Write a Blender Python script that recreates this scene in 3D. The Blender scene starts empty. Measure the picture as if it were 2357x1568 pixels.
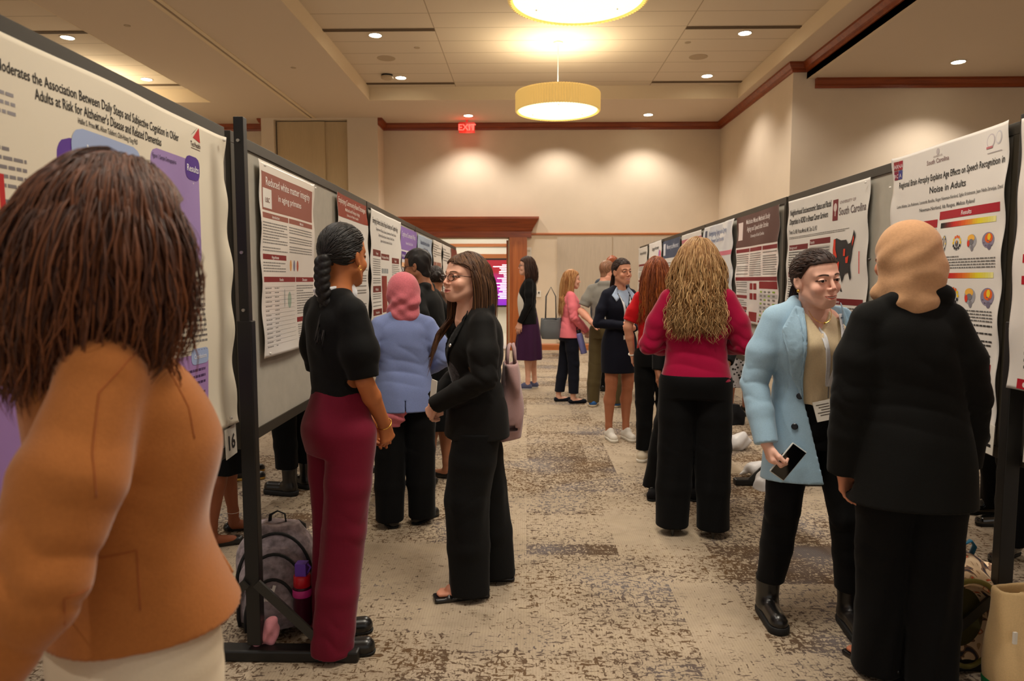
import bpy, bmesh, math, random
import numpy as np
from mathutils import Vector, Matrix, Quaternion
from mathutils.bvhtree import BVHTree
C = bpy.context.scene.collection
PI = math.pi
# ---------------------------------------------------------------- camera
FPX, CXP, CYP, HC = 1640.0, 1178.5, 784.0, 1.45          # focal length in pixels of the 2357x1568 frame
TH = math.atan(139 / FPX); YW = math.atan(34.5 / math.hypot(FPX, 139))
cam_d = bpy.data.cameras.new('camera'); cam = bpy.data.objects.new('camera', cam_d); C.objects.link(cam)
cam.location = (0, 0, HC); cam.rotation_euler = (PI / 2 - TH, 0, YW)
cam_d.sensor_width = 36; cam_d.lens = FPX / 2357 * 36; cam_d.clip_start = 0.05; cam_d.clip_end = 100
cam_d.dof.use_dof = True; cam_d.dof.focus_distance = 3.6; cam_d.dof.aperture_fstop = 4.0
S = bpy.context.scene; S.camera = cam
S.view_settings.view_transform = 'Standard'; S.view_settings.look = 'None'
S.view_settings.gamma = 1; S.view_settings.exposure = 0.12
S.view_settings.use_curve_mapping = False
S.cycles.use_denoising = True
S.cycles.max_bounces = 5; S.cycles.diffuse_bounces = 3; S.cycles.glossy_bounces = 2
S.cycles.transmission_bounces = 4; S.cycles.transparent_max_bounces = 6
S.cycles.sample_clamp_indirect = 4; S.cycles.caustics_reflective = False; S.cycles.caustics_refractive = False
S.cycles.use_adaptive_sampling = True; S.cycles.adaptive_threshold = 0.05

def lin(c):
    return tuple(((v / 255) / 12.92 if v / 255 <= 0.04045 else ((v / 255 + 0.055) / 1.055) ** 2.4) for v in c)

W = bpy.data.worlds.new('world'); S.world = W; W.use_nodes = True
W.node_tree.nodes['Background'].inputs[0].default_value = (1.0, 0.95, 0.89, 1)
W.node_tree.nodes['Background'].inputs[1].default_value = 0.46      # added fill through the open rear, standing in for the hall behind the camera

WARM = (1.0, 0.80, 0.58)
def lamp(kind, name, loc, energy, color=WARM, rot=(0, 0, 0), **kw):
    d = bpy.data.lights.new(name, kind); d.energy = energy; d.color = color
    for k, v in kw.items(): setattr(d, k, v)
    o = bpy.data.objects.new(name, d); C.objects.link(o); o.location = loc; o.rotation_euler = rot
    return o

# ---------------------------------------------------------------- helpers
_m = {}
def mat(name, rgb=(200, 200, 200), rough=0.6, metal=0.0, spec=0.4, emit=None, es=0.0, alpha=None, sheen=0.0, noise=None, bump=None, trans=0.0, coat=0.0, vcol=False, streak=None, bd=.002):
    """rgb in display values. noise=(scale, amount): a fine tone variation; bump=(scale, strength); vcol: colour comes from the mesh attribute 'col'"""
    if name in _m: return _m[name]
    m = bpy.data.materials.new(name); m.use_nodes = True; nt = m.node_tree; b = nt.nodes['Principled BSDF']
    col = lin(rgb)
    b.inputs['Base Color'].default_value = (*col, 1); b.inputs['Roughness'].default_value = rough
    b.inputs['Metallic'].default_value = metal; b.inputs['Specular IOR Level'].default_value = spec
    if trans: b.inputs['Transmission Weight'].default_value = trans
    if coat: b.inputs['Coat Weight'].default_value = coat; b.inputs['Coat Roughness'].default_value = 0.12
    if sheen: b.inputs['Sheen Weight'].default_value = sheen; b.inputs['Sheen Roughness'].default_value = 0.4
    if emit: b.inputs['Emission Color'].default_value = (*lin(emit), 1); b.inputs['Emission Strength'].default_value = es
    if alpha is not None: b.inputs['Alpha'].default_value = alpha
    src = None
    if vcol:
        a = nt.nodes.new('ShaderNodeAttribute'); a.attribute_name = 'col'; src = a.outputs['Color']
        nt.links.new(src, b.inputs['Base Color'])
    if noise or bump:
        tc = nt.nodes.new('ShaderNodeTexCoord'); mp = nt.nodes.new('ShaderNodeMapping'); nt.links.new(tc.outputs['Object'], mp.inputs[0])
        if streak: mp.inputs['Scale'].default_value = streak
    if noise:
        n = nt.nodes.new('ShaderNodeTexNoise'); n.inputs['Scale'].default_value = noise[0]; n.inputs['Detail'].default_value = 4
        nt.links.new(mp.outputs[0], n.inputs['Vector'])
        mr = nt.nodes.new('ShaderNodeMapRange'); mr.inputs[1].default_value = 0.3; mr.inputs[2].default_value = 0.7
        mr.inputs[3].default_value = 1 - noise[1]; mr.inputs[4].default_value = 1 + noise[1]
        nt.links.new(n.outputs[0], mr.inputs[0])
        mx = nt.nodes.new('ShaderNodeMix'); mx.data_type = 'RGBA'; mx.blend_type = 'MULTIPLY'; mx.inputs[0].default_value = 1
        if src: nt.links.new(src, mx.inputs[6])
        else: mx.inputs[6].default_value = (*col, 1)
        nt.links.new(mr.outputs[0], mx.inputs[7]); nt.links.new(mx.outputs[2], b.inputs['Base Color'])
    if bump:
        n = nt.nodes.new('ShaderNodeTexNoise'); n.inputs['Scale'].default_value = bump[0]; n.inputs['Detail'].default_value = 3
        nt.links.new(mp.outputs[0], n.inputs['Vector'])
        bp = nt.nodes.new('ShaderNodeBump'); bp.inputs['Strength'].default_value = bump[1]; bp.inputs['Distance'].default_value = bd
        nt.links.new(n.outputs[0], bp.inputs['Height']); nt.links.new(bp.outputs[0], b.inputs['Normal'])
    _m[name] = m
    return m

class MB:
    """collects shapes, then links them as one mesh object"""
    def __init__(s): s.v = []; s.f = []; s.mi = []
    def add(s, V, Fs, mi=0):
        o = len(s.v); s.v += [tuple(p) for p in V]; s.f += [tuple(i + o for i in f) for f in Fs]; s.mi += [mi] * len(Fs); return s
    def box(s, x0, x1, y0, y1, z0, z1, mi=0, M=None):
        V = [(x, y, z) for x in (x0, x1) for y in (y0, y1) for z in (z0, z1)]
        if M is not None: V = [tuple(M @ Vector(v)) for v in V]
        return s.add(V, [(0, 1, 3, 2), (4, 6, 7, 5), (0, 4, 5, 1), (2, 3, 7, 6), (0, 2, 6, 4), (1, 5, 7, 3)], mi)
    def bar(s, a, b, w, d, mi=0, up=(0, 0, 1)):
        a, b = Vector(a), Vector(b); t = (b - a); L = t.length; t.normalize(); u = Vector(up)
        if abs(t.dot(u)) > 0.95: u = Vector((0, 1, 0))
        r = t.cross(u).normalized(); u = r.cross(t)
        V = [a + t * L * k + r * w * i / 2 + u * d * j / 2 for k in (0, 1) for i in (-1, 1) for j in (-1, 1)]
        return s.add(V, [(0, 1, 3, 2), (4, 6, 7, 5), (0, 4, 5, 1), (2, 3, 7, 6), (0, 2, 6, 4), (1, 5, 7, 3)], mi)
    def tube(s, pts, r, n=8, mi=0, cap=True, flat=1.0):
        pts = [Vector(p) for p in pts]; rr = r if hasattr(r, '__len__') else [r] * len(pts); V = []; Fs = []; prev = None
        for i, p in enumerate(pts):
            t = (pts[min(i + 1, len(pts) - 1)] - pts[max(i - 1, 0)]).normalized()
            if prev is None: u = t.orthogonal().normalized()
            else:
                u = (prev - t * prev.dot(t))
                u = u.normalized() if u.length > 1e-6 else t.orthogonal().normalized()
            prev = u; w = t.cross(u)
            V += [p + (u * math.cos(2 * PI * k / n) + w * flat * math.sin(2 * PI * k / n)) * rr[i] for k in range(n)]
        for i in range(len(pts) - 1):
            for k in range(n): Fs.append((i * n + k, i * n + (k + 1) % n, (i + 1) * n + (k + 1) % n, (i + 1) * n + k))
        if cap: Fs += [tuple(range(n))[::-1], tuple(range((len(pts) - 1) * n, len(pts) * n))]
        return s.add(V, Fs, mi)
    def lathe(s, prof, n=32, mi=0, c=(0, 0, 0), axis='z', cap=True):
        V = []; Fs = []
        for r, z in prof:
            for k in range(n):
                a = 2 * PI * k / n; p = (r * math.cos(a), r * math.sin(a), z)
                if axis == 'y': p = (p[0], p[2], p[1])
                if axis == 'x': p = (p[2], p[0], p[1])
                V.append((p[0] + c[0], p[1] + c[1], p[2] + c[2]))
        m = len(prof)
        for i in range(m - 1):
            for k in range(n): Fs.append((i * n + k, i * n + (k + 1) % n, (i + 1) * n + (k + 1) % n, (i + 1) * n + k))
        if cap and prof[0][0] > 1e-5: Fs.append(tuple(range(n))[::-1])
        if cap and prof[-1][0] > 1e-5: Fs.append(tuple(range((m - 1) * n, m * n)))
        return s.add(V, Fs, mi)
    def poly(s, pts, mi=0): return s.add(pts, [tuple(range(len(pts)))], mi)
    def ell(s, c, r, n=16, m=10, mi=0, M=None):
        V = []; Fs = []
        for i in range(m + 1):
            t = PI * i / m
            for k in range(n):
                a = 2 * PI * k / n; p = Vector((r[0] * math.sin(t) * math.cos(a), r[1] * math.sin(t) * math.sin(a), r[2] * math.cos(t)))
                if M is not None: p = M @ p
                V.append((p[0] + c[0], p[1] + c[1], p[2] + c[2]))
        for i in range(m):
            for k in range(n): Fs.append((i * n + k, (i + 1) * n + k, (i + 1) * n + (k + 1) % n, i * n + (k + 1) % n))
        return s.add(V, Fs, mi)
    def build(s, name, mats, parent=None, smooth=False, loc=None, rot=None, bevel=0, mod=None, col=None):
        me = bpy.data.meshes.new(name); me.from_pydata(s.v, [], s.f); me.update()
        ms = mats if isinstance(mats, (list, tuple)) else [mats]
        for m in ms: me.materials.append(m)
        if len(ms) > 1: me.polygons.foreach_set('material_index', s.mi)
        bm = bmesh.new(); bm.from_mesh(me); bmesh.ops.remove_doubles(bm, verts=bm.verts, dist=1e-6); bmesh.ops.recalc_face_normals(bm, faces=bm.faces); bm.to_mesh(me); bm.free()
        if smooth: me.polygons.foreach_set('use_smooth', [True] * len(me.polygons))
        o = bpy.data.objects.new(name, me); C.objects.link(o)
        if parent is not None: o.parent = parent
        if loc is not None: o.location = loc
        if rot is not None: o.rotation_euler = rot
        if bevel:
            b = o.modifiers.new('bevel', 'BEVEL'); b.width = bevel; b.segments = 2; b.limit_method = 'ANGLE'
        return o

def tag(o, label=None, cat=None, group=None, kind=None):
    if label: o['label'] = label
    if cat: o['category'] = cat
    if group: o['group'] = group
    if kind: o['kind'] = kind
    return o
def thing(name, label, cat, loc=(0, 0, 0), rz=0, group=None):
    o = bpy.data.objects.new(name, None); C.objects.link(o); o.location = loc; o.rotation_euler = (0, 0, rz); o.empty_display_size = 0.1
    return tag(o, label, cat, group)
def copy_tree(o, parent=None):
    c = o.copy(); C.objects.link(c); c.parent = parent
    for ch in [x for x in bpy.data.objects if x.parent == o]: copy_tree(ch, c)
    return c
def sweep(mb, path, prof, closed=False, mi=0):
    """profile of (out, z) carried along a 2-D path with mitred corners; 'out' is to the left of the direction of travel"""
    n = len(path); P = [Vector((p[0], p[1])) for p in path]; rows = []
    for i in range(n):
        a = P[i] - P[i - 1] if (i > 0 or closed) else None; b = P[(i + 1) % n] - P[i] if (i < n - 1 or closed) else None
        na = Vector((-a.y, a.x)).normalized() if a else None; nb = Vector((-b.y, b.x)).normalized() if b else None
        if na is None: m = nb
        elif nb is None: m = na
        else: m = (na + nb); m = m / max(m.dot(na), 0.2) if m.length > 1e-6 else na
        rows.append([(P[i].x + m.x * q[0], P[i].y + m.y * q[0], q[1]) for q in prof])
    V = [v for r in rows for v in r]; k = len(prof); Fs = []
    for i in range(n if closed else n - 1):
        j = (i + 1) % n
        for q in range(k): Fs.append((i * k + q, i * k + (q + 1) % k, j * k + (q + 1) % k, j * k + q))
    if not closed: Fs += [tuple(range(k)), tuple(range((n - 1) * k, n * k))[::-1]]
    return mb.add(V, Fs, mi)
# ================================================================ the room
def nodes_of(m): return m.node_tree, m.node_tree.nodes, m.node_tree.links
def carpet_mat():
    m = bpy.data.materials.new('patterned_carpet'); m.use_nodes = True; nt, N, L = nodes_of(m); b = N['Principled BSDF']
    b.inputs['Roughness'].default_value = 0.95; b.inputs['Specular IOR Level'].default_value = 0.1
    geo = N.new('ShaderNodeNewGeometry')
    def vm(op, a, bb=None):
        n = N.new('ShaderNodeVectorMath'); n.operation = op
        L.new(a, n.inputs[0])
        if bb is not None:
            if isinstance(bb, tuple): n.inputs[1].default_value = bb
            else: L.new(bb, n.inputs[1])
        return n.outputs[0]
    def mm(op, a, bb=None, c=None):
        n = N.new('ShaderNodeMath'); n.operation = op
        for k, q in enumerate((a, bb, c)):
            if q is None: continue
            if isinstance(q, (int, float)): n.inputs[k].default_value = q
            else: L.new(q, n.inputs[k])
        return n.outputs[0]
    P = geo.outputs['Position']
    def cell(sx, sy, ox, oy):
        q = vm('DIVIDE', vm('ADD', P, (ox, oy, 0)), (sx, sy, 1)); f = vm('FLOOR', q)
        w = N.new('ShaderNodeTexWhiteNoise'); w.noise_dimensions = '3D'; L.new(f, w.inputs['Vector']); fr = vm('FRACTION', q)
        return w.outputs['Value'], fr
    r1, f1 = cell(0.98, 0.49, 0.3, 0.1); r2, f2 = cell(0.49, 0.98, 0.0, 0.25)
    # how dense the dark weave is: two overlaid tilings of oblong patches, each fading across itself
    s1 = N.new('ShaderNodeSeparateXYZ'); L.new(f1, s1.inputs[0]); s2 = N.new('ShaderNodeSeparateXYZ'); L.new(f2, s2.inputs[0])
    g1 = mm('MULTIPLY', mm('SUBTRACT', r1, 0.38), mm('MULTIPLY_ADD', s1.outputs[0], 0.9, 0.35))
    g2 = mm('MULTIPLY', mm('SUBTRACT', r2, 0.45), mm('MULTIPLY_ADD', s2.outputs[1], -0.8, 1.0))
    big = N.new('ShaderNodeTexNoise'); big.inputs['Scale'].default_value = 0.9; L.new(P, big.inputs['Vector'])
    dens = mm('ADD', mm('ADD', g1, g2), mm('MULTIPLY', mm('SUBTRACT', big.outputs[0], 0.5), 0.5))
    # woven flecks: stretched noise in both directions on a fine grid
    def fl(sx, sy, det):
        n = N.new('ShaderNodeTexNoise'); n.inputs['Scale'].default_value = 1; n.inputs['Detail'].default_value = det; n.inputs['Distortion'].default_value = 0.9
        L.new(vm('MULTIPLY', P, (sx, sy, 1)), n.inputs['Vector']); return n.outputs[0]
    fa = fl(27, 62, 2); fb = fl(62, 29, 2); fine = fl(170, 210, 2)
    wv = mm('MAXIMUM', fa, mm('MULTIPLY', fb, 0.97))
    thr = mm('SUBTRACT', 0.615, mm('MULTIPLY', dens, 0.20))
    mask = N.new('ShaderNodeMapRange'); L.new(mm('SUBTRACT', mm('ADD', wv, mm('MULTIPLY', mm('SUBTRACT', fine, 0.5), 0.16)), thr), mask.inputs[0])
    mask.inputs[1].default_value = -0.02; mask.inputs[2].default_value = 0.05
    hue = N.new('ShaderNodeTexNoise'); hue.inputs['Scale'].default_value = 1.7; L.new(P, hue.inputs['Vector'])
    def ramp(stops, fac):
        r = N.new('ShaderNodeValToRGB'); e = r.color_ramp.elements
        while len(e) < len(stops): e.new(0.5)
        for k, (p, c) in enumerate(stops): e[k].position = p; e[k].color = (*lin(c), 1)
        L.new(fac, r.inputs[0]); return r.outputs[0]
    dark = ramp([(0.38, (96, 72, 48)), (0.5, (84, 66, 52)), (0.64, (104, 97, 98))], hue.outputs[0])
    lt = ramp([(0.3, (178, 161, 137)), (0.5, (174, 157, 135)), (0.7, (166, 150, 128))], fl(7, 9, 3))
    # ribs of the loom, lighter across lighter patches
    wav = N.new('ShaderNodeTexWave'); wav.inputs['Scale'].default_value = 26; wav.bands_direction = 'X'; wav.inputs['Distortion'].default_value = 1.5; L.new(P, wav.inputs['Vector'])
    sh = mm('MULTIPLY_ADD', wav.outputs['Fac'], 0.10, 0.93)
    mx = N.new('ShaderNodeMix'); mx.data_type = 'RGBA'; L.new(mm('MULTIPLY', mask.outputs[0], 0.94), mx.inputs[0]); L.new(lt, mx.inputs[6]); L.new(dark, mx.inputs[7])
    mu = N.new('ShaderNodeMix'); mu.data_type = 'RGBA'; mu.blend_type = 'MULTIPLY'; mu.inputs[0].default_value = 1; L.new(mx.outputs[2], mu.inputs[6]); L.new(sh, mu.inputs[7])
    L.new(mu.outputs[2], b.inputs['Base Color'])
    bp = N.new('ShaderNodeBump'); bp.inputs['Strength'].default_value = 0.35; bp.inputs['Distance'].default_value = 0.004
    L.new(fine, bp.inputs['Height']); L.new(bp.outputs[0], b.inputs['Normal'])
    return m
def wood_mat(name, a, b_, along='X', rough=0.35):
    m = bpy.data.materials.new(name); m.use_nodes = True; nt, N, L = nodes_of(m); b = N['Principled BSDF']; b.inputs['Roughness'].default_value = rough
    tc = N.new('ShaderNodeTexCoord'); mp = N.new('ShaderNodeMapping'); L.new(tc.outputs['Object'], mp.inputs[0])
    mp.inputs['Scale'].default_value = (0.6, 6, 10) if along == 'X' else ((8, 0.6, 10) if along == 'Y' else (10, 10, 0.6))
    n = N.new('ShaderNodeTexNoise'); n.inputs['Scale'].default_value = 2.2; n.inputs['Detail'].default_value = 6; n.inputs['Distortion'].default_value = 0.8; L.new(mp.outputs[0], n.inputs['Vector'])
    r = N.new('ShaderNodeValToRGB'); r.color_ramp.elements[0].position = 0.3; r.color_ramp.elements[0].color = (*lin(a), 1); r.color_ramp.elements[1].position = 0.7; r.color_ramp.elements[1].color = (*lin(b_), 1)
    L.new(n.outputs[0], r.inputs[0]); L.new(r.outputs[0], b.inputs['Base Color'])
    return m
def tile_mat(name, rgb, seam, ox, oy, sx, sy, wid=0.012):
    """painted ceiling with fine panel joints every sx, sy metres"""
    m = bpy.data.materials.new(name); m.use_nodes = True; nt, N, L = nodes_of(m); b = N['Principled BSDF']; b.inputs['Roughness'].default_value = 0.85
    geo = N.new('ShaderNodeNewGeometry'); sp = N.new('ShaderNodeSeparateXYZ'); L.new(geo.outputs['Position'], sp.inputs[0])
    def mth(op, a, q, c=None):
        n = N.new('ShaderNodeMath'); n.operation = op; L.new(a, n.inputs[0]); n.inputs[1].default_value = q
        if c is not None: n.inputs[2].default_value = c
        return n.outputs[0]
    outs = []
    for k, o_, s_ in ((0, ox, sx), (1, oy, sy)):
        t = mth('PINGPONG', mth('SUBTRACT', sp.outputs[k], o_), s_ / 2); t = mth('LESS_THAN', t, wid / 2); outs.append(t)
    mxm = N.new('ShaderNodeMath'); mxm.operation = 'MAXIMUM'; L.new(outs[0], mxm.inputs[0]); L.new(outs[1], mxm.inputs[1])
    mx = N.new('ShaderNodeMix'); mx.data_type = 'RGBA'; mx.inputs[6].default_value = (*lin(rgb), 1); mx.inputs[7].default_value = (*lin(seam), 1); L.new(mxm.outputs[0], mx.inputs[0])
    L.new(mx.outputs[2], b.inputs['Base Color'])
    return m
def struct(name, mb, m, **k):
    o = mb.build(name, m, **k); o['kind'] = 'structure'; return o

M_wall = mat('painted_wall', (226, 208, 184), 0.85, noise=(3, 0.02), bump=(60, 0.06))
M_soffit = mat('ceiling_paint', (222, 204, 182), 0.9)
M_lip = mat('ceiling_lip_paint', (234, 214, 182), 0.8)
M_tray = tile_mat('ceiling_panels', (222, 206, 184), (176, 156, 130), -1.263, 9.93, 3.407, 0.5325, 0.014)
M_fabric = mat('wall_fabric', (196, 180, 160), 0.95, noise=(9, 0.05), streak=(6, 6, 0.5))
M_fabric2 = mat('partition_fabric', (204, 180, 142), 0.95, noise=(9, 0.04), streak=(6, 6, 0.5))
M_wood = wood_mat('cherry_wood_horizontal', (120, 52, 22), (158, 76, 34))
M_woodY = wood_mat('cherry_wood_lengthwise', (120, 52, 22), (158, 76, 34), 'Y')
M_woodZ = wood_mat('cherry_wood_upright', (150, 76, 30), (182, 102, 48), 'Z')
M_woodL = wood_mat('oak_rail_wood', (170, 96, 48), (196, 122, 70))
M_black = mat('black_powder_coat', (24, 22, 20), 0.45)
M_dark = mat('dark_gap', (30, 24, 18), 0.9)
M_metal = mat('brushed_metal', (170, 165, 158), 0.35, metal=0.9)
M_white = mat('white_plastic', (232, 226, 214), 0.5)

ZC, ZT, ZA = 4.62, 4.85, 4.39            # soffit, raised ceiling, alcove ceiling
YB = 14.77
struct('floor', MB().box(-13.2, 9.2, -4, 21.5, -0.1, 0), carpet_mat())
# ceilings
soff = MB()
soff.box(-4.2, -2.80, -4, YB, ZC, ZT + .3); soff.box(-5.65, -4.24, -4, YB, ZC, ZT + .3); soff.box(-4.24, -4.2, -4, YB, ZC + .03, ZT + .3)
soff.box(-2.80, 3.69, 12.87, YB, ZC, ZT + .3); soff.box(-2.80, 3.69, -4, -1.5, ZC, ZT + .3)
soff.box(3.69, 4.1, -4, YB, ZC, ZT + .3)
soff.box(-13.2, -5.65, 12.95, YB, ZC, ZT + .3)
struct('ceiling', soff, M_soffit)
struct('ceiling', MB().box(-2.80, 3.69, -1.5, 12.87, ZT, ZT + .1), M_tray)
struct('ceiling', MB().box(-12.3, -5.65, -4, 12.95, ZT, ZT + .1), tile_mat('ceiling_panels_side', (222, 206, 184), (176, 156, 130), -7.3, 9.93, 3.407, 0.5325, 0.014))
lip = MB()
for x0, x1, y0, y1 in ((-2.80, 3.69, -1.5, 12.87), (-12.3, -5.65, -3.9, 12.95)):
    w = .012
    lip.box(x0, x0 + w, y0, y1, ZC - .001, ZT); lip.box(x1 - w, x1, y0, y1, ZC - .001, ZT); lip.box(x0, x1, y1 - w, y1, ZC - .001, ZT); lip.box(x0, x1, y0, y0 + w, ZC - .001, ZT)
struct('trim_1', lip, M_lip)
slots = MB()
for y in (9.95, 12.6, 7.25):
    for x0, x1 in ((-2.79, -1.263), (2.144, 3.68), (-7.3, -5.67), (-12.2, -10.6)):
        for dy in (0, .05): slots.box(x0, x1, y + dy, y + dy + .03, ZT - .012, ZT + .001)
struct('trim_2', slots, mat('air_slot_shadow', (110, 92, 72), 0.8))
struct('trim_3', MB().box(-4.30, -4.24, -4, 14.25, ZC - .012, ZC + .001).box(-4.20, -4.14, -4, 14.25, ZC - .012, ZC + .001), M_lip)
struct('ceiling', MB().box(4.1, 9.2, -4, 10.83, ZA, ZA + .1), M_soffit)
struct('trim_4', MB().box(4.1, 4.16, -4, 10.83, ZA - .001, ZC + .02), M_wall)
# walls
wb = MB()
wb.box(-5.23, -2.43, YB, YB + .2, 0, ZC); wb.box(0.0, 4.1, YB, YB + .2, 0, ZC); wb.box(-2.43, 0.0, YB, YB + .2, 2.70, ZC)
wb.box(-13.2, -5.23, YB, YB + .2, 0, ZC)
struct('wall_back', wb, M_wall)
struct('wall_right', MB().box(3.9, 4.1, 10.83, YB, 0, ZC).box(4.1, 9.2, 10.83, 11.03, 0, ZC), M_wall)
struct('alcove_wall', MB().box(9.0, 9.2, -4, 10.83, 0, ZA), M_wall)
struct('wall_left', MB().box(-13.2, -13, -4, YB, 0, ZC + .3), M_wall)
pk = MB()
pk.box(-5.23, -4.98, 14.2, YB, 0, ZC); pk.box(-3.53, -2.93, 14.2, YB, 0, ZC); pk.box(-4.98, -3.53, 14.42, YB, 0, ZC); pk.box(-4.98, -3.53, 14.2, 14.42, ZC - .03, ZC)
struct('pocket_wall', pk, M_wall)
struct('door_2', MB().box(-4.95, -4.24, 14.3, 14.42, 0.02, ZC - .05).box(-4.22, -3.56, 14.32, 14.42, 0.02, ZC - .05).box(-4.26, -4.0, 14.285, 14.42, .02, ZC - .05), M_fabric2)
# crown mouldings
prof = [(0, ZC - .135), (.02, ZC - .135), (.025, ZC - .095), (.05, ZC - .085), (.085, ZC - .03), (.085, ZC), (0, ZC)]
def shift(pr, dz): return [(a, b + dz) for a, b in pr]
cr = MB(); sweep(cr, [(4.1, -4), (4.1, 10.83), (3.9, 10.83), (3.9, YB), (-2.93, YB), (-2.93, 14.2)], prof)
struct('trim_5', cr, M_wood)
cr = MB(); sweep(cr, [(9.0, 10.83), (4.22, 10.83)], shift(prof, ZA - ZC)); struct('trim_6', cr, M_wood)
cr = MB(); sweep(cr, [(-5.23, 14.2), (-5.23, YB), (-13, YB)], prof); struct('trim_7', cr, M_wood)
# chair rails and skirting
rp = [(0, 2.37), (.025, 2.37), (.03, 2.385), (.03, 2.405), (.02, 2.415), (0, 2.415)]
bp_ = [(0, 0), (.025, 0), (.025, .11), (.012, .135), (0, .135)]
for nm, pr in (('trim_8', rp), ('baseboard_back', bp_)):
    q = MB(); sweep(q, [(3.9, 10.83), (3.9, YB), (0.0, YB)], pr); sweep(q, [(-2.43, YB), (-2.93, YB), (-2.93, 14.2), (-3.53, 14.2)], pr)
    sweep(q, [(-5.23, 14.2), (-5.23, YB), (-13, YB)], pr); sweep(q, [(9.0, 10.83), (3.9, 10.83)], pr); struct(nm, q, M_woodL)
pn = MB()
for x0, x1 in ((.62, 1.74), (1.76, 2.84), (2.86, 3.84)): pn.box(x0, x1, YB - .02, YB, .16, 2.33)
struct('trim_9', pn, M_fabric)
# door casing with cornice
dc = MB()
dc.box(-.36, 0.0, YB - .09, YB, 0, 2.33); dc.box(-.30, -.06, YB - .105, YB - .09, .18, 2.24); dc.box(-2.43, -2.07, YB - .09, YB, 0, 2.33); dc.box(-2.37, -2.13, YB - .105, YB - .09, .18, 2.24)
hp = [(0, 2.32), (.09, 2.32), (.09, 2.44), (.11, 2.46), (.12, 2.5), (.14, 2.53), (.15, 2.55), (.24, 2.69), (.24, 2.73), (0, 2.73)]
dc2 = MB(); sweep(dc2, [(0.0, YB), (0.0, YB - .001), (-2.43, YB - .001), (-2.43, YB)], hp)
struct('trim_10', dc2, M_wood)
struct('trim_11', dc, M_woodZ)
struct('door_frame', MB().box(-.385, -.36, YB - .02, YB + .22, 0, 2.32).box(-2.07, -2.045, YB - .02, YB + .22, 0, 2.32).box(-2.07, -.36, YB - .02, YB + .22, 2.30, 2.325), mat('door_frame_paint', (196, 178, 140), 0.5))
struct('door_1', MB().box(-.385 - .045, -.39, YB + .2, YB + 1.1, .02, 2.28), M_woodZ)
# hallway beyond the door
M_hw = mat('hallway_wall_paint', (236, 232, 220), 0.8)
struct('hallway_wall', MB().box(-5, 3, 19.6, 19.8, 0, 3.2).box(-5.1, -5, YB + .2, 19.8, 0, 3.2).box(3, 3.1, YB + .2, 19.8, 0, 3.2), M_hw)
struct('ceiling', MB().box(-5, 3, YB + .2, 19.8, 3.2, 3.3), M_hw)
struct('trim_12', MB().box(-5, 3, 19.55, 19.6, 2.36, 2.44).box(-5, 3, 19.56, 19.6, 1.98, 2.16).box(-1.45, -1.2, 19.5, 19.6, 0, 2.0), M_woodL)
struct('hallway_floor', MB().box(-5, 3, YB + .25, 19.6, 0, .006), mat('hallway_stone', (232, 224, 206), 0.25))

# ---------------------------------------------------------------- lamps and ceiling fittings
def downlight(x, y, z, label, e=60, spot=True, group='recessed downlights'):
    t = thing('recessed_downlight', label, 'downlight', (x, y, z), group=group)
    MB().lathe([(.083, 0), (.098, -.004), (.098, -.008), (.083, -.008), (.083, 0)], 28, cap=False).build('trim_ring', M_white, t)
    MB().lathe([(.0001, -.004), (.083, -.004)], 28).build('lens', mat('downlight_lens', (255, 250, 238), 0.4, emit=(255, 248, 232), es=14), t)
    if spot: lamp('SPOT', 'downlight_beam', (x, y, z - .03), e, color=(1.0, 0.93, 0.85), spot_size=math.radians(118), spot_blend=0.65, shadow_soft_size=0.07)
    return t
DL = [(-1.139, 14.06, ZC, 'recessed downlight in the soffit above the red exit sign'), (2.324, 14.06, ZC, 'recessed downlight in the back soffit between the drum pendant and the wall corner'),
      (-2.117, 10.2, ZT, 'recessed downlight in the raised ceiling just beyond the air slot on the smoke detector side'), (-2.13, 12.29, ZT, 'recessed downlight beside the black smoke detector'),
      (3.0, 10.22, ZT, 'recessed downlight in the raised ceiling nearest the long wooden crown'), (3.0, 12.29, ZT, 'recessed downlight in the raised ceiling just before the corner of the back and side walls'),
      (5.82, 10.03, ZA, 'lone recessed downlight in the lower alcove ceiling above the brain poster'),
      (-6.46, 10.2, ZT, 'recessed downlight seen above the title of the purple poster, closer of two'), (-6.46, 12.29, ZT, 'recessed downlight in the side bay, beside its glowing ceiling end')]
for x, y, z, lb in DL: downlight(x, y, z, lb, e=(130 if z != ZT else 110))
# the same lamps go on out of the frame
for x, y, z in ((0.6, 14.06, ZC),): lamp('SPOT', 'downlight_beam', (x, y, z - .03), 110, color=(1.0, 0.93, 0.85), spot_size=math.radians(118), spot_blend=0.65, shadow_soft_size=0.07)
for x, y, z in ((-2.12, 7.6, ZT), (3.0, 7.6, ZT), (-2.12, 5, ZT), (3.0, 5, ZT), (-2.12, 2.4, ZT), (3.0, 2.4, ZT), (-2.12, -.6, ZT), (3.0, -.6, ZT), (5.82, 6.5, ZA), (5.82, 3, ZA), (-6.46, 7.6, ZT), (-6.46, 4.5, ZT), (-11, 10, ZT), (-11, 5, ZT), (-9, 14.0, ZC)):
    lamp('SPOT', 'downlight_beam', (x, y, z - .03), 110, color=(1.0, 0.93, 0.85), spot_size=math.radians(118), spot_blend=0.65, shadow_soft_size=0.07)

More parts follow.
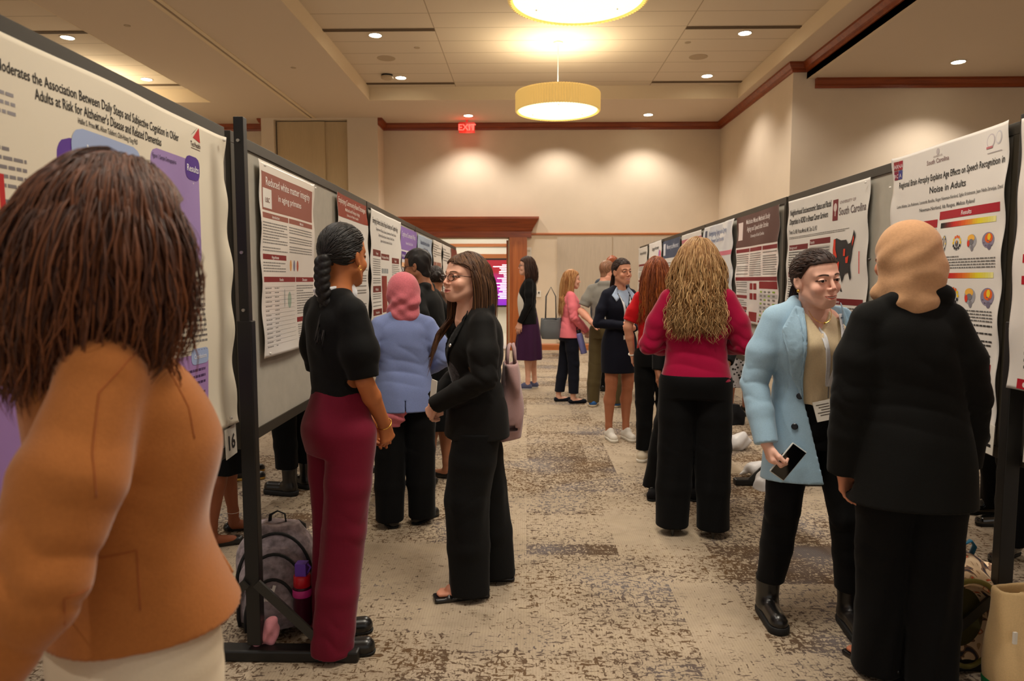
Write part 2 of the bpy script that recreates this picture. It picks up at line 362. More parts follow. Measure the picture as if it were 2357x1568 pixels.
def pendant(x, y, label):
    zb = 3.87; t = thing('drum_pendant_light', label, 'pendant light', (x, y, zb), group='pleated drum pendants')
    n = 96; V = []; Fs = []                                        # pleated shade
    for z, r0 in ((0.0, .585), (.012, .60), (.25, .60), (.27, .585)):
        for k in range(n * 2):
            a = PI * k / n; r = r0 + (.014 if k % 2 else -.006); V.append((r * math.cos(a), r * math.sin(a), z))
    for i in range(3):
        for k in range(n * 2): Fs.append((i * 2 * n + k, i * 2 * n + (k + 1) % (2 * n), (i + 1) * 2 * n + (k + 1) % (2 * n), (i + 1) * 2 * n + k))
    MB().add(V, Fs).build('pleated_shade', mat('shade_fabric', (236, 208, 140), 0.8, emit=(232, 190, 108), es=0.42), t)
    MB().lathe([(.0001, .012), (.56, .012), (.57, .02), (.57, .03), (.0001, .03)], 64).build('diffuser', mat('diffuser_acrylic', (255, 246, 214), 0.5, emit=(255, 240, 190), es=1.6), t, smooth=True)
    for a in (0.5, 2.6, 4.7): MB().lathe([(.0001, .006), (.007, .006), (.007, .013)], 8, c=(.42 * math.cos(a), .42 * math.sin(a), 0)).build('fixing_screw', M_metal, t)
    MB().tube([(0, 0, .03), (0, 0, ZT - zb)], .006, 6).tube([(.0, .0, .29), (.59, 0, .24)], .003, 4).tube([(0, 0, .29), (-.35, .46, .24)], .003, 4).build('suspension_cable', M_white, t)
    MB().lathe([(.07, ZT - zb), (.07, ZT - zb - .02), (.0001, ZT - zb - .02)], 20).build('ceiling_canopy', M_white, t)
    MB().ell((0, 0, .12), (.16, .16, .03)).build('bulb_tray', mat('bulb_glow', (255, 240, 200), 0.5, emit=(255, 226, 160), es=6), t, smooth=True)
    lamp('AREA', 'pendant_uplight', (x, y, zb + .26), 22, color=(1.0, 0.88, 0.68), rot=(PI, 0, 0), shape='DISK', size=.75)
    lamp('AREA', 'pendant_downlight', (x, y, zb - .01), 60, color=(1.0, 0.92, 0.80), shape='DISK', size=1.1)
pendant(.44, 10.55, 'whole pleated cream drum pendant hanging above the far end of the aisle')
pendant(.44, 6.45, 'pleated cream drum pendant cut off by the top of the photo')
pendant(-7.3, 12.0, 'drum pendant in the side bay, hidden behind the purple poster board')
pendant(.44, 2.35, 'unseen pleated cream drum pendant added overhead to light the near aisle')  # out of view; continues the pendant spacing, added for overhead light on the people

def disc(name, lb, cat, x, y, z, r, h, m, group=None):
    o = MB().lathe([(.0001, -h), (r * .92, -h), (r, -h * .6), (r, 0)], 28).build(name, m, smooth=False); o.location = (x, y, z); return tag(o, lb, cat, group)
M_spk = mat('speaker_grille', (186, 166, 140), 0.9)
disc('ceiling_speaker', 'round grey speaker grille in the raised ceiling near the smoke detector', 'speaker', -2.17, 11.24, ZT, .14, .006, M_spk, 'ceiling speakers')
disc('ceiling_speaker', 'round grey speaker grille in the raised ceiling on the alcove side of the pendants', 'speaker', 2.61, 11.27, ZT, .14, .006, M_spk, 'ceiling speakers')
t = thing('smoke_detector', 'small round smoke detector on dark base next to a downlight', 'smoke detector', (-2.33, 12.12, ZT))
MB().lathe([(.095, 0), (.095, -.03)], 24).build('base_plate', M_black, t); MB().lathe([(.1, -.03), (.1, -.06), (.07, -.075), (.0001, -.075)], 24).build('cover', mat('detector_cover', (196, 176, 146), .6), t)
for x, y, lb in ((-1.62, 10.75, 'tiny sprinkler plate in the raised ceiling near the speaker by the smoke detector'), (2.3, 10.6, 'tiny sprinkler plate in the raised ceiling near the speaker on the alcove side')):
    disc('sprinkler_plate', lb, 'sprinkler', x, y, ZT, .045, .006, M_spk, 'sprinkler plates')
disc('sprinkler_plate', 'tiny sprinkler plate in the soffit between the side bay and the aisle', 'sprinkler', -3.5, 10.9, ZC, .04, .006, M_spk, 'sprinkler plates')
disc('sprinkler_plate', 'tiny sprinkler plate in the soffit between the partition track and the side bay', 'sprinkler', -5.0, 9.1, ZC, .04, .006, M_spk, 'sprinkler plates')
# small wall things
def text_mesh(s, size, align='CENTER', bold=0.0, ext=0.0, sx=1.0):
    """verts (x,y) and faces of a line of text"""
    cu = bpy.data.curves.new('t', 'FONT'); cu.body = s; cu.size = size; cu.align_x = align; cu.resolution_u = 2; cu.offset = bold * size; cu.fill_mode = 'FRONT'
    ob = bpy.data.objects.new('t', cu); me = ob.to_mesh(); V = [(v.co.x * sx, v.co.y) for v in me.vertices]; Fs = [tuple(p.vertices) for p in me.polygons]
    ob.to_mesh_clear(); bpy.data.objects.remove(ob); bpy.data.curves.remove(cu)
    return V, Fs
t = thing('exit_sign', 'glowing red exit sign hanging from the soffit', 'exit sign', (-1.2, 14.45, 4.38))
MB().box(-.16, .16, -.006, .006, 0, .2).build('acrylic_panel', mat('exit_acrylic', (150, 30, 24), .3, emit=(255, 60, 40), es=.35, alpha=.75), t)
mb = MB(); V, Fs = text_mesh('EXIT', .17, bold=.02); mb.add([(x, -.008, y + .04) for x, y in V], Fs); mb.build('lettering', mat('exit_red', (255, 60, 50), .5, emit=(255, 70, 60), es=3.0), t)
MB().box(-.02, .02, -.01, .01, .2, .24).box(-.16, .16, -.012, .012, -.012, 0).build('mounting_bracket', mat('exit_bracket', (190, 60, 50), .4, emit=(255, 60, 50), es=.3), t)
lamp('POINT', 'exit_sign_glow', (-1.2, 14.38, 4.36), 1.6, color=(1, .08, .05), shadow_soft_size=.08)
t = thing('wall_control_panel', 'white wall control beside the wooden door casing', 'thermostat', (.03, YB - .02, 1.93)); MB().box(-.06, .06, 0, .02, 0, .19).build('cover', M_white, t, bevel=.006); MB().box(-.035, .035, -.004, 0, .1, .14).build('display', mat('panel_display', (200, 190, 170), .4), t)
t = thing('light_switch', 'white light switch plate on the back wall', 'light switch', (.245, YB - .012, 1.10)); MB().box(-.045, .045, 0, .012, 0, .13).build('plate', M_white, t, bevel=.003); MB().box(-.012, .012, -.006, 0, .07, .11).build('toggle', M_black, t)
# display beyond the door
t = thing('digital_display', 'tall red and violet digital display in the hallway beyond the door', 'display', (-.55, 19.4, .72))
MB().box(-.62, .52, 0, .1, 0, 1.32).build('bezel', M_black, t)
def display_mat():
    m = bpy.data.materials.new('display_picture'); m.use_nodes = True; nt, N, L = nodes_of(m); b = N['Principled BSDF']; b.inputs['Base Color'].default_value = (0, 0, 0, 1)
    tc = N.new('ShaderNodeTexCoord'); sp = N.new('ShaderNodeSeparateXYZ'); L.new(tc.outputs['Object'], sp.inputs[0])
    r = N.new('ShaderNodeValToRGB'); e = r.color_ramp.elements; e.new(.5)
    for k, (p, c) in enumerate(((.0, (130, 40, 190)), (.55, (190, 50, 170)), (.95, (170, 24, 40)))): e[k].position = p; e[k].color = (*lin(c), 1)
    L.new(sp.outputs[2], r.inputs[0]); L.new(r.outputs[0], b.inputs['Emission Color']); b.inputs['Emission Strength'].default_value = 1.1; return m
MB().box(-.58, .48, -.006, 0, .05, 1.27).build('screen', display_mat(), t)
mb = MB(); rr = random.Random(3)
for k in range(21):
    w = rr.uniform(.12, .34) if k != 1 else .42; z = 1.13 - k * .045; mb.box(.05 - w, .05 + w, -.012, -.008, z, z + .018)
mb.build('listing_lines', mat('display_text', (255, 255, 255), .5, emit=(235, 235, 255), es=1.6), t)
MB().ell((.2, -.012, .13), (.14, .004, .05)).build('logo', mat('display_logo', (120, 200, 255), .5, emit=(150, 220, 255), es=1.6), t)
lamp('AREA', 'hallway_ceiling_light', (-1.2, 17.4, 3.15), 95, color=(1, .93, .80), size=2.5)
tr = MB().lathe([(.05, 0), (.05, -.12)], 10).build('track_light', M_black); tr.location = (-1.35, 16.6, 2.75); tag(tr, 'small black track spotlight near the hallway ceiling', 'track light')
MB().tube([(0, 0, 0), (0, 0, .45)], .008, 6).build('stem_rod', M_black, tr)
# ================================================================ solid modelling by distance fields (numpy), meshed with surface nets
def sdot(v, n): return v[0] * n[0] + v[1] * n[1] + v[2] * n[2]
class Field:
    def __init__(s, h=.008): s.h = h; s.ops = []; s.lo = np.full(3, 1e9); s.hi = np.full(3, -1e9)
    def _bb(s, lo, hi): s.lo = np.minimum(s.lo, lo); s.hi = np.maximum(s.hi, hi)
    def cone(s, a, b, ra, rb, k=.02, flat=None, op='u'):
        a = np.array(a, float); b = np.array(b, float); r = max(ra, rb)
        lo = np.minimum(a, b) - r; hi = np.maximum(a, b) + r
        def f(X, Y, Z):
            ab = b - a; L2 = max(ab @ ab, 1e-9); v = [X - a[0], Y - a[1], Z - a[2]]
            t = np.clip(sdot(v, ab) / L2, 0, 1); w = [v[i] - t * ab[i] for i in range(3)]
            if flat is not None:
                n, q = np.array(flat[0], float), flat[1]; n = n / np.linalg.norm(n); c = sdot(w, n) * (1 / q - 1); w = [w[i] + c * n[i] for i in range(3)]
            d = np.sqrt(w[0] ** 2 + w[1] ** 2 + w[2] ** 2) - (ra + t * (rb - ra))
            return d * (flat[1] if flat else 1)
        s.ops.append((op, f, lo, hi, k)); 
        if op == 'u': s._bb(lo, hi)
        return s
    def chain(s, pts, rs, k=.015, **kw):
        for i in range(len(pts) - 1): s.cone(pts[i], pts[i + 1], rs[i], rs[i + 1], k, **kw)
        return s
    def ell(s, c, r, k=.02, M=None, op='u'):
        c = np.array(c, float); r = np.array(r, float); R = np.array(M) if M is not None else None
        m = r.max() if M is not None else r; lo = c - m; hi = c + m
        def f(X, Y, Z):
            v = [X - c[0], Y - c[1], Z - c[2]]
            if R is not None: v = [R[0][i] * v[0] + R[1][i] * v[1] + R[2][i] * v[2] for i in range(3)]
            q = np.sqrt((v[0] / r[0]) ** 2 + (v[1] / r[1]) ** 2 + (v[2] / r[2]) ** 2)
            g = np.sqrt((v[0] / r[0] ** 2) ** 2 + (v[1] / r[1] ** 2) ** 2 + (v[2] / r[2] ** 2) ** 2) + 1e-6
            return q * (q - 1) / g
        s.ops.append((op, f, lo, hi, k))
        if op == 'u': s._bb(lo, hi)
        return s
    def loft(s, secs, k=.02, p=2.3, op='u'):
        """stacked ellipses: (z, cx, cy, rx, ry)"""
        A = np.array(sorted(secs), float); z = A[:, 0]; zz = np.linspace(z[0], z[-1], 60)
        # smooth (Catmull-Rom like) resampling
        B = []
        for j in range(1, 5):
            m = np.gradient(A[:, j], z); i = np.clip(np.searchsorted(z, zz) - 1, 0, len(z) - 2); h = z[i + 1] - z[i]; t = (zz - z[i]) / h
            B.append((2 * t ** 3 - 3 * t ** 2 + 1) * A[i, j] + (t ** 3 - 2 * t ** 2 + t) * h * m[i] + (-2 * t ** 3 + 3 * t ** 2) * A[i + 1, j] + (t ** 3 - t ** 2) * h * m[i + 1])
        B = np.array(B)
        lo = np.array([(B[0] - B[2]).min(), (B[1] - B[3]).min(), z[0]]); hi = np.array([(B[0] + B[2]).max(), (B[1] + B[3]).max(), z[-1]])
        def f(X, Y, Z):
            zc = np.clip(Z, z[0], z[-1]); cx, cy, rx, ry = [np.interp(zc, zz, b) for b in B]
            u = np.abs(X - cx) / rx; v = np.abs(Y - cy) / ry
            q = (u ** p + v ** p) ** (1 / p); d = (q - 1) * np.minimum(rx, ry)
            e = np.maximum(z[0] - Z, Z - z[-1])
            return np.where(e > 0, np.sqrt(np.maximum(d, 0) ** 2 + e ** 2), np.maximum(d, e))
        s.ops.append((op, f, lo, hi, k))
        if op == 'u': s._bb(lo, hi)
        return s
    def box(s, c, r, rad=.005, k=.005, M=None, op='u'):
        c = np.array(c, float); r = np.array(r, float); R = np.array(M) if M is not None else None
        m = np.linalg.norm(r) if M is not None else r; lo = c - m; hi = c + m
        def f(X, Y, Z):
            v = [X - c[0], Y - c[1], Z - c[2]]
            if R is not None: v = [R[0][i] * v[0] + R[1][i] * v[1] + R[2][i] * v[2] for i in range(3)]
            q = [np.abs(v[i]) - (r[i] - rad) for i in range(3)]
            return np.sqrt(sum(np.maximum(a, 0) ** 2 for a in q)) + np.minimum(np.maximum(np.maximum(q[0], q[1]), q[2]), 0) - rad
        s.ops.append((op, f, lo, hi, k))
        if op == 'u': s._bb(lo, hi)
        return s
    def plane(s, pt, n, k=0.0):
        """keep the side the normal points away from"""
        n = np.array(n, float); n = n / np.linalg.norm(n); c = float(np.dot(n, pt))
        s.ops.append(('i', lambda X, Y, Z: n[0] * X + n[1] * Y + n[2] * Z - c, None, None, k)); return s
    def carve(s, f, k=0.0):
        s.ops.append(('c', f, None, None, k)); return s
    def disp(s, f): s.ops.append(('d', f, None, None, 0)); return s
    def folds(s, amp, seed=0, f=(14, 14, 7), lo=None, hi=None):
        rr = np.random.RandomState(seed); K = [(rr.uniform(-1, 1, 3) * f, rr.uniform(0, 6.3), rr.uniform(-1, 1, 3) * np.array(f) * .5, rr.uniform(0, 6.3)) for _ in range(4)]
        def g(X, Y, Z):
            t = 0
            for q, (k1, p1, k2, p2) in enumerate(K): t = t + np.sin((k1[0] * X + k1[1] * Y + k1[2] * Z) * (1 + .5 * q) + p1 + 1.6 * np.sin(k2[0] * X + k2[1] * Y + k2[2] * Z + p2)) / (1 + .4 * q)
            t = t * amp * .5
            if lo is not None: t = t * np.clip((Z - lo) / .08, 0, 1)
            if hi is not None: t = t * np.clip((hi - Z) / .08, 0, 1)
            return t
        return s.disp(g)
    def creases(s, c, d, amp, freq, rad):
        """folds across the direction d around the point c"""
        c = np.array(c, float); d = np.array(d, float); d = d / np.linalg.norm(d)
        def g(X, Y, Z):
            v = [X - c[0], Y - c[1], Z - c[2]]; r2 = v[0] ** 2 + v[1] ** 2 + v[2] ** 2; t = sdot(v, d)
            e = d[[1, 2, 0]]; u = sdot(v, e)
            return -amp * (np.abs(np.sin(t * freq * .5 + .65 * np.sin(u * freq * .35 + 1) + .5 * np.sin(u * freq * .8))) ** .7 * 2 - 1.25) * np.exp(-r2 / rad ** 2)
        return s.disp(g)
    def mesh(s):
        h = s.h; lo = s.lo - 4 * h; hi = s.hi + 4 * h; n = np.ceil((hi - lo) / h).astype(int) + 1
        ax = [(lo[i] + h * np.arange(n[i])).astype(np.float32) for i in range(3)]; D = np.full(n, 1.0, np.float32)
        G = (ax[0][:, None, None], ax[1][None, :, None], ax[2][None, None, :])
        for op, f, l, u, k in s.ops:
            if op in 'us':
                pad = k + 3 * h; i0 = np.maximum(np.floor((l - pad - lo) / h).astype(int), 0); i1 = np.minimum(np.ceil((u + pad - lo) / h).astype(int) + 1, n)
                if (i1 <= i0).any(): continue
                sl = tuple(slice(a, b) for a, b in zip(i0, i1)); d = f(G[0][sl[0]], G[1][:, sl[1]], G[2][:, :, sl[2]]); A = D[sl]
                if op == 's': d = -d; B = -A; kk = max(k, 1e-6); hh = np.maximum(kk - np.abs(-d - (-B)), 0) / kk; D[sl] = np.maximum(A, d) + hh * hh * kk * .25 if k > 0 else np.maximum(A, d)
                else:
                    kk = max(k, 1e-6); hh = np.maximum(kk - np.abs(A - d), 0) / kk; D[sl] = np.minimum(A, d) - hh * hh * kk * .25
            elif op == 'i':
                d = f(*G); kk = max(k, 1e-6); hh = np.maximum(kk - np.abs(D - d), 0) / kk; D = np.maximum(D, d) + (hh * hh * kk * .25 if k > 0 else 0)
            elif op == 'c': D = np.maximum(D, -f(*G))
            else: D = D + np.where(np.abs(D) < .06, f(*G), 0)
            D = D.astype(np.float32)
        I = D < 0; c = np.zeros(n - 1, np.int8)
        for a in (0, 1):
            for b in (0, 1):
                for e in (0, 1): c += I[a:n[0] - 1 + a, b:n[1] - 1 + b, e:n[2] - 1 + e]
        act = (c > 0) & (c < 8); idx = np.full(n - 1, -1, np.int64); P = np.argwhere(act); idx[act] = np.arange(len(P))
        if len(P) == 0: return np.zeros((0, 3)), np.zeros((0, 4), int)
        acc = np.zeros((len(P), 3)); cnt = np.zeros(len(P))
        cor = [(a, b, e) for a in (0, 1) for b in (0, 1) for e in (0, 1)]
        vals = {q: D[P[:, 0] + q[0], P[:, 1] + q[1], P[:, 2] + q[2]].astype(float) for q in cor}
        for q in cor:
            for a in range(3):
                if q[a] == 0:
                    r = list(q); r[a] = 1; r = tuple(r); v0, v1 = vals[q], vals[r]; m = (v0 < 0) != (v1 < 0)
                    t = np.where(m, v0 / np.where(m, v0 - v1, 1), 0); p = np.array(q, float)[None, :].repeat(len(P), 0); p[:, a] = t
                    acc[m] += p[m]; cnt[m] += 1
        V = lo + h * (P + acc / cnt[:, None]); quads = []
        for a in range(3):
            b, e = (a + 1) % 3, (a + 2) % 3; s0 = [slice(None)] * 3; s1 = [slice(None)] * 3; s0[a] = slice(0, n[a] - 1); s1[a] = slice(1, n[a])
            I0, I1 = I[tuple(s0)], I[tuple(s1)]; X = np.argwhere(I0 != I1); X = X[(X[:, b] > 0) & (X[:, e] > 0) & (X[:, b] < n[b] - 1) & (X[:, e] < n[e] - 1)]
            if len(X) == 0: continue
            ins = I0[X[:, 0], X[:, 1], X[:, 2]]; q = []
            for db, de in ((-1, -1), (0, -1), (0, 0), (-1, 0)):
                Y = X.copy(); Y[:, b] += db; Y[:, e] += de; q.append(idx[Y[:, 0], Y[:, 1], Y[:, 2]])
            q = np.stack(q, 1); q = np.where(ins[:, None], q, q[:, ::-1]); quads.append(q)
        return V, np.concatenate(quads)

def np_obj(name, V, Q, mats, parent=None, col=None, smooth=True, mi=None):
    """mesh object from arrays; col: per-vertex linear colour"""
    me = bpy.data.meshes.new(name); V = np.asarray(V, np.float32); Q = np.asarray(Q, np.int32)
    me.vertices.add(len(V)); me.vertices.foreach_set('co', V.ravel()); k = Q.shape[1]
    me.loops.add(Q.size); me.loops.foreach_set('vertex_index', Q.ravel()); me.polygons.add(len(Q))
    me.polygons.foreach_set('loop_start', np.arange(len(Q)) * k); me.polygons.foreach_set('loop_total', np.full(len(Q), k))
    for m in (mats if isinstance(mats, (list, tuple)) else [mats]): me.materials.append(m)
    if mi is not None: me.polygons.foreach_set('material_index', np.asarray(mi, np.int32))
    me.update(calc_edges=True)
    if smooth: me.polygons.foreach_set('use_smooth', np.ones(len(Q), bool))
    if col is not None:
        a = me.color_attributes.new('col', 'FLOAT_COLOR', 'POINT'); cc = np.ones((len(V), 4), np.float32); cc[:, :3] = col; a.data.foreach_set('color', cc.ravel())
    o = bpy.data.objects.new(name, me); C.objects.link(o)
    if parent is not None: o.parent = parent
    return o
def seg_dist(V, pts):
    d = np.full(len(V), 9.0)
    for a, b in zip(pts[:-1], pts[1:]):
        a = np.array(a); b = np.array(b); ab = b - a; t = np.clip(((V - a) @ ab) / (ab @ ab), 0, 1); d = np.minimum(d, np.linalg.norm(V - (a + t[:, None] * ab), axis=1))
    return d
def rotm(rx=0, ry=0, rz=0): return np.array(Matrix.Rotation(rz, 3, 'Z') @ Matrix.Rotation(rx, 3, 'X') @ Matrix.Rotation(ry, 3, 'Y'))
# ================================================================ people: built facing +y, the person's right is +x, 1.70 m tall before scaling
M_skin = mat('skin', (200, 150, 120), 0.5, vcol=True, spec=0.35, bump=(160, 0.08))
M_eye = mat('eye', (255, 255, 255), 0.12, vcol=True, spec=0.6)
def head_field(h=.0026, p=None):
    """head around the origin = between the ears at eye height; chin at z -.115, crown at .12"""
    p = p or {}; jw = p.get('jaw', 1.0); F = Field(h)
    F.ell((0, -.014, .032), (.073, .092, .088), .02).ell((0, .018, -.028), (.060 * jw, .066, .080), .03)
    F.ell((0, .056, -.094), (.024, .022, .018), .03)
    for s in (-1, 1):
        F.cone((s * .056 * jw, -.002, -.056), (s * .018, .060, -.096), .016, .015, .03)
        F.ell((s * .036, .060, -.034), (.025, .022, .024), .02)
        F.cone((s * .010, .0835, .019), (s * .044, .066, .020), .0085, .008, .014)
    F.ell((0, .046, .044), (.052, .032, .046), .025)
    for s in (-1, 1): F.ell((s * .0325, .096, -.0005), (.0185, .018, .0125), .014, op='s')
    F.cone((0, .083, .014), (0, .1035, -.030), .0062, .0086, .010)
    for s in (-1, 1): F.ell((s * .0110, .093, -.035), (.0074, .0100, .0066), .006)
    F.ell((0, .077, -.068), (.027, .014, .022), .02)
    op_ = p.get('smile', 0)
    wdt = .023 + .004 * op_
    F.chain([(-wdt, .079, -.0655 + .004 * op_), (-.008, .0925, -.0620), (0, .0935, -.0635), (.008, .0925, -.0620), (wdt, .079, -.0655 + .004 * op_)], [.0025, .0038, .0040, .0038, .0025], .004)
    zl = -.0745 - .004 * op_
    F.chain([(-wdt, .079, -.0665 + .004 * op_), (-.009, .0905, zl), (.009, .0905, zl), (wdt, .079, -.0665 + .004 * op_)], [.0025, .0047, .0047, .0025], .004)
    for s in (-1, 1):      # eyelids around the eyeball
        F.ell((s * .0325, .0745, .0005), (.0150, .0135, .0125), .003)
        F.ell((s * .0325, .0890, -.0003), (.0137, .012, .0058 - .0008 * op_), .002, op='s')
        F.ell((s * .076, -.010, -.010), (.009, .018, .031), .005, M=rotm(.25, 0, s * .35)); F.ell((s * .085, -.004, -.008), (.006, .010, .020), .005, op='s')
    F.cone((0, -.022, -.05), (0, -.040, -.185), .049 * p.get('neck', 1), .053 * p.get('neck', 1), .03)
    F.cone((0, -.040, -.17), (0, -.038, -.215), .053 * p.get('neck', 1), .060 * p.get('neck', 1), .03)
    return F
def head_cols(V, skin, lip, brow, p):
    sk = np.array(lin(skin)); c = np.tile(sk, (len(V), 1)); op_ = p.get('smile', 0); wdt = .023 + .004 * op_
    def mix(m, rgb, a=1.0):
        nonlocal c
        m = np.clip(m, 0, 1)[:, None] * a; c = c * (1 - m) + np.array(lin(rgb)) * m
    front = V[:, 1] > .04
    for s in (-1, 1):
        d = np.linalg.norm((V - np.array([s * .042, .075, -.035])) * [1, 1, 1.1], axis=1); mix(np.exp(-(d / .022) ** 2), (min(skin[0] + 8, 255), int(skin[1] * .84), int(skin[2] * .82)), .3)
    d = seg_dist(V, [(0, .112, -.032), (0, .10, -.036)]); mix(np.exp(-(d / .012) ** 2), (min(skin[0] + 5, 255), int(skin[1] * .8), int(skin[2] * .78)), .35)
    dl = np.minimum(seg_dist(V, [(-wdt, .079, -.0655 + .004 * op_), (-.008, .0925, -.0620), (.008, .0925, -.0620), (wdt, .079, -.0655 + .004 * op_)]), seg_dist(V, [(-wdt, .079, -.0665 + .004 * op_), (-.009, .0905, -.0745 - .004 * op_), (.009, .0905, -.0745 - .004 * op_), (wdt, .079, -.0665 + .004 * op_)]))
    x = V[:, 0]; xx = np.clip(1 - (x / wdt) ** 2, 0, 1); zm = -.0682 + (.0045 * op_ + .001) * (x / wdt) ** 2; dz = V[:, 2] - zm; e = .0007
    up = .0072 * xx ** .7 - .0012 * np.exp(-(x / .004) ** 2); lo_ = -.0088 * xx ** .6; inn = (np.abs(x) < wdt) * (V[:, 1] > .06)
    mix(np.clip((up - dz) / e, 0, 1) * np.clip((dz - lo_) / e, 0, 1) * inn, lip)
    if op_ > .5: mix(np.clip((.0030 * xx - np.abs(dz + .0004)) / e, 0, 1) * (np.abs(x) < wdt * .8), (232, 224, 212))
    mix(np.clip((.0008 - np.abs(dz - (.0030 * xx if op_ > .5 else 0))) / e, 0, 1) * inn, tuple(int(v * .4) for v in lip), .7)
    for s in (-1, 1):
        dz = np.abs(V[:, 2] - (.0245 - .22 * (np.abs(V[:, 0]) - .030) ** 2 / .03 * 1.5)); ax = np.abs(V[:, 0])
        mix(np.clip((.0042 - dz) / .0016, 0, 1) * (ax > .013) * (ax < .052) * front * np.clip((.053 - ax) / .012, 0, 1), brow, .85)
        dl_ = np.abs(np.sqrt(((V[:, 0] - s * .0325) / .0142) ** 2 + ((V[:, 2] + .0003) / .0056) ** 2) - 1) * .0055
        mix(np.clip((.0018 - dl_) / .0012, 0, 1) * front * (V[:, 2] > -.003), tuple(int(v * .5) for v in brow), .9)
    return c
def eye_mesh(R, T, look, iris=(60, 38, 24)):
    """both eyeballs as arrays: verts, quads, colours"""
    VV, QQ, CC = [], [], []; off = 0
    for s in (-1, 1):
        n, m = 24, 24; th = np.linspace(0, PI, m + 1)[:, None]; ph = np.linspace(0, 2 * PI, n, endpoint=False)[None, :]
        d = np.stack([np.sin(th) * np.cos(ph), np.cos(th) + 0 * ph, np.sin(th) * np.sin(ph)], -1).reshape(-1, 3)     # pole towards +y
        ang = np.arccos(np.clip(d[:, 1], -1, 1)); c = np.tile(lin((226, 214, 204)), (len(d), 1)); c[ang < .62] = lin(iris); c[ang < .27] = lin((6, 5, 5))
        L = rotm(look[1], 0, -look[0]); v = (d * .0122) @ L.T + np.array([s * .0325, .0745, .0005])
        q = [(i * n + k, i * n + (k + 1) % n, (i + 1) * n + (k + 1) % n, (i + 1) * n + k) for i in range(m) for k in range(n)]
        VV.append(v); QQ.append(np.array(q) + off); CC.append(c); off += len(v)
    V = np.concatenate(VV) @ R.T + T; return V, np.concatenate(QQ), np.concatenate(CC)

def hand(F, wrist, d, pn, side, curl=.4, thumb=.5, sc=1.0, spread=.06, k=.008):
    """five-fingered hand on field F. d: wrist->knuckles, pn: the way the palm looks, side +1 when the thumb lies along pn x d"""
    w = np.array(wrist, float); d = np.array(d, float); d /= np.linalg.norm(d); pn = np.array(pn, float); pn -= d * (pn @ d); pn /= np.linalg.norm(pn)
    t = np.cross(pn, d) * side; tips = []
    cs = curl if hasattr(curl, '__len__') else [curl] * 4
    wr = w - d * .02; F.cone(wr, w + d * .018, .0235 * sc, .022 * sc, .012, flat=(pn, .72))
    lens = [(.036, .023, .018), (.040, .026, .020), (.037, .024, .019), (.029, .018, .016)]; rad = [.0087, .0090, .0085, .0075]
    for i in range(4):
        o = (1.5 - i) * .0195 * sc; base = w + d * .012 + t * o * .55; kn = w + d * (.086 - .004 * abs(i - 1) - (.006 if i == 3 else 0)) * sc + t * o - pn * .002
        F.cone(base, kn, .0125 * sc, .0115 * sc, .014)
        dir_ = d * math.cos(spread * (1.5 - i)) + t * math.sin(spread * (1.5 - i)); p = kn; a = cs[i] * .8
        for j, L in enumerate(lens[i]):
            dd = dir_ * math.cos(a) + pn * math.sin(a); q = p + dd * L * sc; F.cone(p, q, rad[i] * (1 - .08 * j) * sc, rad[i] * (1 - .08 * (j + 1)) * sc, .004 if j else .009); p = q; a += cs[i] * (1.15 if j == 0 else .7)
        tips.append(p)
    F.cone(w + d * .012 + t * .012 * sc, w + d * .05 * sc + t * .030 * sc + pn * .010, .016 * sc, .013 * sc, .014)
    p = w + d * .045 * sc + t * .032 * sc + pn * .010
    for j, L in enumerate((.034, .027)):
        a = .75 - .35 * j - thumb * .3; dd = d * math.cos(a) + t * math.sin(a) * (1 - thumb * .6) + pn * thumb * (.6 + .4 * j); dd /= np.linalg.norm(dd); q = p + dd * L * sc; F.cone(p, q, (.0115 - .001 * j) * sc, (.0102 - .0015 * j) * sc, .006); p = q
    return tips

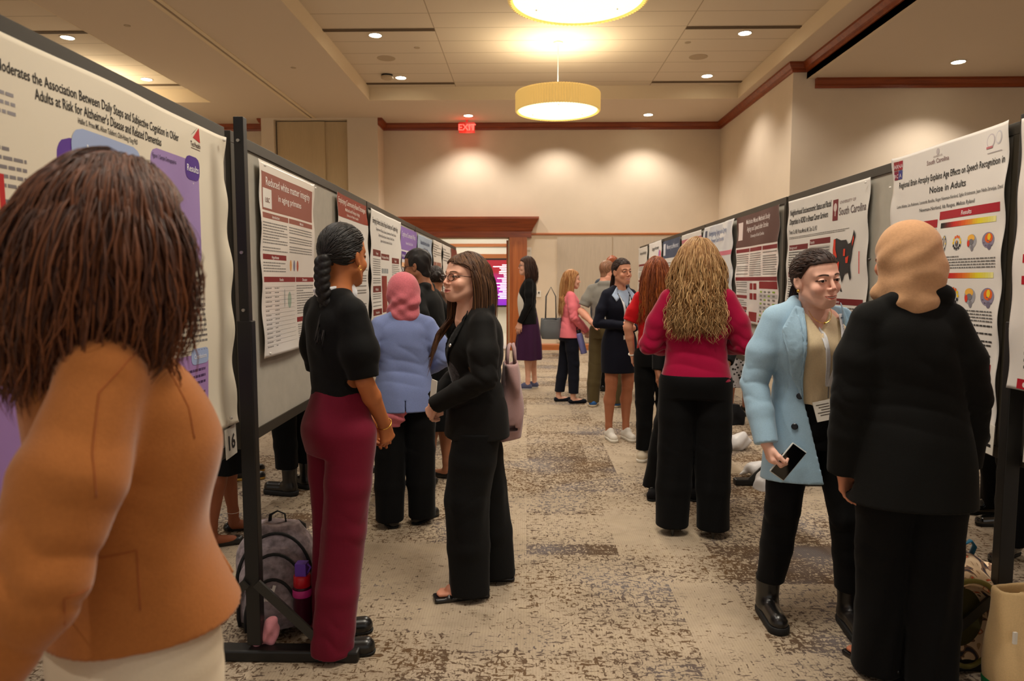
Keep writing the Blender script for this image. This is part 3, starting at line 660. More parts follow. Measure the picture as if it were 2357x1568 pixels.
HAIR = {}
def hair_mat(rgb, rough=.52):
    k = 'hair_%d_%d_%d' % rgb
    return mat(k, rgb, rough, vcol=True, spec=.35, noise=(90, .22), streak=(1, 1, .12))
def strands(mb_out, starts, dirs, n, step, r, R, T, head=(.079, .098, .094), grav=.35, wave=0, wf=6, pull=None, seed=0, flat=.45, out=1.0, shoulder=True, taper=.35, endcurl=0, lift=.0):
    """hair locks as tapered tubes that hug the skull, then hang; collects (V, Q, colour factor)"""
    rr = np.random.RandomState(seed); VV, QQ, CC = mb_out
    hc = np.array([0, -.012, .030]); hr = np.array(head) * out
    for i, (p, d) in enumerate(zip(starts, dirs)):
        p = np.array(p, float); d = np.array(d, float); d /= np.linalg.norm(d); pts = [p.copy()]; ph = rr.uniform(0, 6.3); st = step * rr.uniform(.85, 1.1); w1 = np.array([rr.uniform(-1, 1), rr.uniform(-1, 1), 0]); nn = n if isinstance(n, int) else n[i]
        lf = 1 + lift * rr.uniform(0, 1)
        for j in range(nn):
            t = j / nn; d = d + np.array([0, 0, -grav]) + (np.array(pull(p, t)) if pull else 0)
            d /= np.linalg.norm(d); q = p + d * st
            if wave: q = q + w1 * wave * math.sin(wf * t * 3.14 + ph) * t
            if endcurl: q = q + (q - hc) * [1, 1, 0] * -endcurl * max(t - .6, 0)
            if q[1] > .028 and q[2] < .066: q[1] -= (q[1] - .028) * .7; q[0] += math.copysign(.006, q[0])
            lq = 1 + (lf - 1) * min(max((.105 - q[2]) / .12, .08), 1) * (.25 if q[1] > .02 and q[2] > 0 else 1); e = (q - hc) / (hr * lq); L = np.linalg.norm(e)
            if L > 1.05 and q[2] > .02: q = hc + e / L * 1.05 * hr * lq
            if L < 1:
                q = hc + e / L * hr * lq
                d = q - p; d /= max(np.linalg.norm(d), 1e-6)
            if q[2] < -.06:      # keep clear of the neck and face
                ne = q - np.array([0, -.03, q[2]]); L = np.hypot(ne[0] / .062, ne[1] / .062)
                if L < 1: q = np.array([0, -.03, q[2]]) + ne / max(L, .05)
            if shoulder:         # rest on the shoulders
                zs = -.195 - .10 * abs(q[0]) * 2; 
                yb = -.125 if q[1] < -.03 else .09
                if q[2] < zs and abs(q[0]) < .2 and yb < q[1] < -.03: q[1] = max(yb, q[1] - .012)
                elif q[2] < zs and abs(q[0]) < .2 and -.03 <= q[1] < yb: q[1] = min(yb, q[1] + .012)
            pts.append(q); p = q
        P = np.array(pts); m = len(P); r0 = r * rr.uniform(.7, 1.3); c = rr.uniform(0, 1); ns = 4
        T_ = np.gradient(P, axis=0); T_ /= np.linalg.norm(T_, axis=1)[:, None] + 1e-9
        nrm = P - hc; nrm -= T_ * np.sum(nrm * T_, 1)[:, None]; nrm /= np.linalg.norm(nrm, axis=1)[:, None] + 1e-9; bt = np.cross(T_, nrm)
        tt = np.linspace(0, 1, m); rad = r0 * np.minimum(1, .5 + tt * 4) * (1 - (1 - taper) * tt ** 2); rad[-1] *= .15
        a = np.arange(ns) * 2 * PI / ns; ring = P[:, None] + rad[:, None, None] * (np.cos(a)[None, :, None] * bt[:, None] + flat * np.sin(a)[None, :, None] * nrm[:, None])
        off = sum(len(v) for v in VV); VV.append(ring.reshape(-1, 3) @ R.T + T)
        ii, kk = np.meshgrid(np.arange(m - 1), np.arange(ns), indexing='ij'); k2 = (kk + 1) % ns
        QQ.append(np.stack([ii * ns + kk, ii * ns + k2, (ii + 1) * ns + k2, (ii + 1) * ns + kk], -1).reshape(-1, 4) + off); CC.append(np.repeat(np.stack([np.full(m, c), tt], 1), ns, 0))
def scalp(n, seed=0, front=.065, low=-.02, zmin=-.03, r=(.075, .094, .090)):
    """random points on the haired part of the skull and the parting-to-side flow there"""
    rr = np.random.RandomState(seed); out = []
    while len(out) < n:
        v = rr.normal(size=3); v /= np.linalg.norm(v); p = np.array([0, -.012, .030]) + v * r
        if p[2] < zmin: continue
        if p[1] > -.008 and p[2] < min(max((p[1] + .008) / .050, 0), 1) * .069 - p[0] ** 2 * 2.2 + .003: continue
        out.append(p)
    return np.array(out)
def make_hair(parent, style, rgb, R, T, seed=0, rgb2=None, n=None, roots=None, rs=1.0, lift=None, ln=None, wv=1.0, ec=.25):
    """style: long, bob, wavy, pulled, braid, bun, short, buzz; returns the object"""
    rgb2 = rgb2 or tuple(min(255, int(c * 1.5 + 8)) for c in rgb); out = ([], [], []); F = Field(.005)
    if style == 'buzz':
        F.ell((0, -.014, .034), (.0745, .0935, .0885), .01).cone((0, -.03, -.02), (0, -.04, -.07), .058, .050, .02).plane((0, .052, .06), (0, 1, -.55)).plane((0, 0, -.075), (0, 0, -1)); F.carve(lambda X, Y, Z: np.maximum(-Y - .012 + np.abs(Z) * 0, Z - .012) * -1 * -1)
    elif style == 'short':
        F.ell((0, -.016, .042), (.080, .098, .092), .02).cone((0, -.04, -.02), (0, -.045, -.06), .058, .050, .03).folds(.006, seed, (60, 60, 40)); F.carve(lambda X, Y, Z: np.maximum(.035 - Y, Z - .062)); F.carve(lambda X, Y, Z: np.maximum(-.01 - Y, Z - .0))
    else:
        F.ell((0, -.016, .036), (.0795, .0985, .0945), .01).ell((0, .044, .055), (.058, .037, .049), .02)
        if style in ('long', 'bob', 'wavy'): F.cone((0, -.045, -.0), (0, -.062, -.11), .066, .062, .03, flat=((0, 1, 0), .8))
        if style in ('long', 'wavy'): F.cone((0, -.066, -.10), (0, -.125, -.25), .062, .075, .03, flat=((0, 1, 0), .35))
        F.carve(lambda X, Y, Z: np.maximum(-.008 - Y, Z - np.clip((Y + .008) / .050, 0, 1) * .067 + X * X * 2.2 - .004))
        if style in ('pulled', 'braid', 'bun'): F.carve(lambda X, Y, Z: np.maximum(-.035 - Y, Z + .012))
        if style in ('pulled', 'braid', 'bun'): F.plane((0, 0, -.055), (0, -.3, -1))
    V, Q = F.mesh(); out[0].append(V @ R.T + T); out[1].append(Q); rr = np.random.RandomState(seed + 5)
    out[2].append(np.stack([.5 + .3 * np.sin(V[:, 0] * 330 + 4 * np.sin(V[:, 2] * 40)), np.full(len(V), .1)], 1))
    if style in ('long', 'bob', 'wavy'):
        N = n or {'long': 900, 'bob': 800, 'wavy': 900}[style]; P = scalp(N, seed); D = P * [1, .3, .0] + [0, -.02, 0]
        part = .012
        bk = np.clip((P[:, 1] + .10) / .12, .12, 1); D = np.stack([np.sign(P[:, 0] - part) * (.5 + np.abs(P[:, 0]) * 4) * bk, P[:, 1] * 2 - .25, -.4 + 0 * P[:, 0]], 1)
        D += rr.normal(size=D.shape) * .12
        def pull(p, t):
            return (0, -.10 if (p[1] > -.01 and p[2] > -.04) else 0, 0) if style != 'bob' else ((-.10 * np.sign(p[0]) * (t > .6)), -.07 if p[1] > 0 and p[2] > -.02 else 0, 0)
        L = ln or {'long': 26, 'bob': 14, 'wavy': 22}[style]
        if style == 'wavy': strands(out, P, D, L, .0185, .0042 * rs, R, T, grav=.42, wave=.013 * wv, wf=5.5, pull=pull, seed=seed, out=1.04, lift=lift or .22, flat=.55)
        elif style == 'long': strands(out, P, D, L, .0175, .0038 * rs, R, T, grav=.45, wave=.002, wf=3, pull=pull, seed=seed, out=1.03, lift=lift or .12)
        else: strands(out, P, D, L, .0175, .0040 * rs, R, T, grav=.35, wave=.006 * wv, wf=4, pull=pull, seed=seed, out=1.05, lift=lift or .2, endcurl=ec)
    elif style in ('pulled', 'braid', 'bun'):
        P = scalp(n or 750, seed); K = np.array([0, -.108, -.012 if style != 'bun' else .03])
        def pull(p, t): v = K - p; return tuple(v / np.linalg.norm(v) * .9)
        D = (K - P) * [1, 1, .6] + [0, 0, .01]
        strands(out, P, D, 12, .016, .0030, R, T, grav=0, pull=pull, seed=seed, shoulder=False, flat=.35, out=1.065)
        if style == 'pulled':
            n2 = 60; P = K + rr.normal(size=(n2, 3)) * .010; strands(out, P, np.tile([0, -.5, -.5], (n2, 1)) + rr.normal(size=(n2, 3)) * .15, 15, .018, .0055, R, T, grav=.4, wave=.006, wf=5, seed=seed + 1)
        if style == 'bun':
            F = Field(.005).ell(K + [0, -.012, .005], (.042, .034, .04), .01).folds(.006, 3, (80, 80, 80)); V, Q = F.mesh(); off = sum(len(v) for v in out[0]); out[0].append(V @ R.T + T); out[1].append(Q + off); out[2].append(np.stack([rr.rand(len(V)) * .4, .2 + 0 * V[:, 0]], 1))
        if style == 'braid':      # three plaits wound round each other, a tie, then a loose tail
            F = Field(.0042); m = 46
            for b in range(3):
                pts = []
                for j in range(m):
                    t = j / (m - 1); a = t * 15 + b * 2.094; pts.append((.016 * math.sin(a), -.118 - .030 * math.sin(t * 2.6) + .009 * math.sin(2 * a) + .045 * t, -.015 - .20 * t))
                F.chain(pts, [.017 - .005 * j / m for j in range(m)], .003)
            V, Q = F.mesh(); off = sum(len(v) for v in out[0]); out[0].append(V @ R.T + T); out[1].append(Q + off); out[2].append(np.stack([.3 + .25 * np.sin(V[:, 2] * 500 + V[:, 0] * 300), .2 + 0 * V[:, 0]], 1))
            n2 = 110; P = np.array([0, -.098, -.205]) + rr.normal(size=(n2, 3)) * .006; strands(out, P, np.tile([0, -.35, -1], (n2, 1)) + rr.normal(size=(n2, 3)) * .3, 11, .013, .0048, R, T, grav=.25, wave=.002, wf=3, seed=seed + 1, shoulder=False, pull=lambda p, t: (0, -.12 * t, .32 * max(0, t - .6)))
    V = np.concatenate(out[0]); Q = np.concatenate(out[1]); cc = np.concatenate(out[2]); a, b = np.array(lin(rgb)), np.array(lin(rgb2))
    m = np.clip(cc[:, 0] ** 1.5 * (.45 + .6 * cc[:, 1]) * .85, 0, 1)[:, None]; col = a * (1 - m) + b * m
    if roots is not None: q = np.clip(1 - cc[:, 1] * 2.2, 0, 1)[:, None] * .7; col = col * (1 - q) + np.array(lin(roots)) * q
    return np_obj('hair', V, Q, hair_mat(rgb), parent, col)

def hijab(parent, m, R, T, seed=0, tail=None):
    F = Field(.005); F.ell((0, -.022, .030), (.091, .116, .105), .03).cone((0, -.025, -.03), (0, -.038, -.12), .088, .090, .05).ell((0, -.03, -.165), (.092, .088, .055), .04)
    F.ell((0, -.085, -.045), (.062, .058, .055), .04)
    F.chain([(-.062, .045, -.115), (-.035, -.065, -.105), (.040, -.085, -.060)], [.028, .034, .048], .03)
    F.carve(lambda X, Y, Z: np.maximum(np.sqrt((X / .050) ** 2 + ((Z + .02) / .078) ** 2) - 1, .055 - Y) * .06)
    def g(X, Y, Z):
        a = np.arctan2(X, Y + .02); return .0042 * np.sin(a * 5 + Z * 42 + 2 * np.sin(Z * 24 + seed)) * np.clip((.08 - Z) / .1, 0.15, 1) + .0026 * np.sin(Z * 75 + X * 40 + 2.5 * np.sin(a * 2 + seed)) * np.clip(-Z * 12 + .3, 0, 1)
    F.disp(g)
    if tail:
        for a, b, r in tail: F.cone(a, b, r, r * .8, .03)
    V, Q = F.mesh(); return np_obj('headscarf', V @ R.T + T, Q, m, parent)

def xf(R, T, p): return tuple(R @ np.array(p) + np.array(T))
def shoes(parent, kind, feet, m, m2=None, name='shoe'):
    """feet: (x, y, yaw, side)"""
    for (x, y, yaw) in feet:
        F = Field(.005)
        if kind == 'boot':
            F.cone((0, -.045, .05), (0, .12, .045), .042, .042, .02, flat=((1, 0, 0), .9)).cone((0, -.035, .06), (0, -.035, .19), .044, .052, .03).plane((0, 0, .19), (0, 0, 1)).plane((0, 0, .03), (0, 0, -1))
        elif kind == 'sneaker':
            F.cone((0, -.05, .045), (0, .12, .036), .040, .036, .02).cone((0, -.03, .06), (0, .02, .085), .040, .030, .03).ell((0, -.06, .085), (.026, .012, .02), .01).plane((0, 0, .022), (0, 0, -1))
        elif kind == 'loafer':
            F.cone((0, -.055, .036), (0, .115, .030), .034, .037, .02).cone((0, -.04, .05), (0, .03, .055), .032, .028, .02).plane((0, 0, .010), (0, 0, -1))
        elif kind == 'flat':
            F.cone((0, -.06, .03), (0, .115, .022), .031, .032, .02).carve(lambda X, Y, Z: np.maximum(np.sqrt((X / .026) ** 2 + ((Y + .005) / .062) ** 2) * .026 - .026, .018 - Z)).plane((0, 0, .006), (0, 0, -1))
        elif kind == 'oxford':
            F.cone((0, -.055, .045), (0, .15, .028), .037, .033, .02).cone((0, -.035, .06), (0, .03, .075), .038, .028, .03).plane((0, 0, .018), (0, 0, -1))
        elif kind == 'heel':
            F.cone((0, -.06, .085), (0, .02, .055), .030, .030, .02).cone((0, .02, .045), (0, .12, .022), .032, .028, .02).cone((0, -.07, .07), (0, -.075, .0), .012, .006, .01).plane((0, 0, 0), (0, 0, -1))
        elif kind == 'sandal':
            F.box((0, .02, .012), (.040, .125, .012), .010); F.cone((-.036, .05, .02), (0, .045, .065), .009, .010, .01, flat=((0, 1, 0), 1.0)).cone((.036, .05, .02), (0, .045, .065), .009, .010, .01); F.cone((-.034, .08, .02), (0, .075, .05), .009, .010, .01).cone((.034, .08, .02), (0, .075, .05), .009, .010, .01); F.cone((-.03, -.06, .04), (0, -.10, .05), .008, .008, .01).cone((.03, -.06, .04), (0, -.10, .05), .008, .008, .01)
        V, Q = F.mesh(); o = np_obj(name, V, Q, m, parent); o.location = (x, y, 0); o.rotation_euler = (0, 0, yaw)
        if m2 is not None and kind in ('boot', 'sneaker', 'loafer', 'oxford'):
            hh = {'boot': .034, 'sneaker': .026, 'loafer': .014, 'oxford': .022}[kind]; wd = {'boot': .047, 'sneaker': .043, 'loafer': .037, 'oxford': .037}[kind]
            F = Field(.005); F.cone((0, -.05, .02), (0, .12 if kind != 'oxford' else .15, .02), wd, wd * (.97 if kind != 'oxford' else .85), .02).plane((0, 0, hh), (0, 0, 1)).plane((0, 0, .001), (0, 0, -1)); V, Q = F.mesh(); s_ = np_obj('sole', V, Q, m2, o)
def unit(v): v = np.array(v, float); return v / np.linalg.norm(v)
DEF = dict(H=1.65, wide=1.0, skin=(206, 152, 122), lip=(176, 92, 84), brow=(60, 40, 30), iris=(70, 44, 26), hair=None, head=(0, 0, 0), look=(0, 0), lean=(0, 0), face={})
REST = dict(e=(.215, -.045, 1.115), w=(.225, .02, .875), hd=(0, .12, -1), pn=(-1, 0, 0), curl=.35, thumb=.4)
def arm_pts(a, side):
    """joints of an arm; the resting pose is mirrored for the left side, given joints are taken as they are"""
    q = {k: ((v[0] * side, v[1], v[2]) if k in ('e', 'w', 'hd', 'pn') else v) for k, v in REST.items()}; q.update(a or {}); g = lambda p: np.array(p, float)
    return g(q['e']), g(q['w']), g(q['hd']), g(q['pn']), q
class Person:
    def __init__(s, label, loc, rz, name='person', group=None, **kw):
        s.p = dict(DEF); s.p.update(kw); s.root = thing(name, label, 'person', (loc[0], loc[1], 0), rz, group)
        k = s.p['H'] / 1.70; s.root.scale = (k * s.p['wide'], k * s.p['wide'], k); s.lx, s.ly = s.p['lean']
        s.sx = s.p.get('shw', .150); s.arms = s.p.get('arms', {}); s.feet = s.p.get('feet', [(.095, 0, -.12), (-.095, 0, .12)])
        s.hy, s.hx, s.ht = s.p['head']   # head yaw (to the person's left +), roll, pitch (down +)
        top = s.L(1.45); s.T = np.array([top[0], top[1] + .03, 1.575 + s.p.get('hz', 0)]); s.T[0] += s.lx * .05; s.T[1] += s.ly * .03; s.T += np.array(s.p.get('hoff', (0, 0, 0)))
        s.R = rotm(-s.ht, s.hx, s.hy)
    def L(s, z):   # the spine: shift of the body's axis at a height
        t = max(0, z - .9) / .55; return np.array([s.lx * t ** 1.3, s.ly * t ** 1.3])
    def sec(s, rows): return [(z, cx + s.L(z)[0], cy + s.L(z)[1], rx, ry) for z, cx, cy, rx, ry in rows]
    def sh(s, side): l = s.L(1.385); return np.array([side * s.sx + l[0], -.015 + l[1], 1.385])
    def arm(s, side): return arm_pts(s.arms.get('r' if side > 0 else 'l'), side)
    def skel_knees(s, i):
        x, y, yaw = s.feet[i]; hip = np.array([math.copysign(.085, x), 0, .88]); ank = np.array([x, y - .03, .08]); kn = (hip + ank) / 2 + np.array([0, .02, .02]) + np.array(s.p.get('knee', [(0, 0, 0), (0, 0, 0)])[i]); return hip, kn, ank
    def body(s, bare_arm=(1.0, 1.0), legs=None, h=.0030, neck=1.0, legrgb=None, chest=True, face=True, hand_h=.0032):
        """bare_arm: share of each forearm/arm from the wrist that is skin (right, left), None: no such hand shown; legs: height up to which legs are bare"""
        p = s.p; VV, QQ, CC = [], [], []; mi = []; sk = p['skin']
        def put(V, Q, c, m=0): off = sum(len(v) for v in VV); VV.append(V); QQ.append(Q + off); CC.append(c); mi.append(np.full(len(Q), m))
        V, Q = head_field(h if face else .0045, dict(p['face'], neck=neck)).mesh(); c = head_cols(V, sk, p['lip'], p['brow'], p['face']); put(V @ s.R.T + s.T, Q, c)
        V, Q, c = eye_mesh(s.R, s.T, p['look'], p['iris']); put(V, Q, c, 1)
        if chest:
            F = Field(.008); l = s.L(1.42); F.cone((l[0], l[1] + .0, 1.49), (l[0], l[1] + .005, 1.41), .048 * neck, .052 * neck, .03).cone((l[0] - .07, l[1] - .005, 1.365), (l[0] + .07, l[1] - .005, 1.365), .04, .04, .04).loft(s.sec([(.9, 0, 0, .13, .09), (1.05, 0, 0, .11, .085), (1.25, 0, .0, .135, .095), (1.36, 0, -.004, .11, .06)]), .03)
            V, Q = F.mesh(); put(V, Q, np.tile(lin(sk), (len(V), 1)))
        for side, ba in ((1, bare_arm[0]), (-1, bare_arm[1])):
            if ba is None: continue
            e, w, hd, pn, q = s.arm(side); F = Field(hand_h); S_ = s.sh(side); ar = p.get('armr', 1.0)
            F.chain([e + (w - e) * (1 - min(ba, 1)), e + (w - e) * .45 if ba >= .6 else (e + w) / 2 * .4 + w * .6, w], [.036 * ar, .033 * ar, .0235], .01) if ba < 1 else F.chain([e, e + (w - e) * .35, w], [.037 * ar, .038 * ar, .0235], .01)
            if ba > 1: F.cone(e, S_ + (e - S_) * .30 + np.array([-side * .004, 0, 0]), .038 * ar, .041 * ar, .012)
            s.tips = hand(F, w, hd, pn, q.get('side', -side) * 1, q['curl'], q['thumb'], p.get('handsc', .95))
            V, Q = F.mesh(); put(V, Q, np.tile(lin(p.get('handrgb', sk)), (len(V), 1)))
        if legs:
            for i in (0, 1):
                hip, kn, ank = s.skel_knees(i); F = Field(.006); x, y, yaw = s.feet[i]; f = np.array([-math.sin(yaw), math.cos(yaw), 0]); lr = p.get('legr', 1.0)
                F.chain([hip, kn + (0, 0, .06), kn, kn + (ank - kn) * .3 + np.array([0, -.018, 0]), ank + (0, 0, .05), ank], [.085 * lr, .056 * lr, .050 * lr, .053 * lr, .030 * lr, .032 * lr], .02)
                F.cone(ank + (0, 0, -.035), ank + f * .15 + (0, 0, -.055), .032, .024, .02, flat=((1, 0, 0), .95)); F.plane((0, 0, .004), (0, 0, -1)); F.plane((0, 0, legs), (0, 0, 1))
                V, Q = F.mesh(); a = np.array(lin(legrgb or sk)); c = np.tile(a, (len(V), 1)); 
                if p.get('sheer'): t = np.clip((V[:, 2] - .1) / .35, 0, 1)[:, None]; c = np.array(lin((42, 26, 20))) * (1 - t * .55) + a * t * .55
                put(V, Q, c)
        V = np.concatenate(VV); Q = np.concatenate(QQ); s.bodyo = np_obj('body', V, Q, [M_skin, M_eye], s.root, np.concatenate(CC), mi=np.concatenate(mi)); return s.bodyo
    def top(s, m, name='blazer', hem=.84, sleeve=1.0, fit=1.0, waist=.13, hips=.165, bust=.158, depth=1.0, shoulder=.050, sr=(.056, .048, .038), amp=.0035, seed=1, collar=True, extra=None, cuff=None, neck=.07, nz=1.425, flare=0, h=.0068, hemtilt=(0, 0), front=None, drop=0, puff=0):
        F = Field(h); f = fit; dd = depth
        rows = [(hem - .03, 0, 0, hips + flare, (hips * .74 + flare * .7) * dd), (.93, 0, -.002, hips * .98, .125 * dd), (1.08, 0, 0, waist, .098 * dd), (1.25, 0, .010, bust, .120 * dd), (1.34, 0, -.004, .150, .100 * dd), (1.40, 0, -.012, .10, .07), (1.44, 0, -.014, neck, .055)]
        rows = [r for r in rows if r[0] >= hem - .031 and not (r[0] == .93 and abs(hem - .96) < .045)]
        F.loft(s.sec([(z, cx, cy, rx * f, ry * f) for z, cx, cy, rx, ry in rows]), .02)
        for side in (1, -1):
            S_ = s.sh(side); e, w, hd, pn, q = s.arm(side); l = s.L(1.41)
            F.cone((l[0] + side * .05, l[1] - .018, 1.408), S_ + (-side * .018, 0, -.014 - drop), .040, shoulder * .92, .03); S0 = S_; S_ = S_ + np.array([-side * .008, 0, -.034])
            en = w if sleeve >= 1 else (S_ + (e - S_) * (sleeve * 2) if sleeve <= .5 else e + (w - e) * ((sleeve - .5) * 2))
            if sleeve > .5:
                F.chain([S_, S_ + (e - S_) * .5 + np.array([side * .008 * (1 + puff), 0, 0]), e], [shoulder * 1.04, sr[0] * (1 + puff), sr[1]], .022); F.chain([e, e + (en - e) * .5, en + unit(en - e) * .012], [sr[1], (sr[1] + sr[2]) / 2 + .003, sr[2]], .012)
            else:
                mid = S_ + (en - S_) * .6; F.chain([S_, mid, en], [shoulder * 1.04, sr[0] * (1 + puff), sr[2]], .022)
            F.creases(e, en - S_, amp * .75, 105, .10); F.creases(S_ + (0, 0, -.11), (side * .6, 0, 1), amp * .45, 60, .08)
            dr = unit(en - (e if sleeve > .5 else S_)); q0 = en + dr * .008
            F.ops.append(('c', (lambda X, Y, Z, q0=q0, dr=dr: np.maximum(-((X - q0[0]) * dr[0] + (Y - q0[1]) * dr[1] + (Z - q0[2]) * dr[2]), np.sqrt((X - q0[0]) ** 2 + (Y - q0[1]) ** 2 + (Z - q0[2]) ** 2) - .075)), None, None, 0))
        if collar:
            l = s.L(1.44); F.cone((l[0] - .045, l[1] - .050, 1.430), (l[0] + .045, l[1] - .050, 1.430), .031, .031, .02).cone((l[0] - .055, l[1] - .035, 1.43), (l[0] - .05, l[1] + .02, 1.405), .022, .016, .015).cone((l[0] + .055, l[1] - .035, 1.43), (l[0] + .05, l[1] + .02, 1.405), .022, .016, .015)
        if extra: extra(F, s)
        F.folds(amp * .45, seed, (20, 20, 9)); l = s.L(1.2)
        F.creases((0, -.09, 1.06), (.25, 0, 1), amp * .8, 70, .12); F.creases((.03, -.10, 1.20), (.9, 0, .5), amp * .5, 50, .12)
        if front: F.carve(front)
        F.plane((0, 0, hem), (hemtilt[0], hemtilt[1], -1)); V, Q = F.mesh(); o = np_obj(name, V, Q, m, s.root); return s._bvh(o, V, Q)
    def _bvh(s, o, V, Q): s.bv = BVHTree.FromPolygons([tuple(v) for v in V], [tuple(int(i) for i in q) for q in Q]); return o
    def trousers(s, m, name='trousers', r=(.093, .075, .07), top=1.07, hem=.03, hips=.158, waist=.13, amp=.004, seed=2, break_=0, h=.0072, flat=1.0, split=0, butt=.012, cut=None):
        F = Field(h); F.loft(s.sec([(.80, 0, -.006, hips * .98, .118), (.90, 0, -butt, hips, .122), (1.0, 0, -.004, (hips + waist) / 2, .105), (top, 0, 0, waist, .095)]), .03)
        for i in (0, 1):
            hip, kn, ank = s.skel_knees(i); g = np.array([ank[0], ank[1] + .01, hem]); F.chain([hip, (hip + kn) / 2 + (0, 0, 0), kn, (kn + g) / 2, g - (0, 0, .03)], [r[0], (r[0] + r[1]) / 2, r[1], (r[1] + r[2]) / 2, r[2]], .015)
            if break_: F.creases(g + (0, .0, .06), (0, .4, 1), break_, 75, .10)
            F.creases(kn, (.3, 0, 1), amp * .9, 60, .10)
        F.disp(lambda X, Y, Z: amp * .9 * np.sin(X * 70 + 2.2 * np.sin(Z * 5 + seed)) * np.clip((.8 - Z) * 3, 0, 1) * .8)
        F.folds(amp * .7, seed, (14, 14, 6)); F.creases((0, .1, .86), (.8, 0, 1), amp, 60, .12); F.plane((0, 0, hem), (0, 0, -1)); F.plane((0, 0, cut or 9), (0, 0, 1)); V, Q = F.mesh(); return np_obj(name, V, Q, m, s.root)
    def skirt(s, m, name='skirt', hem=.5, top=1.08, hips=.165, waist=.125, hemr=.22, amp=.01, n=9, seed=0, h=.008, cut=None):
        F = Field(h); F.loft(s.sec([(hem - .02, 0, 0, hemr, hemr * .8), (.72, 0, -.004, (hemr + hips) / 2, (hemr + hips) * .39), (.90, 0, -.008, hips, .125), (top, 0, 0, waist, .095)]), .02)
        F.disp(lambda X, Y, Z: amp * np.sin(np.arctan2(Y, X) * n + seed) * np.clip((.95 - Z) / .4, 0, 1)); F.plane((0, 0, hem), (0, 0, -1)); F.plane((0, 0, cut or 9), (0, 0, 1)); F.carve(lambda X, Y, Z: np.maximum(np.sqrt(X ** 2 + (Y * 1.2) ** 2) - hemr * .8, Z - hem - .06)); V, Q = F.mesh(); o = np_obj(name, V, Q, m, s.root); return s._bvh(o, V, Q)
    def onto(s, pts, m, name, parent=None, off=.003, thick=.004, frm=(0, 1, 0), sub=.012, mb=None, side=None, solid=True):
        """lay a flat outline given in (x, z) onto the garment last built, seen along frm; a thin shell of cloth"""
        bm = bmesh.new(); vs = [bm.verts.new((x, 0, z)) for x, z in pts]; bm.faces.new(vs); bmesh.ops.triangulate(bm, faces=bm.faces)
        for _ in range(6):
            es = [e for e in bm.edges if e.calc_length() > sub * 1.6]
            if not es: break
            bmesh.ops.subdivide_edges(bm, edges=es, cuts=1); bmesh.ops.triangulate(bm, faces=bm.faces)
        fr = Vector(frm).normalized(); ref = None; bad = []
        ax = Vector((fr.y, -fr.x, 0))
        for v in bm.verts:
            o = ax * v.co.x + Vector((0, 0, v.co.z)) + fr * .6; hit = s.bv.ray_cast(o, -fr, 1.2)
            if hit[0] is not None: v.co = hit[0] + fr * off; ref = v.co.copy()
            else: bad.append((v, o))
        good = [v for v in bm.verts if v not in [b[0] for b in bad]]
        for v, o in bad:
            if good: g = min(good, key=lambda q: (q.co - o + fr * (o - q.co).dot(fr)).length); dpt = (g.co - o).dot(-fr); v.co = o - fr * dpt
        
        for _ in range(7): bmesh.ops.smooth_vert(bm, verts=bm.verts, factor=.5, use_axis_x=False, use_axis_y=True, use_axis_z=False)
        me = bpy.data.meshes.new(name); bm.to_mesh(me); bm.free(); me.materials.append(m); o = bpy.data.objects.new(name, me); C.objects.link(o); o.parent = parent or s.root
        if solid: q = o.modifiers.new('thickness', 'SOLIDIFY'); q.thickness = thick; q.offset = 0
        me.polygons.foreach_set('use_smooth', [True] * len(me.polygons)); return o
    def at(s, x, z, frm=(0, 1, 0), off=.004):
        fr = Vector(frm).normalized(); ax = Vector((fr.y, -fr.x, 0)); hit = s.bv.ray_cast(ax * x + Vector((0, 0, z)) + fr * .6, -fr, 1.2)
        return (hit[0] + fr * off, hit[1]) if hit[0] is not None else (ax * x + Vector((0, 0, z)) + fr * .12, fr)
    def button(s, x, z, m, r=.012, frm=(0, 1, 0), parent=None):
        p, n = s.at(x, z, frm); q = n.to_track_quat('Z', 'Y').to_matrix(); mb = MB(); mb.lathe([(.0001, .004), (r * .8, .004), (r, .002), (r, -.003)], 14); mb.v = [tuple(q @ Vector(v) + p) for v in mb.v]; return mb.build('button', m, parent or s.root)
    def hairdo(s, style, rgb, **kw): return make_hair(s.root, style, rgb, s.R, s.T, **kw)
    def shoe(s, kind, m, m2=None, dy=0): shoes(s.root, kind, [(x, y + dy, yaw) for x, y, yaw in s.feet], m, m2)
    def glasses(s, m, m_lens=None):
        mb = MB()
        for sd in (-1, 1):
            pts = [xf(s.R, s.T, (sd * .033 + .0225 * math.cos(a), .0975 - .10 * abs(.0225 * math.cos(a)) * (1 if math.cos(a) * sd > 0 else 0), -.004 + .0175 * math.sin(a))) for a in np.linspace(0, 2 * PI, 25)]; mb.tube(pts, .0019, 6, cap=False)
            mb.tube([xf(s.R, s.T, q) for q in ((sd * .055, .094, .004), (sd * .071, .085, .006), (sd * .080, .02, .004), (sd * .079, -.02, -.004))], .0019, 6)
        mb.tube([xf(s.R, s.T, q) for q in ((-.011, .0985, .0), (0, .101, .003), (.011, .0985, .0))], .0017, 6); return mb.build('glasses', m, s.root, smooth=True)
def cloth(name, rgb, rough=.85, sheen=.25, nz=.05, scale=220, bump=.18): return mat(name, rgb, rough, spec=.12, sheen=sheen * (.2 if sum(rgb) < 160 else .7), noise=(scale, nz), bump=(scale * 2.0, bump * 1.6))
# ================================================================ the people in the photograph
BLK = cloth('black_suiting', (19, 19, 19), .75); BLK2 = cloth('black_trouser_cloth', (12, 12, 13), .8); LEA = mat('black_leather', (18, 17, 17), .28, spec=.6); SOLE = mat('black_rubber', (20, 20, 20), .7)
OLV = (176, 120, 88); FAIR = (226, 172, 146)
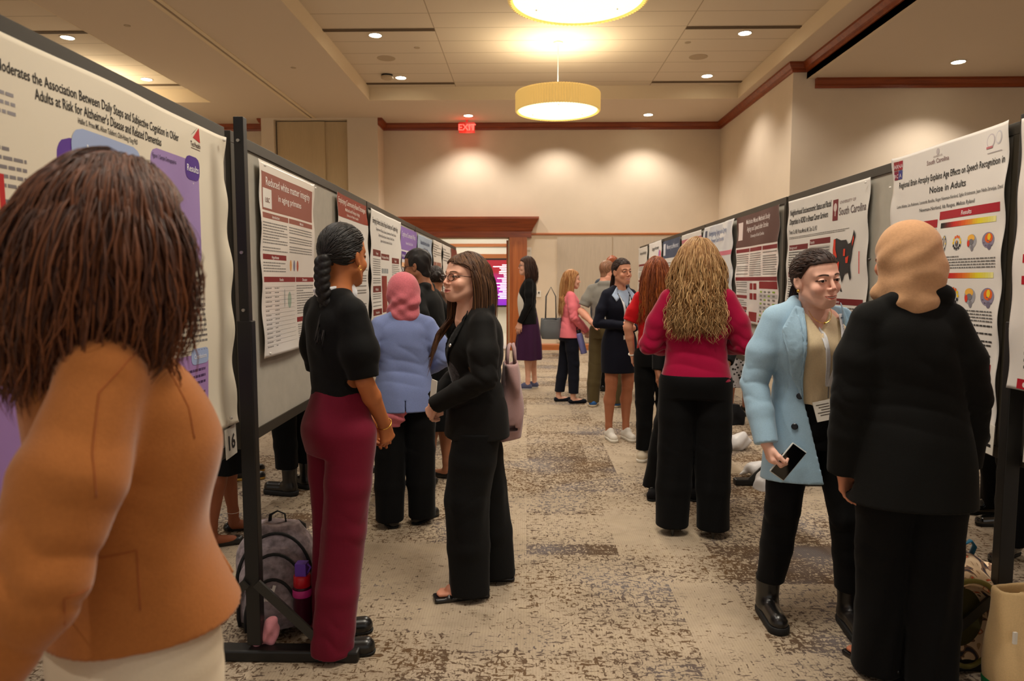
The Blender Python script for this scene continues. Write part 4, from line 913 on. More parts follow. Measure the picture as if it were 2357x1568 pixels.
# --- foreground: camel jacket
def p_camel():
    s = Person('woman from behind with wavy brown bob, camel wool jacket and cream trousers', (-.645, 1.14), -1.0, H=1.645, wide=1.08, skin=FAIR, lean=(0, -.035), head=(.66, 0, .06), shw=.158, arms=dict(r=dict(e=(.250, -.13, 1.10), w=(.225, -.27, .90), curl=.5), l=dict(e=(-.19, -.06, 1.12), w=(-.15, -.05, .90), hd=(0, -.1, -1))))
    s.body(bare_arm=(.2, .2)); J = cloth('camel_wool', (178, 110, 56), .95, sheen=.5, scale=160)
    s.trousers(cloth('cream_trouser_cloth', (232, 214, 186), .8, nz=.02), r=(.105, .095, .10), hem=.04, hips=.160, waist=.12, cut=.975)
    def ex(F, q): F.cone((-.05, -.05, 1.45), (.05, -.05, 1.45), .03, .03, .02).cone((.06, -.035, 1.45), (.055, .03, 1.41), .026, .02, .015)
    jk = s.top(J, 'jacket', hem=.945, hips=.190, depth=1.12, waist=.178, bust=.165, sr=(.064, .058, .050), shoulder=.052, amp=.007, seed=4, extra=ex, flare=.004, front=lambda X, Y, Z: np.maximum(np.abs(X + .0) - (.022 + .03 * np.clip((1.35 - Z), 0, 1)), .03 - Y), h=.0048)
    F = Field(.005).loft([(1.395, 0, -.022, .112, .092), (1.44, 0, -.022, .090, .078), (1.475, 0, -.026, .098, .084)], k=.002).loft([(1.36, 0, -.022, .10, .08), (1.44, 0, -.022, .078, .066), (1.49, 0, -.026, .090, .076)], op='s', k=.002).carve(lambda X, Y, Z: np.maximum(np.abs(X) - .045, -Y)).plane((0, .05, 1.455), (0, .55, 1)); V, Q = F.mesh(); np_obj('collar', V, Q, J, s.root)
    for pts in ([(.0, 1.40), (-.03, 1.36), (-.05, 1.30), (-.055, 1.24)], [(.0, 1.40), (.03, 1.385), (.07, 1.345), (.085, 1.27), (.085, 1.20)], [(.03, 1.01), (.03, 1.10), (.075, 1.095), (.125, 1.10), (.125, 1.01)]):
        q = []
        for (x0, z0), (x1, z1) in zip(pts[:-1], pts[1:]):
            for t in np.linspace(0, 1, 6)[:-1]: q.append(s.at(x0 + (x1 - x0) * t, z0 + (z1 - z0) * t, (1, .1, 0), .0005)[0])
        MB().tube(q, .0009, 5).build('seam', cloth('camel_stitching', (166, 90, 44)), jk, smooth=True)
    sh = Field(.008).loft(s.sec([(.80, 0, .0, .12, .10), (1.05, 0, .01, .115, .09), (1.25, 0, .02, .13, .105), (1.36, 0, .0, .10, .08)])).folds(.006, 3); V, Q = sh.mesh(); np_obj('blouse', V, Q, cloth('pale_blue_blouse', (206, 214, 222), .7), s.root)
    make_hair(s.root, 'bob', (60, 31, 18), s.R, s.T, seed=11, rgb2=(158, 92, 50), n=6500, rs=.42, lift=.46, ln=14, wv=2.0, ec=.10)
    s.shoe('loafer', LEA, SOLE)
p_camel()
# --- burgundy trousers, long plait
def p_burgundy():
    s = Person('woman with long black plait, black puff-sleeved top and burgundy wide trousers', (-.725, 2.72), -.80, H=1.665, wide=1.0, skin=(186, 112, 66), lip=(140, 70, 56), brow=(30, 20, 16), head=(.36, 0, .02), feet=[(.055, -.070, -.60), (-.090, .010, -.50)],
               arms=dict(r=dict(e=(.170, .01, 1.10), w=(.09, .145, .905), hd=(-.25, .35, -.9), pn=(-.9, -.1, -.2), curl=.75, thumb=.6), l=dict(e=(-.2, .02, 1.1), w=(-.06, .17, .90), hd=(.35, .3, -.9), pn=(.7, -.4, 0), curl=.5)), armr=.95)
    s.body(bare_arm=(1.0, 1.0), h=.0026)
    s.trousers(cloth('burgundy_crepe', (112, 22, 44), .75), name='trousers', r=(.096, .084, .084), top=1.05, hips=.150, waist=.122, butt=.022, amp=.0035, hem=.025, break_=.004)
    s.top(BLK, 'top', hem=.955, sleeve=.46, sr=(.066, .066, .056), puff=.10, waist=.124, hips=.135, bust=.150, collar=False, seed=6, amp=.0028)
    F = Field(.005).cone((0, -.045, 1.455), (0, -.01, 1.45), .055, .058, .01).cone((.0, .0, 1.452), (0, .03, 1.43), .055, .05, .01); F.plane((0, 0, 1.468), (0, -.25, 1)); F.plane((0, 0, 1.40), (0, 0, -1)); V, Q = F.mesh(); np_obj('shirt_collar', V, Q, cloth('white_cotton', (232, 232, 236), .7), s.root)
    s.hairdo('braid', (14, 12, 12), rgb2=(60, 54, 52), seed=3)
    for t_, x in ((1, 1),):
        p = xf(s.R, s.T, (.083, -.004, -.048)); mb = MB(); mb.tube([(p[0] + .001, p[1] + .008 * math.cos(a), p[2] + .008 * math.sin(a)) for a in np.linspace(0, 6.28, 13)], .0014, 6, cap=False); mb.build('earring', mat('gold', (240, 190, 90), .25, metal=1), s.root, smooth=True)
    e, w, hd, pn, q = s.arm(1); d = unit(w - e); u = unit(np.cross(d, (0, 0, 1))); v = np.cross(d, u); mb = MB(); mb.tube([tuple(w + u * .031 * math.cos(a) + v * .031 * math.sin(a)) for a in np.linspace(0, 6.28, 25)], .0022, 6, cap=False); mb.build('bracelet', mat('gold', (240, 190, 90), .25, metal=1), s.root, smooth=True)
    s.shoe('loafer', LEA, SOLE)
    for x, y, yaw in s.feet:
        mb = MB(); c, sn = math.cos(yaw), math.sin(yaw)
        for k in range(5): mb.tube([(x - sn * .045 + (c * ((k - 2) * .013 + .008 * math.cos(a))), y + c * .045 + sn * (k - 2) * .013 + .006 * math.sin(a), .072 - .0022 * (k - 2) ** 2) for a in np.linspace(0, 6.28, 9)], .0017, 5, cap=False)
        mb.build('buckle_chain', mat('gold', (240, 190, 90), .25, metal=1), s.root)
p_burgundy()
# --- pink headscarf, blue blazer
def p_bluebl():
    s = Person('woman from behind in rose pink headscarf and periwinkle blue blazer', (-.72, 4.13), .22, H=1.49, wide=1.12, skin=(196, 140, 110), head=(.1, 0, .0), feet=[(.10, .03, -.75), (-.095, .0, .35)],
               arms=dict(r=dict(e=(.235, -.03, 1.13), w=(.13, .17, 1.02), hd=(-.8, .5, 0), pn=(0, 0, -1)), l=dict(e=(-.24, -.03, 1.13), w=(-.12, .17, 1.02), hd=(.8, .5, 0), pn=(0, 0, -1))))
    s.body(bare_arm=(.2, .2), h=.004)
    s.trousers(BLK2, r=(.098, .088, .088), cut=.83, hips=.150, hem=.045)
    s.top(cloth('periwinkle_linen', (124, 138, 184), .85, nz=.12, scale=320), hem=.79, hips=.185, waist=.150, sr=(.060, .056, .046), seed=8, amp=.005, flare=.008, front=lambda X, Y, Z: np.maximum(np.abs(X) - .0022 - .012 * np.clip(.86 - Z, 0, 1), np.maximum(Y, Z - .87)))
    P = cloth('rose_crinkle_scarf', (206, 112, 122), .9, sheen=.4, nz=.1, scale=120, bump=.3); hijab(s.root, P, s.R, s.T, seed=2)
    F = Field(.006).loft([(.69, -.06, -.085, .03, .02), (.74, -.07, -.10, .07, .02), (.83, -.06, -.10, .09, .022)]).folds(.008, 5, (60, 20, 60)); V, Q = F.mesh(); np_obj('scarf_end', V, Q, P, s.root)
    s.shoe('loafer', LEA, SOLE)
p_bluebl()
# --- glasses, black suit, hands clasped
def p_glasses():
    s = Person('woman with glasses and long brown hair in a black suit, hands clasped', (-.23, 3.24), 1.72, H=1.575, wide=1.10, skin=(236, 180, 154), lip=(200, 108, 100), brow=(96, 66, 46), iris=(90, 80, 60), face=dict(smile=.4, jaw=.95), head=(.55, -.02, -.08), hoff=(0, .02, 0), look=(.0, .05), feet=[(.10, -.08, -.1), (-.08, .06, .12)], knee=[(0, -.01, 0), (0, .02, 0)],
               arms=dict(r=dict(e=(.215, .02, 1.12), w=(.075, .175, .975), hd=(-.75, .35, -.55), pn=(-.3, -.9, -.1), curl=.8, thumb=.6), l=dict(e=(-.205, -.015, 1.11), w=(-.080, .185, .97), hd=(.6, .35, -.7), pn=(.4, -.9, -.1), curl=.7, thumb=.7)))
    s.body(bare_arm=(.25, .25), h=.0016)
    s.trousers(cloth('charcoal_pinstripe', (20, 20, 20), .8), r=(.104, .098, .092), cut=.84, hem=.03, hips=.155)
    jk = s.top(cloth('black_blazer_cloth', (24, 23, 22), .72), hem=.80, hips=.182, waist=.150, bust=.17, sr=(.064, .056, .044), seed=12, amp=.006, flare=.006, depth=1.08, front=lambda X, Y, Z: np.maximum(np.abs(X) - np.clip(.085 * (Z - 1.08) / .3, 0, .07), .02 - Y))
    F = Field(.007).loft([(1.0, 0, .0, .12, .095), (1.2, 0, .02, .13, .112), (1.30, 0, .01, .11, .092), (1.345, 0, .0, .08, .07)]); V, Q = F.mesh(); np_obj('blouse', V, Q, cloth('dark_print_blouse', (70, 66, 68), .8, nz=.5, scale=90), s.root)
    for sd in (-1, 1): s.onto([(sd * .012, 1.10), (sd * .045, 1.22), (sd * .074, 1.36), (sd * .088, 1.42), (sd * .11, 1.38), (sd * .132, 1.30), (sd * .10, 1.28), (sd * .112, 1.25)], BLK, 'lapel', jk, off=.004, thick=.005)
    s.button(.0, 1.08, mat('dark_button', (60, 52, 46), .4), parent=jk); s.button(-.10, 1.255, mat('silver_pin', (210, 206, 200), .3, metal=.8), r=.009, parent=jk)
    s.hairdo('long', (62, 38, 24), rgb2=(150, 104, 66), seed=21, n=2600, rs=.75, lift=.24, wv=2.5)
    s.glasses(mat('tortoiseshell', (66, 36, 24), .25, noise=(300, .7)))
    MB().box(-.035, .035, -.002, .002, -.055, .055).build('name_badge', mat('card_white', (226, 220, 208), .6), s.root, loc=(-.06, .195, 1.03), rot=(.1, 0, .3))
    s.shoe('sandal', LEA)
    for i in (0, 1):
        x, y, yaw = s.feet[i]; F = Field(.004); F.cone((x, y - .05, .045), (x, y + .06, .04), .030, .034, .02)
        for k in range(5): F.cone((x + (k - 2) * .014, y + .07, .034), (x + (k - 2) * .0145, y + .125 - abs(k - 1.5) * .006, .032), .010, .0088, .006)
        V, Q = F.mesh(); o = np_obj('foot', V, Q, M_skin, s.root, np.tile(lin((206, 140, 112)), (len(V), 1)))
p_glasses()
# --- behind her: black jacket, glasses
def p_behind():
    s = Person('person in black jacket and glasses bending towards the poster beside the blue blazer', (-.66, 5.05), 1.25, H=1.67, skin=(150, 98, 70), brow=(20, 14, 12), lip=(120, 66, 56), lean=(0, .10), head=(.1, 0, .15), feet=[(.09, -.02, 0), (-.09, .03, 0)])
    s.body(bare_arm=(.3, .3), legs=.6, h=.004); s.skirt(BLK2, hem=.40, hemr=.19, cut=.95); s.top(BLK, hem=.86, seed=14); s.hairdo('short', (22, 18, 17), seed=9); s.glasses(M_black); s.shoe('flat', LEA)
p_behind()
def p_bun():
    s = Person('person with dark hair in a bun, mostly hidden beyond the black jacket reader', (-.80, 6.25), .3, H=1.575, skin=(170, 116, 86)); s.body(bare_arm=(.3, .3), h=.0045)
    s.trousers(BLK2, cut=.9, h=.009); s.top(cloth('brown_knit', (84, 60, 46)), 'jumper', hem=.86, h=.009, seed=15); s.hairdo('bun', (30, 20, 16), seed=10, n=420); s.shoe('loafer', LEA, SOLE)
p_bun()
# --- far: purple skirt
def p_purple():
    s = Person('tall woman in black blazer and plum skirt standing beside the wooden doorway', (.02, 9.47), 1.50, H=1.765, wide=.93, skin=FAIR, brow=(60, 40, 30), head=(.05, 0, -.04), feet=[(.085, -.05, 0), (-.085, .03, 0)], arms=dict(l=dict(e=(-.2, -.02, 1.1), w=(-.21, .10, .87), curl=.3)))
    s.body(bare_arm=(.25, .25), legs=.5, h=.004); s.skirt(cloth('plum_cloth', (62, 32, 62), .8), hem=.385, hemr=.235, cut=1.0, n=7, amp=.014); jk = s.top(BLK, hem=.84, seed=16, hips=.18, flare=.012, front=lambda X, Y, Z: np.maximum(np.abs(X) - .045, .03 - Y), waist=.145)
    F = Field(.009).loft([(.84, 0, .02, .10, .10), (1.25, 0, .03, .12, .10), (1.36, 0, .0, .09, .075)]); V, Q = F.mesh(); np_obj('blouse', V, Q, cloth('ivory_blouse', (226, 218, 204)), s.root)
    s.hairdo('bob', (56, 36, 28), rgb2=(96, 64, 48), seed=12, n=600); s.glasses(M_black); s.shoe('loafer', cloth('grey_blue_canvas', (88, 90, 116)), mat('white_rubber', (220, 214, 204), .6))
p_purple()
# --- pink blazer
def p_pink():
    s = Person('woman in coral pink blazer with long blonde-streaked hair', (.50, 8.40), -1.36, H=1.575, wide=1.03, skin=FAIR, head=(0, 0, .04), feet=[(.085, .06, 0), (-.085, -.08, 0)], arms=dict(r=dict(e=(.22, .0, 1.1), w=(.15, .17, .935), hd=(-.1, .4, -.9), curl=1.0), l=dict(e=(-.2, .02, 1.1), w=(-.10, .18, .95), hd=(.3, .5, -.6), curl=.8)))
    s.body(bare_arm=(.3, .3), legs=.25, h=.004); s.trousers(cloth('navy_trouser_cloth', (22, 24, 34)), r=(.088, .072, .062), hem=.13, cut=.88, hips=.150); jk = s.top(cloth('coral_linen', (232, 122, 132), .85), hem=.84, hips=.178, sr=(.056, .050, .044), seed=17, amp=.007, flare=.01)
    s.hairdo('long', (150, 92, 48), rgb2=(236, 196, 132), seed=13, n=700); s.shoe('flat', cloth('black_knit_shoe', (24, 26, 34)))
p_pink()
# --- grey shirt
def p_grey():
    s = Person('man from behind with shaved head, grey short-sleeved shirt and olive trousers', (.90, 8.12), -.45, H=1.68, wide=1.05, skin=(220, 156, 130), head=(-.35, 0, .02), shw=.175, face=dict(jaw=1.12, neck=1.2), feet=[(.13, .05, -.3), (-.13, -.02, .2)], arms=dict(l=dict(e=(-.26, -.08, 1.11), w=(-.09, -.19, .985), hd=(.9, -.1, -.25), pn=(0, -1, 0), curl=.6, side=-1), r=dict(e=(.24, .05, 1.1), w=(.16, .2, .98))), armr=1.15)
    s.body(bare_arm=(1.0, 1.0), h=.004, neck=1.2); s.trousers(cloth('olive_chino', (84, 72, 46), .85), r=(.10, .082, .068), hips=.155, waist=.145, hem=.05, amp=.006, cut=.98); s.top(cloth('grey_shirt_cloth', (136, 132, 124), .85), 'shirt', hem=.93, sleeve=.36, sr=(.064, .06, .062), hips=.165, waist=.158, bust=.175, seed=18, amp=.006, shoulder=.054)
    make_hair(s.root, 'buzz', (120, 84, 62), s.R, s.T); s.shoe('sneaker', mat('blue_sneaker', (44, 96, 160), .6), mat('tan_sole', (196, 178, 150), .7))
p_grey()
def p_red_hair():
    s = Person('person with curly ginger hair standing beyond the grey-shirted man', (1.10, 9.3), -.3, H=1.76, skin=FAIR, shw=.17); s.body(bare_arm=(.3, .3), h=.0045); s.trousers(BLK2, cut=.92, h=.009); s.top(cloth('slate_jumper', (74, 80, 90)), 'jumper', hem=.88, h=.009, seed=19); s.hairdo('short', (136, 66, 28), seed=14); s.shoe('oxford', LEA, SOLE)
p_red_hair()
# --- navy dress
def lanyard(s, z0=1.40, zb=1.02, w=.055, m=None, frm=(0, 1, 0), badge=True, tw=.011, bw=.048, bh=.036, bz=None, cx=0):
    m = m or cloth('white_lanyard', (222, 224, 228), .6)
    o = s.onto([(-w - tw, z0), (-w + tw, z0), (cx + .006, zb), (cx - .010, zb)], m, 'lanyard', off=.006, thick=.003, frm=frm); s.onto([(w - tw, z0), (w + tw, z0), (cx + .010, zb), (cx - .006, zb)], m, 'lanyard_strap', o, off=.007, thick=.003, frm=frm)
    if badge:
        bz = bz or zb - .03; p, n = s.at(cx, bz - bh, frm, .012); fr = Vector(frm).normalized(); ax = Vector((fr.y, -fr.x, 0)); M = Matrix((ax, Vector((-fr.x, -fr.y, 0)), Vector((0, 0, 1)))).transposed(); t = MB(); t.box(-bw, bw, -.002, .002, -bh, bh); t.v = [tuple(M @ Vector(v) + p) for v in t.v]; b = t.build('name_badge', mat('card_white', (226, 220, 208), .6), s.root)
        g = MB()
        for k in range(5): g.box(-bw * .8, bw * (.1 if k % 2 else .3), .0022, .0028, bh * (.6 - k * .25), bh * (.6 - k * .25) + bh * .08)
        for a in range(4): g.tube([(bw * .5 + .012 * math.cos(a * PI / 2 + q) * (.3 + q * .35), .003, -bh * .1 + .012 * math.sin(a * PI / 2 + q) * (.3 + q * .35)) for q in np.linspace(0, 2.2, 8)], .0012, 4)
        g.v = [tuple(M @ Vector((v[0], -v[1], v[2])) + p) for v in g.v]; g.build('badge_print', mat('badge_ink', (70, 64, 62), .6), b)
def p_navy():
    s = Person('smiling dark-haired woman in navy dress with pale blue collar and cuffs', (.84, 6.46), -2.72, H=1.645, wide=.98, skin=(216, 156, 126), lip=(186, 84, 82), brow=(36, 24, 20), head=(.12, .03, .0), look=(.2, 0), face=dict(smile=1, jaw=.93), feet=[(.09, .0, -.25), (-.07, .05, -.15)],
               arms=dict(r=dict(e=(.235, -.01, 1.10), w=(.045, .165, 1.085), hd=(-.95, .2, .05), pn=(0, -.6, -.8), curl=.5, thumb=.3), l=dict(e=(-.22, .02, 1.10), w=(-.04, .185, 1.06), hd=(.95, .1, 0), pn=(0, -.7, .6), curl=.8)), legr=1.03)
    s.body(bare_arm=(.25, .25), legs=.8, h=.0018, legrgb=(176, 112, 80)); s.bodyo
    N_ = cloth('navy_knit', (22, 24, 36), .8)
    F = Field(.008).loft(s.sec([(.60, 0, 0, .165, .130), (.80, 0, -.004, .175, .135), (.93, 0, -.008, .170, .132), (1.08, 0, 0, .132, .10), (1.16, 0, 0, .13, .10)])).folds(.003, 2); F.plane((0, 0, .635), (0, 0, -1)); V, Q = F.mesh(); np_obj('skirt', V, Q, N_, s.root)
    jk = s.top(N_, 'dress_bodice', hem=1.0, waist=.132, hips=.16, seed=20, collar=False, amp=.003, sr=(.052, .045, .036), front=lambda X, Y, Z: np.maximum(np.abs(X) - np.clip((Z - 1.24) * .42, 0, .055), .02 - Y))
    B = cloth('pale_blue_cotton', (166, 184, 208), .8)
    F = Field(.007).loft([(1.15, 0, .01, .12, .10), (1.25, 0, .02, .135, .105), (1.34, 0, .005, .12, .088), (1.41, 0, -.008, .068, .06)]); V, Q = F.mesh(); np_obj('shirt', V, Q, B, s.root)
    for sd in (-1, 1): s.onto([(sd * .018, 1.375), (sd * .062, 1.435), (sd * .128, 1.36), (sd * .10, 1.30)], B, 'shirt_collar', jk, off=.008, thick=.006)
    for sd in (1, -1):
        e, w, hd, pn, q = s.arm(sd); d = unit(w - e); F = Field(.005).cone(w - d * .055, w - d * .005, .036, .037, .01).plane(w - d * .005, d).plane(w - d * .055, -d); V, Q = F.mesh(); np_obj('cuff', V, Q, B, s.root)
    lanyard(s, 1.37, 1.04, w=.05, frm=(0, 1, 0), bz=.99, bw=.03, bh=.05)
    s.hairdo('pulled', (38, 24, 20), rgb2=(84, 58, 46), seed=15, n=600); s.shoe('sneaker', mat('white_sneaker', (226, 220, 208), .6), mat('cream_sole', (232, 226, 212), .6))
p_navy()
# --- red T-shirt
def p_red():
    s = Person('auburn-haired person from behind in red T-shirt and black trousers', (1.02, 5.66), -.30, H=1.635, wide=.98, skin=(222, 158, 128), head=(-.2, 0, 0), feet=[(.09, .06, -.1), (-.08, -.02, -.25)], arms=dict(l=dict(e=(-.225, -.05, 1.12), w=(-.20, .05, .89), hd=(.1, .3, -1)), r=dict(e=(.22, .02, 1.12), w=(.12, .18, 1.05), hd=(-.8, .5, 0))))
    s.body(bare_arm=(2, 2), h=.004); s.trousers(BLK2, r=(.092, .075, .060), hem=.10, hips=.15, cut=.98); s.top(cloth('red_jersey', (190, 22, 30), .85), 't_shirt', hem=.93, sleeve=.38, sr=(.060, .056, .060), seed=22, collar=False, hips=.158, waist=.142, amp=.006)
    s.hairdo('wavy', (112, 50, 22), rgb2=(206, 116, 52), seed=16, n=1200, lift=.35); s.shoe('sneaker', mat('cream_sneaker', (214, 200, 176), .6), mat('cream_sole', (232, 226, 212), .6))
    e, w, hd, pn, q = s.arm(-1); d = unit(w - e); u = unit(np.cross(d, (0, 1, 0))); v = np.cross(d, u); mb = MB(); mb.tube([tuple(w + u * .030 * math.cos(a) + v * .030 * math.sin(a)) for a in np.linspace(0, 6.28, 19)], .006, 6, cap=False); mb.build('bracelet', M_white, s.root, smooth=True)
p_red()
# --- maroon sweater
def p_maroon():
    s = Person('woman from behind with long wavy blonde hair and raspberry red sweater', (.955, 4.02), -.20, H=1.685, wide=1.10, skin=FAIR, feet=[(.105, 0, -.05), (-.105, 0, .05)], head=(-.05, 0, .03),
               arms=dict(r=dict(e=(.235, .0, 1.10), w=(.12, .17, 1.08), hd=(-.7, .6, .1)), l=dict(e=(-.235, .0, 1.09), w=(-.12, .17, 1.06), hd=(.7, .6, .1))))
    s.body(bare_arm=(.2, .2), h=.0045); s.trousers(BLK2, r=(.100, .090, .088), hem=.045, hips=.165, waist=.15, cut=.93, butt=.02); s.top(cloth('raspberry_knit', (158, 14, 58), .85, sheen=.5), 'sweater', hem=.895, hips=.178, waist=.152, bust=.160, sr=(.060, .056, .044), seed=24, collar=False, amp=.007, flare=.012)
    s.hairdo('wavy', (134, 92, 50), rgb2=(240, 200, 142), seed=17, n=2600, rs=.8, lift=.42, wv=1.9); s.shoe('heel', LEA)
p_maroon()
def p_black_front():
    s = Person('black-clad person in buckled loafers, hidden behind the raspberry sweater', (1.11, 4.74), 2.95, H=1.66, wide=1.05, skin=(150, 98, 70), feet=[(.235, .05, -.1), (-.0, 0, .15)], arms=dict(l=dict(e=(-.25, -.02, 1.1), w=(-.2, .12, .95))))
    s.body(bare_arm=(.2, .2), h=.004); s.trousers(BLK2, r=(.098, .086, .082), hem=.06, cut=.84); s.top(BLK, hem=.80, seed=25); s.hairdo('long', (20, 16, 16), seed=18, n=500); s.shoe('loafer', cloth('black_suede', (16, 15, 16)), SOLE)
    mb = MB(); x, y, yaw = s.feet[0]; mb.tube([(x - .025, y + .055, .066), (x - .012, y + .058, .070), (x + .012, y + .058, .070), (x + .025, y + .055, .066)], .003, 6); mb.build('buckle', M_metal, s.root)
p_black_front()
# --- behind the right boards
def p_floral():
    s = Person('person in black and white floral skirt seen below the glossy poster board', (2.36, 7.88), -2.9, H=1.6, skin=(204, 140, 112), arms=dict(l=dict(e=(-.22, 0, 1.1), w=(-.22, .06, .87)))); s.body(bare_arm=(2, 2), legs=.7, h=.0045); m = bpy.data.materials.new('floral_cloth'); m.use_nodes = True; nt, N, L = nodes_of(m); b = N['Principled BSDF']; v = N.new('ShaderNodeTexVoronoi'); v.inputs['Scale'].default_value = 26; tc = N.new('ShaderNodeTexCoord'); L.new(tc.outputs['Object'], v.inputs['Vector']); r = N.new('ShaderNodeValToRGB'); r.color_ramp.interpolation = 'CONSTANT'; r.color_ramp.elements[0].color = (*lin((24, 22, 24)), 1); r.color_ramp.elements[1].position = .36; r.color_ramp.elements[1].color = (*lin((206, 204, 208)), 1); L.new(v.outputs['Distance'], r.inputs[0]); L.new(r.outputs[0], b.inputs['Base Color'])
    s.skirt(m, hem=.30, hemr=.23, cut=1.0, amp=.014); s.top(BLK, 'top', hem=.92, sleeve=.3, h=.009, collar=False); s.hairdo('bob', (40, 26, 20), n=300, seed=20); s.shoe('flat', LEA)
p_floral()
def p_suit(label, loc, rz, seed, H=1.76):
    s = Person(label, loc, rz, H=H, skin=(196, 140, 112), shw=.175, face=dict(jaw=1.12, neck=1.15)); s.body(bare_arm=(.25, .25), h=.0045, neck=1.15); s.trousers(BLK2, r=(.096, .078, .070), hem=.06, cut=.86, h=.008); s.top(BLK, hem=.82, seed=seed, h=.008, hips=.17, waist=.155); s.hairdo('short', (36, 26, 20), seed=seed); s.shoe('oxford', mat('polished_black_leather', (12, 12, 12), .12, spec=.8, coat=.6), SOLE)
p_suit('person in black suit and polished shoes, standing behind the brain poster board', (2.86, 4.27), 1.45, 31)
p_suit('person in black trousers and laced shoes behind the numbered board 33', (2.60, 3.62), 2.3, 33)
# --- light blue blazer
def p_sky():
    s = Person('young woman in sky blue double-breasted blazer and black ankle boots, holding a phone', (1.20, 2.98), -3.13, H=1.615, wide=1.05, skin=(240, 188, 166), lip=(204, 96, 84), brow=(56, 36, 26), iris=(56, 36, 24), lean=(.05, .07), head=(.27, .10, .06), hoff=(.0, .01, -.045), look=(.30, -.02), face=dict(smile=1, jaw=.90, neck=.92),
               feet=[(.155, .0, -.05), (-.155, .09, -.12)], knee=[(.0, .02, 0), (0, .04, 0)],
               arms=dict(r=dict(e=(.255, .02, 1.08), w=(.235, .12, .84), hd=(-.25, .25, -.95), pn=(-.85, .1, -.2), curl=.9, thumb=.55), l=dict(e=(-.24, .08, 1.1), w=(-.2, .2, .92))))
    s.body(bare_arm=(.25, .25), h=.0016)
    s.trousers(BLK2, r=(.092, .070, .062), hem=.17, hips=.150, cut=1.0, waist=.12, amp=.005)
    SKY = cloth('sky_blue_suiting', (158, 190, 212), .75, sheen=.3)
    jk = s.top(SKY, 'blazer', hem=.645, hips=.185, waist=.160, bust=.172, sr=(.064, .056, .048), shoulder=.055, seed=27, amp=.0045, flare=.02, hemtilt=(0, .12), depth=1.05, h=.006,
               front=lambda X, Y, Z: np.maximum(np.maximum(-(X + .145), X - np.clip(.085 + (Z - 1.05) * .10 - np.clip(1.0 - Z, 0, 1) * .12, -.05, .10)), .02 - Y))
    SH = cloth('cream_satin', (226, 206, 170), .45); l = s.L
    F = Field(.006).loft(s.sec([(.93, 0, .0, .13, .10), (1.10, 0, .0, .13, .100), (1.26, 0, .015, .145, .118), (1.345, 0, .0, .115, .088), (1.405, 0, -.005, .065, .058)])).folds(.006, 9, (30, 30, 14)); F.carve(lambda X, Y, Z: np.maximum(np.abs(X - l(1.35)[0]) - np.clip((Z - 1.30) * .5, 0, .05), l(1.35)[1] + .035 - Y)); V, Q = F.mesh(); sh = np_obj('blouse', V, Q, SH, s.root); bv = s.bv
    s.onto([(.090, 1.02), (.105, 1.15), (.112, 1.30), (.104, 1.41), (.130, 1.42), (.182, 1.335), (.155, 1.318), (.186, 1.295), (.14, 1.12)], SKY, 'lapel', jk, off=.012, thick=.006); s.onto([(-.150, 1.10), (-.085, 1.43), (-.125, 1.34), (-.16, 1.30), (-.175, 1.15)], SKY, 'lapel', jk, off=.012, thick=.006)
    bm_ = mat('navy_button', (18, 20, 28), .3)
    for x, z in ((.100, 1.035), (.118, .905), (.150, .775)): s.button(x, z, bm_, .0135, parent=jk)
    s._bvh(sh, V, Q)
    LN = cloth('white_lanyard', (222, 224, 228), .6); o = s.onto([(.045, 1.385), (.060, 1.385), (.008, 1.08), (-.010, 1.08)], LN, 'lanyard', off=.013, thick=.003); o2 = s.onto([(-.065, 1.385), (-.045, 1.385), (.002, 1.08), (-.022, 1.08)], LN, 'lanyard_strap', o, off=.015, thick=.003)
    Vt, Ft = text_mesh("South Carolina Alzheimer's Disease Research", .013, 'LEFT', bold=.01)
    tm = MB(); tv = []
    for x, y in Vt:
        t_ = x / .30; cx = -.055 + t_ * .042; z = 1.372 - x; p, n = s.at(cx + y * .9 - .004, z, off=.0195); tv.append(tuple(p))
    tm.add(tv, Ft).build('lanyard_lettering', mat('navy_ink', (40, 56, 92), .6), o)
    lz = .985; p, n = s.at(-.006, 1.04, off=.02); t = MB(); t.tube([(-.006, p.y, 1.085), (-.006, p.y, 1.03)], .003, 6); t.build('badge_clip', M_metal, s.root)
    M = Matrix.Translation((-.010, p.y + .012, lz)) @ Matrix.Rotation(.22, 4, 'Y') @ Matrix.Rotation(.15, 4, 'X'); t = MB().box(-.062, .062, -.002, .002, -.042, .042, M=M); b = t.build('name_badge', mat('card_white', (222, 212, 196), .6), s.root)
    t = MB()
    for k in range(5): t.box(-.0 - .0 + .0, .052 - .008 * (k % 3), .0025, .003, .026 - k * .011, .0285 - k * .011, M=M)
    for a in range(4): t.tube([tuple(M @ Vector((-.030 + .020 * math.cos(a * PI / 2 + q) * (.2 + q * .35), .0032, -.006 + .016 * math.sin(a * PI / 2 + q) * (.2 + q * .35)))) for q in np.linspace(0, 2.4, 9)], .0014, 4)
    t.build('badge_print', mat('badge_ink', (70, 64, 62), .6), b)
    G = mat('gold', (240, 190, 90), .25, metal=1)
    q0 = xf(s.R, s.T, (.080, -.004, -.042)); MB().ell(q0, (.006, .007, .007)).build('earring', G, s.root, smooth=True)
    nk = [xf(s.R, s.T, (.050 * math.cos(a), .018 + .0 + .030 * math.sin(a), -.125 - .055 * math.sin(a))) for a in np.linspace(0, PI, 15)]; MB().tube(nk, .0011, 5).ell(nk[7], (.004, .003, .006)).build('necklace', G, s.root)
    s.hairdo('pulled', (34, 20, 16), rgb2=(84, 54, 40), seed=19, n=1300); s.shoe('boot', LEA, SOLE)
    return s
sky = p_sky()
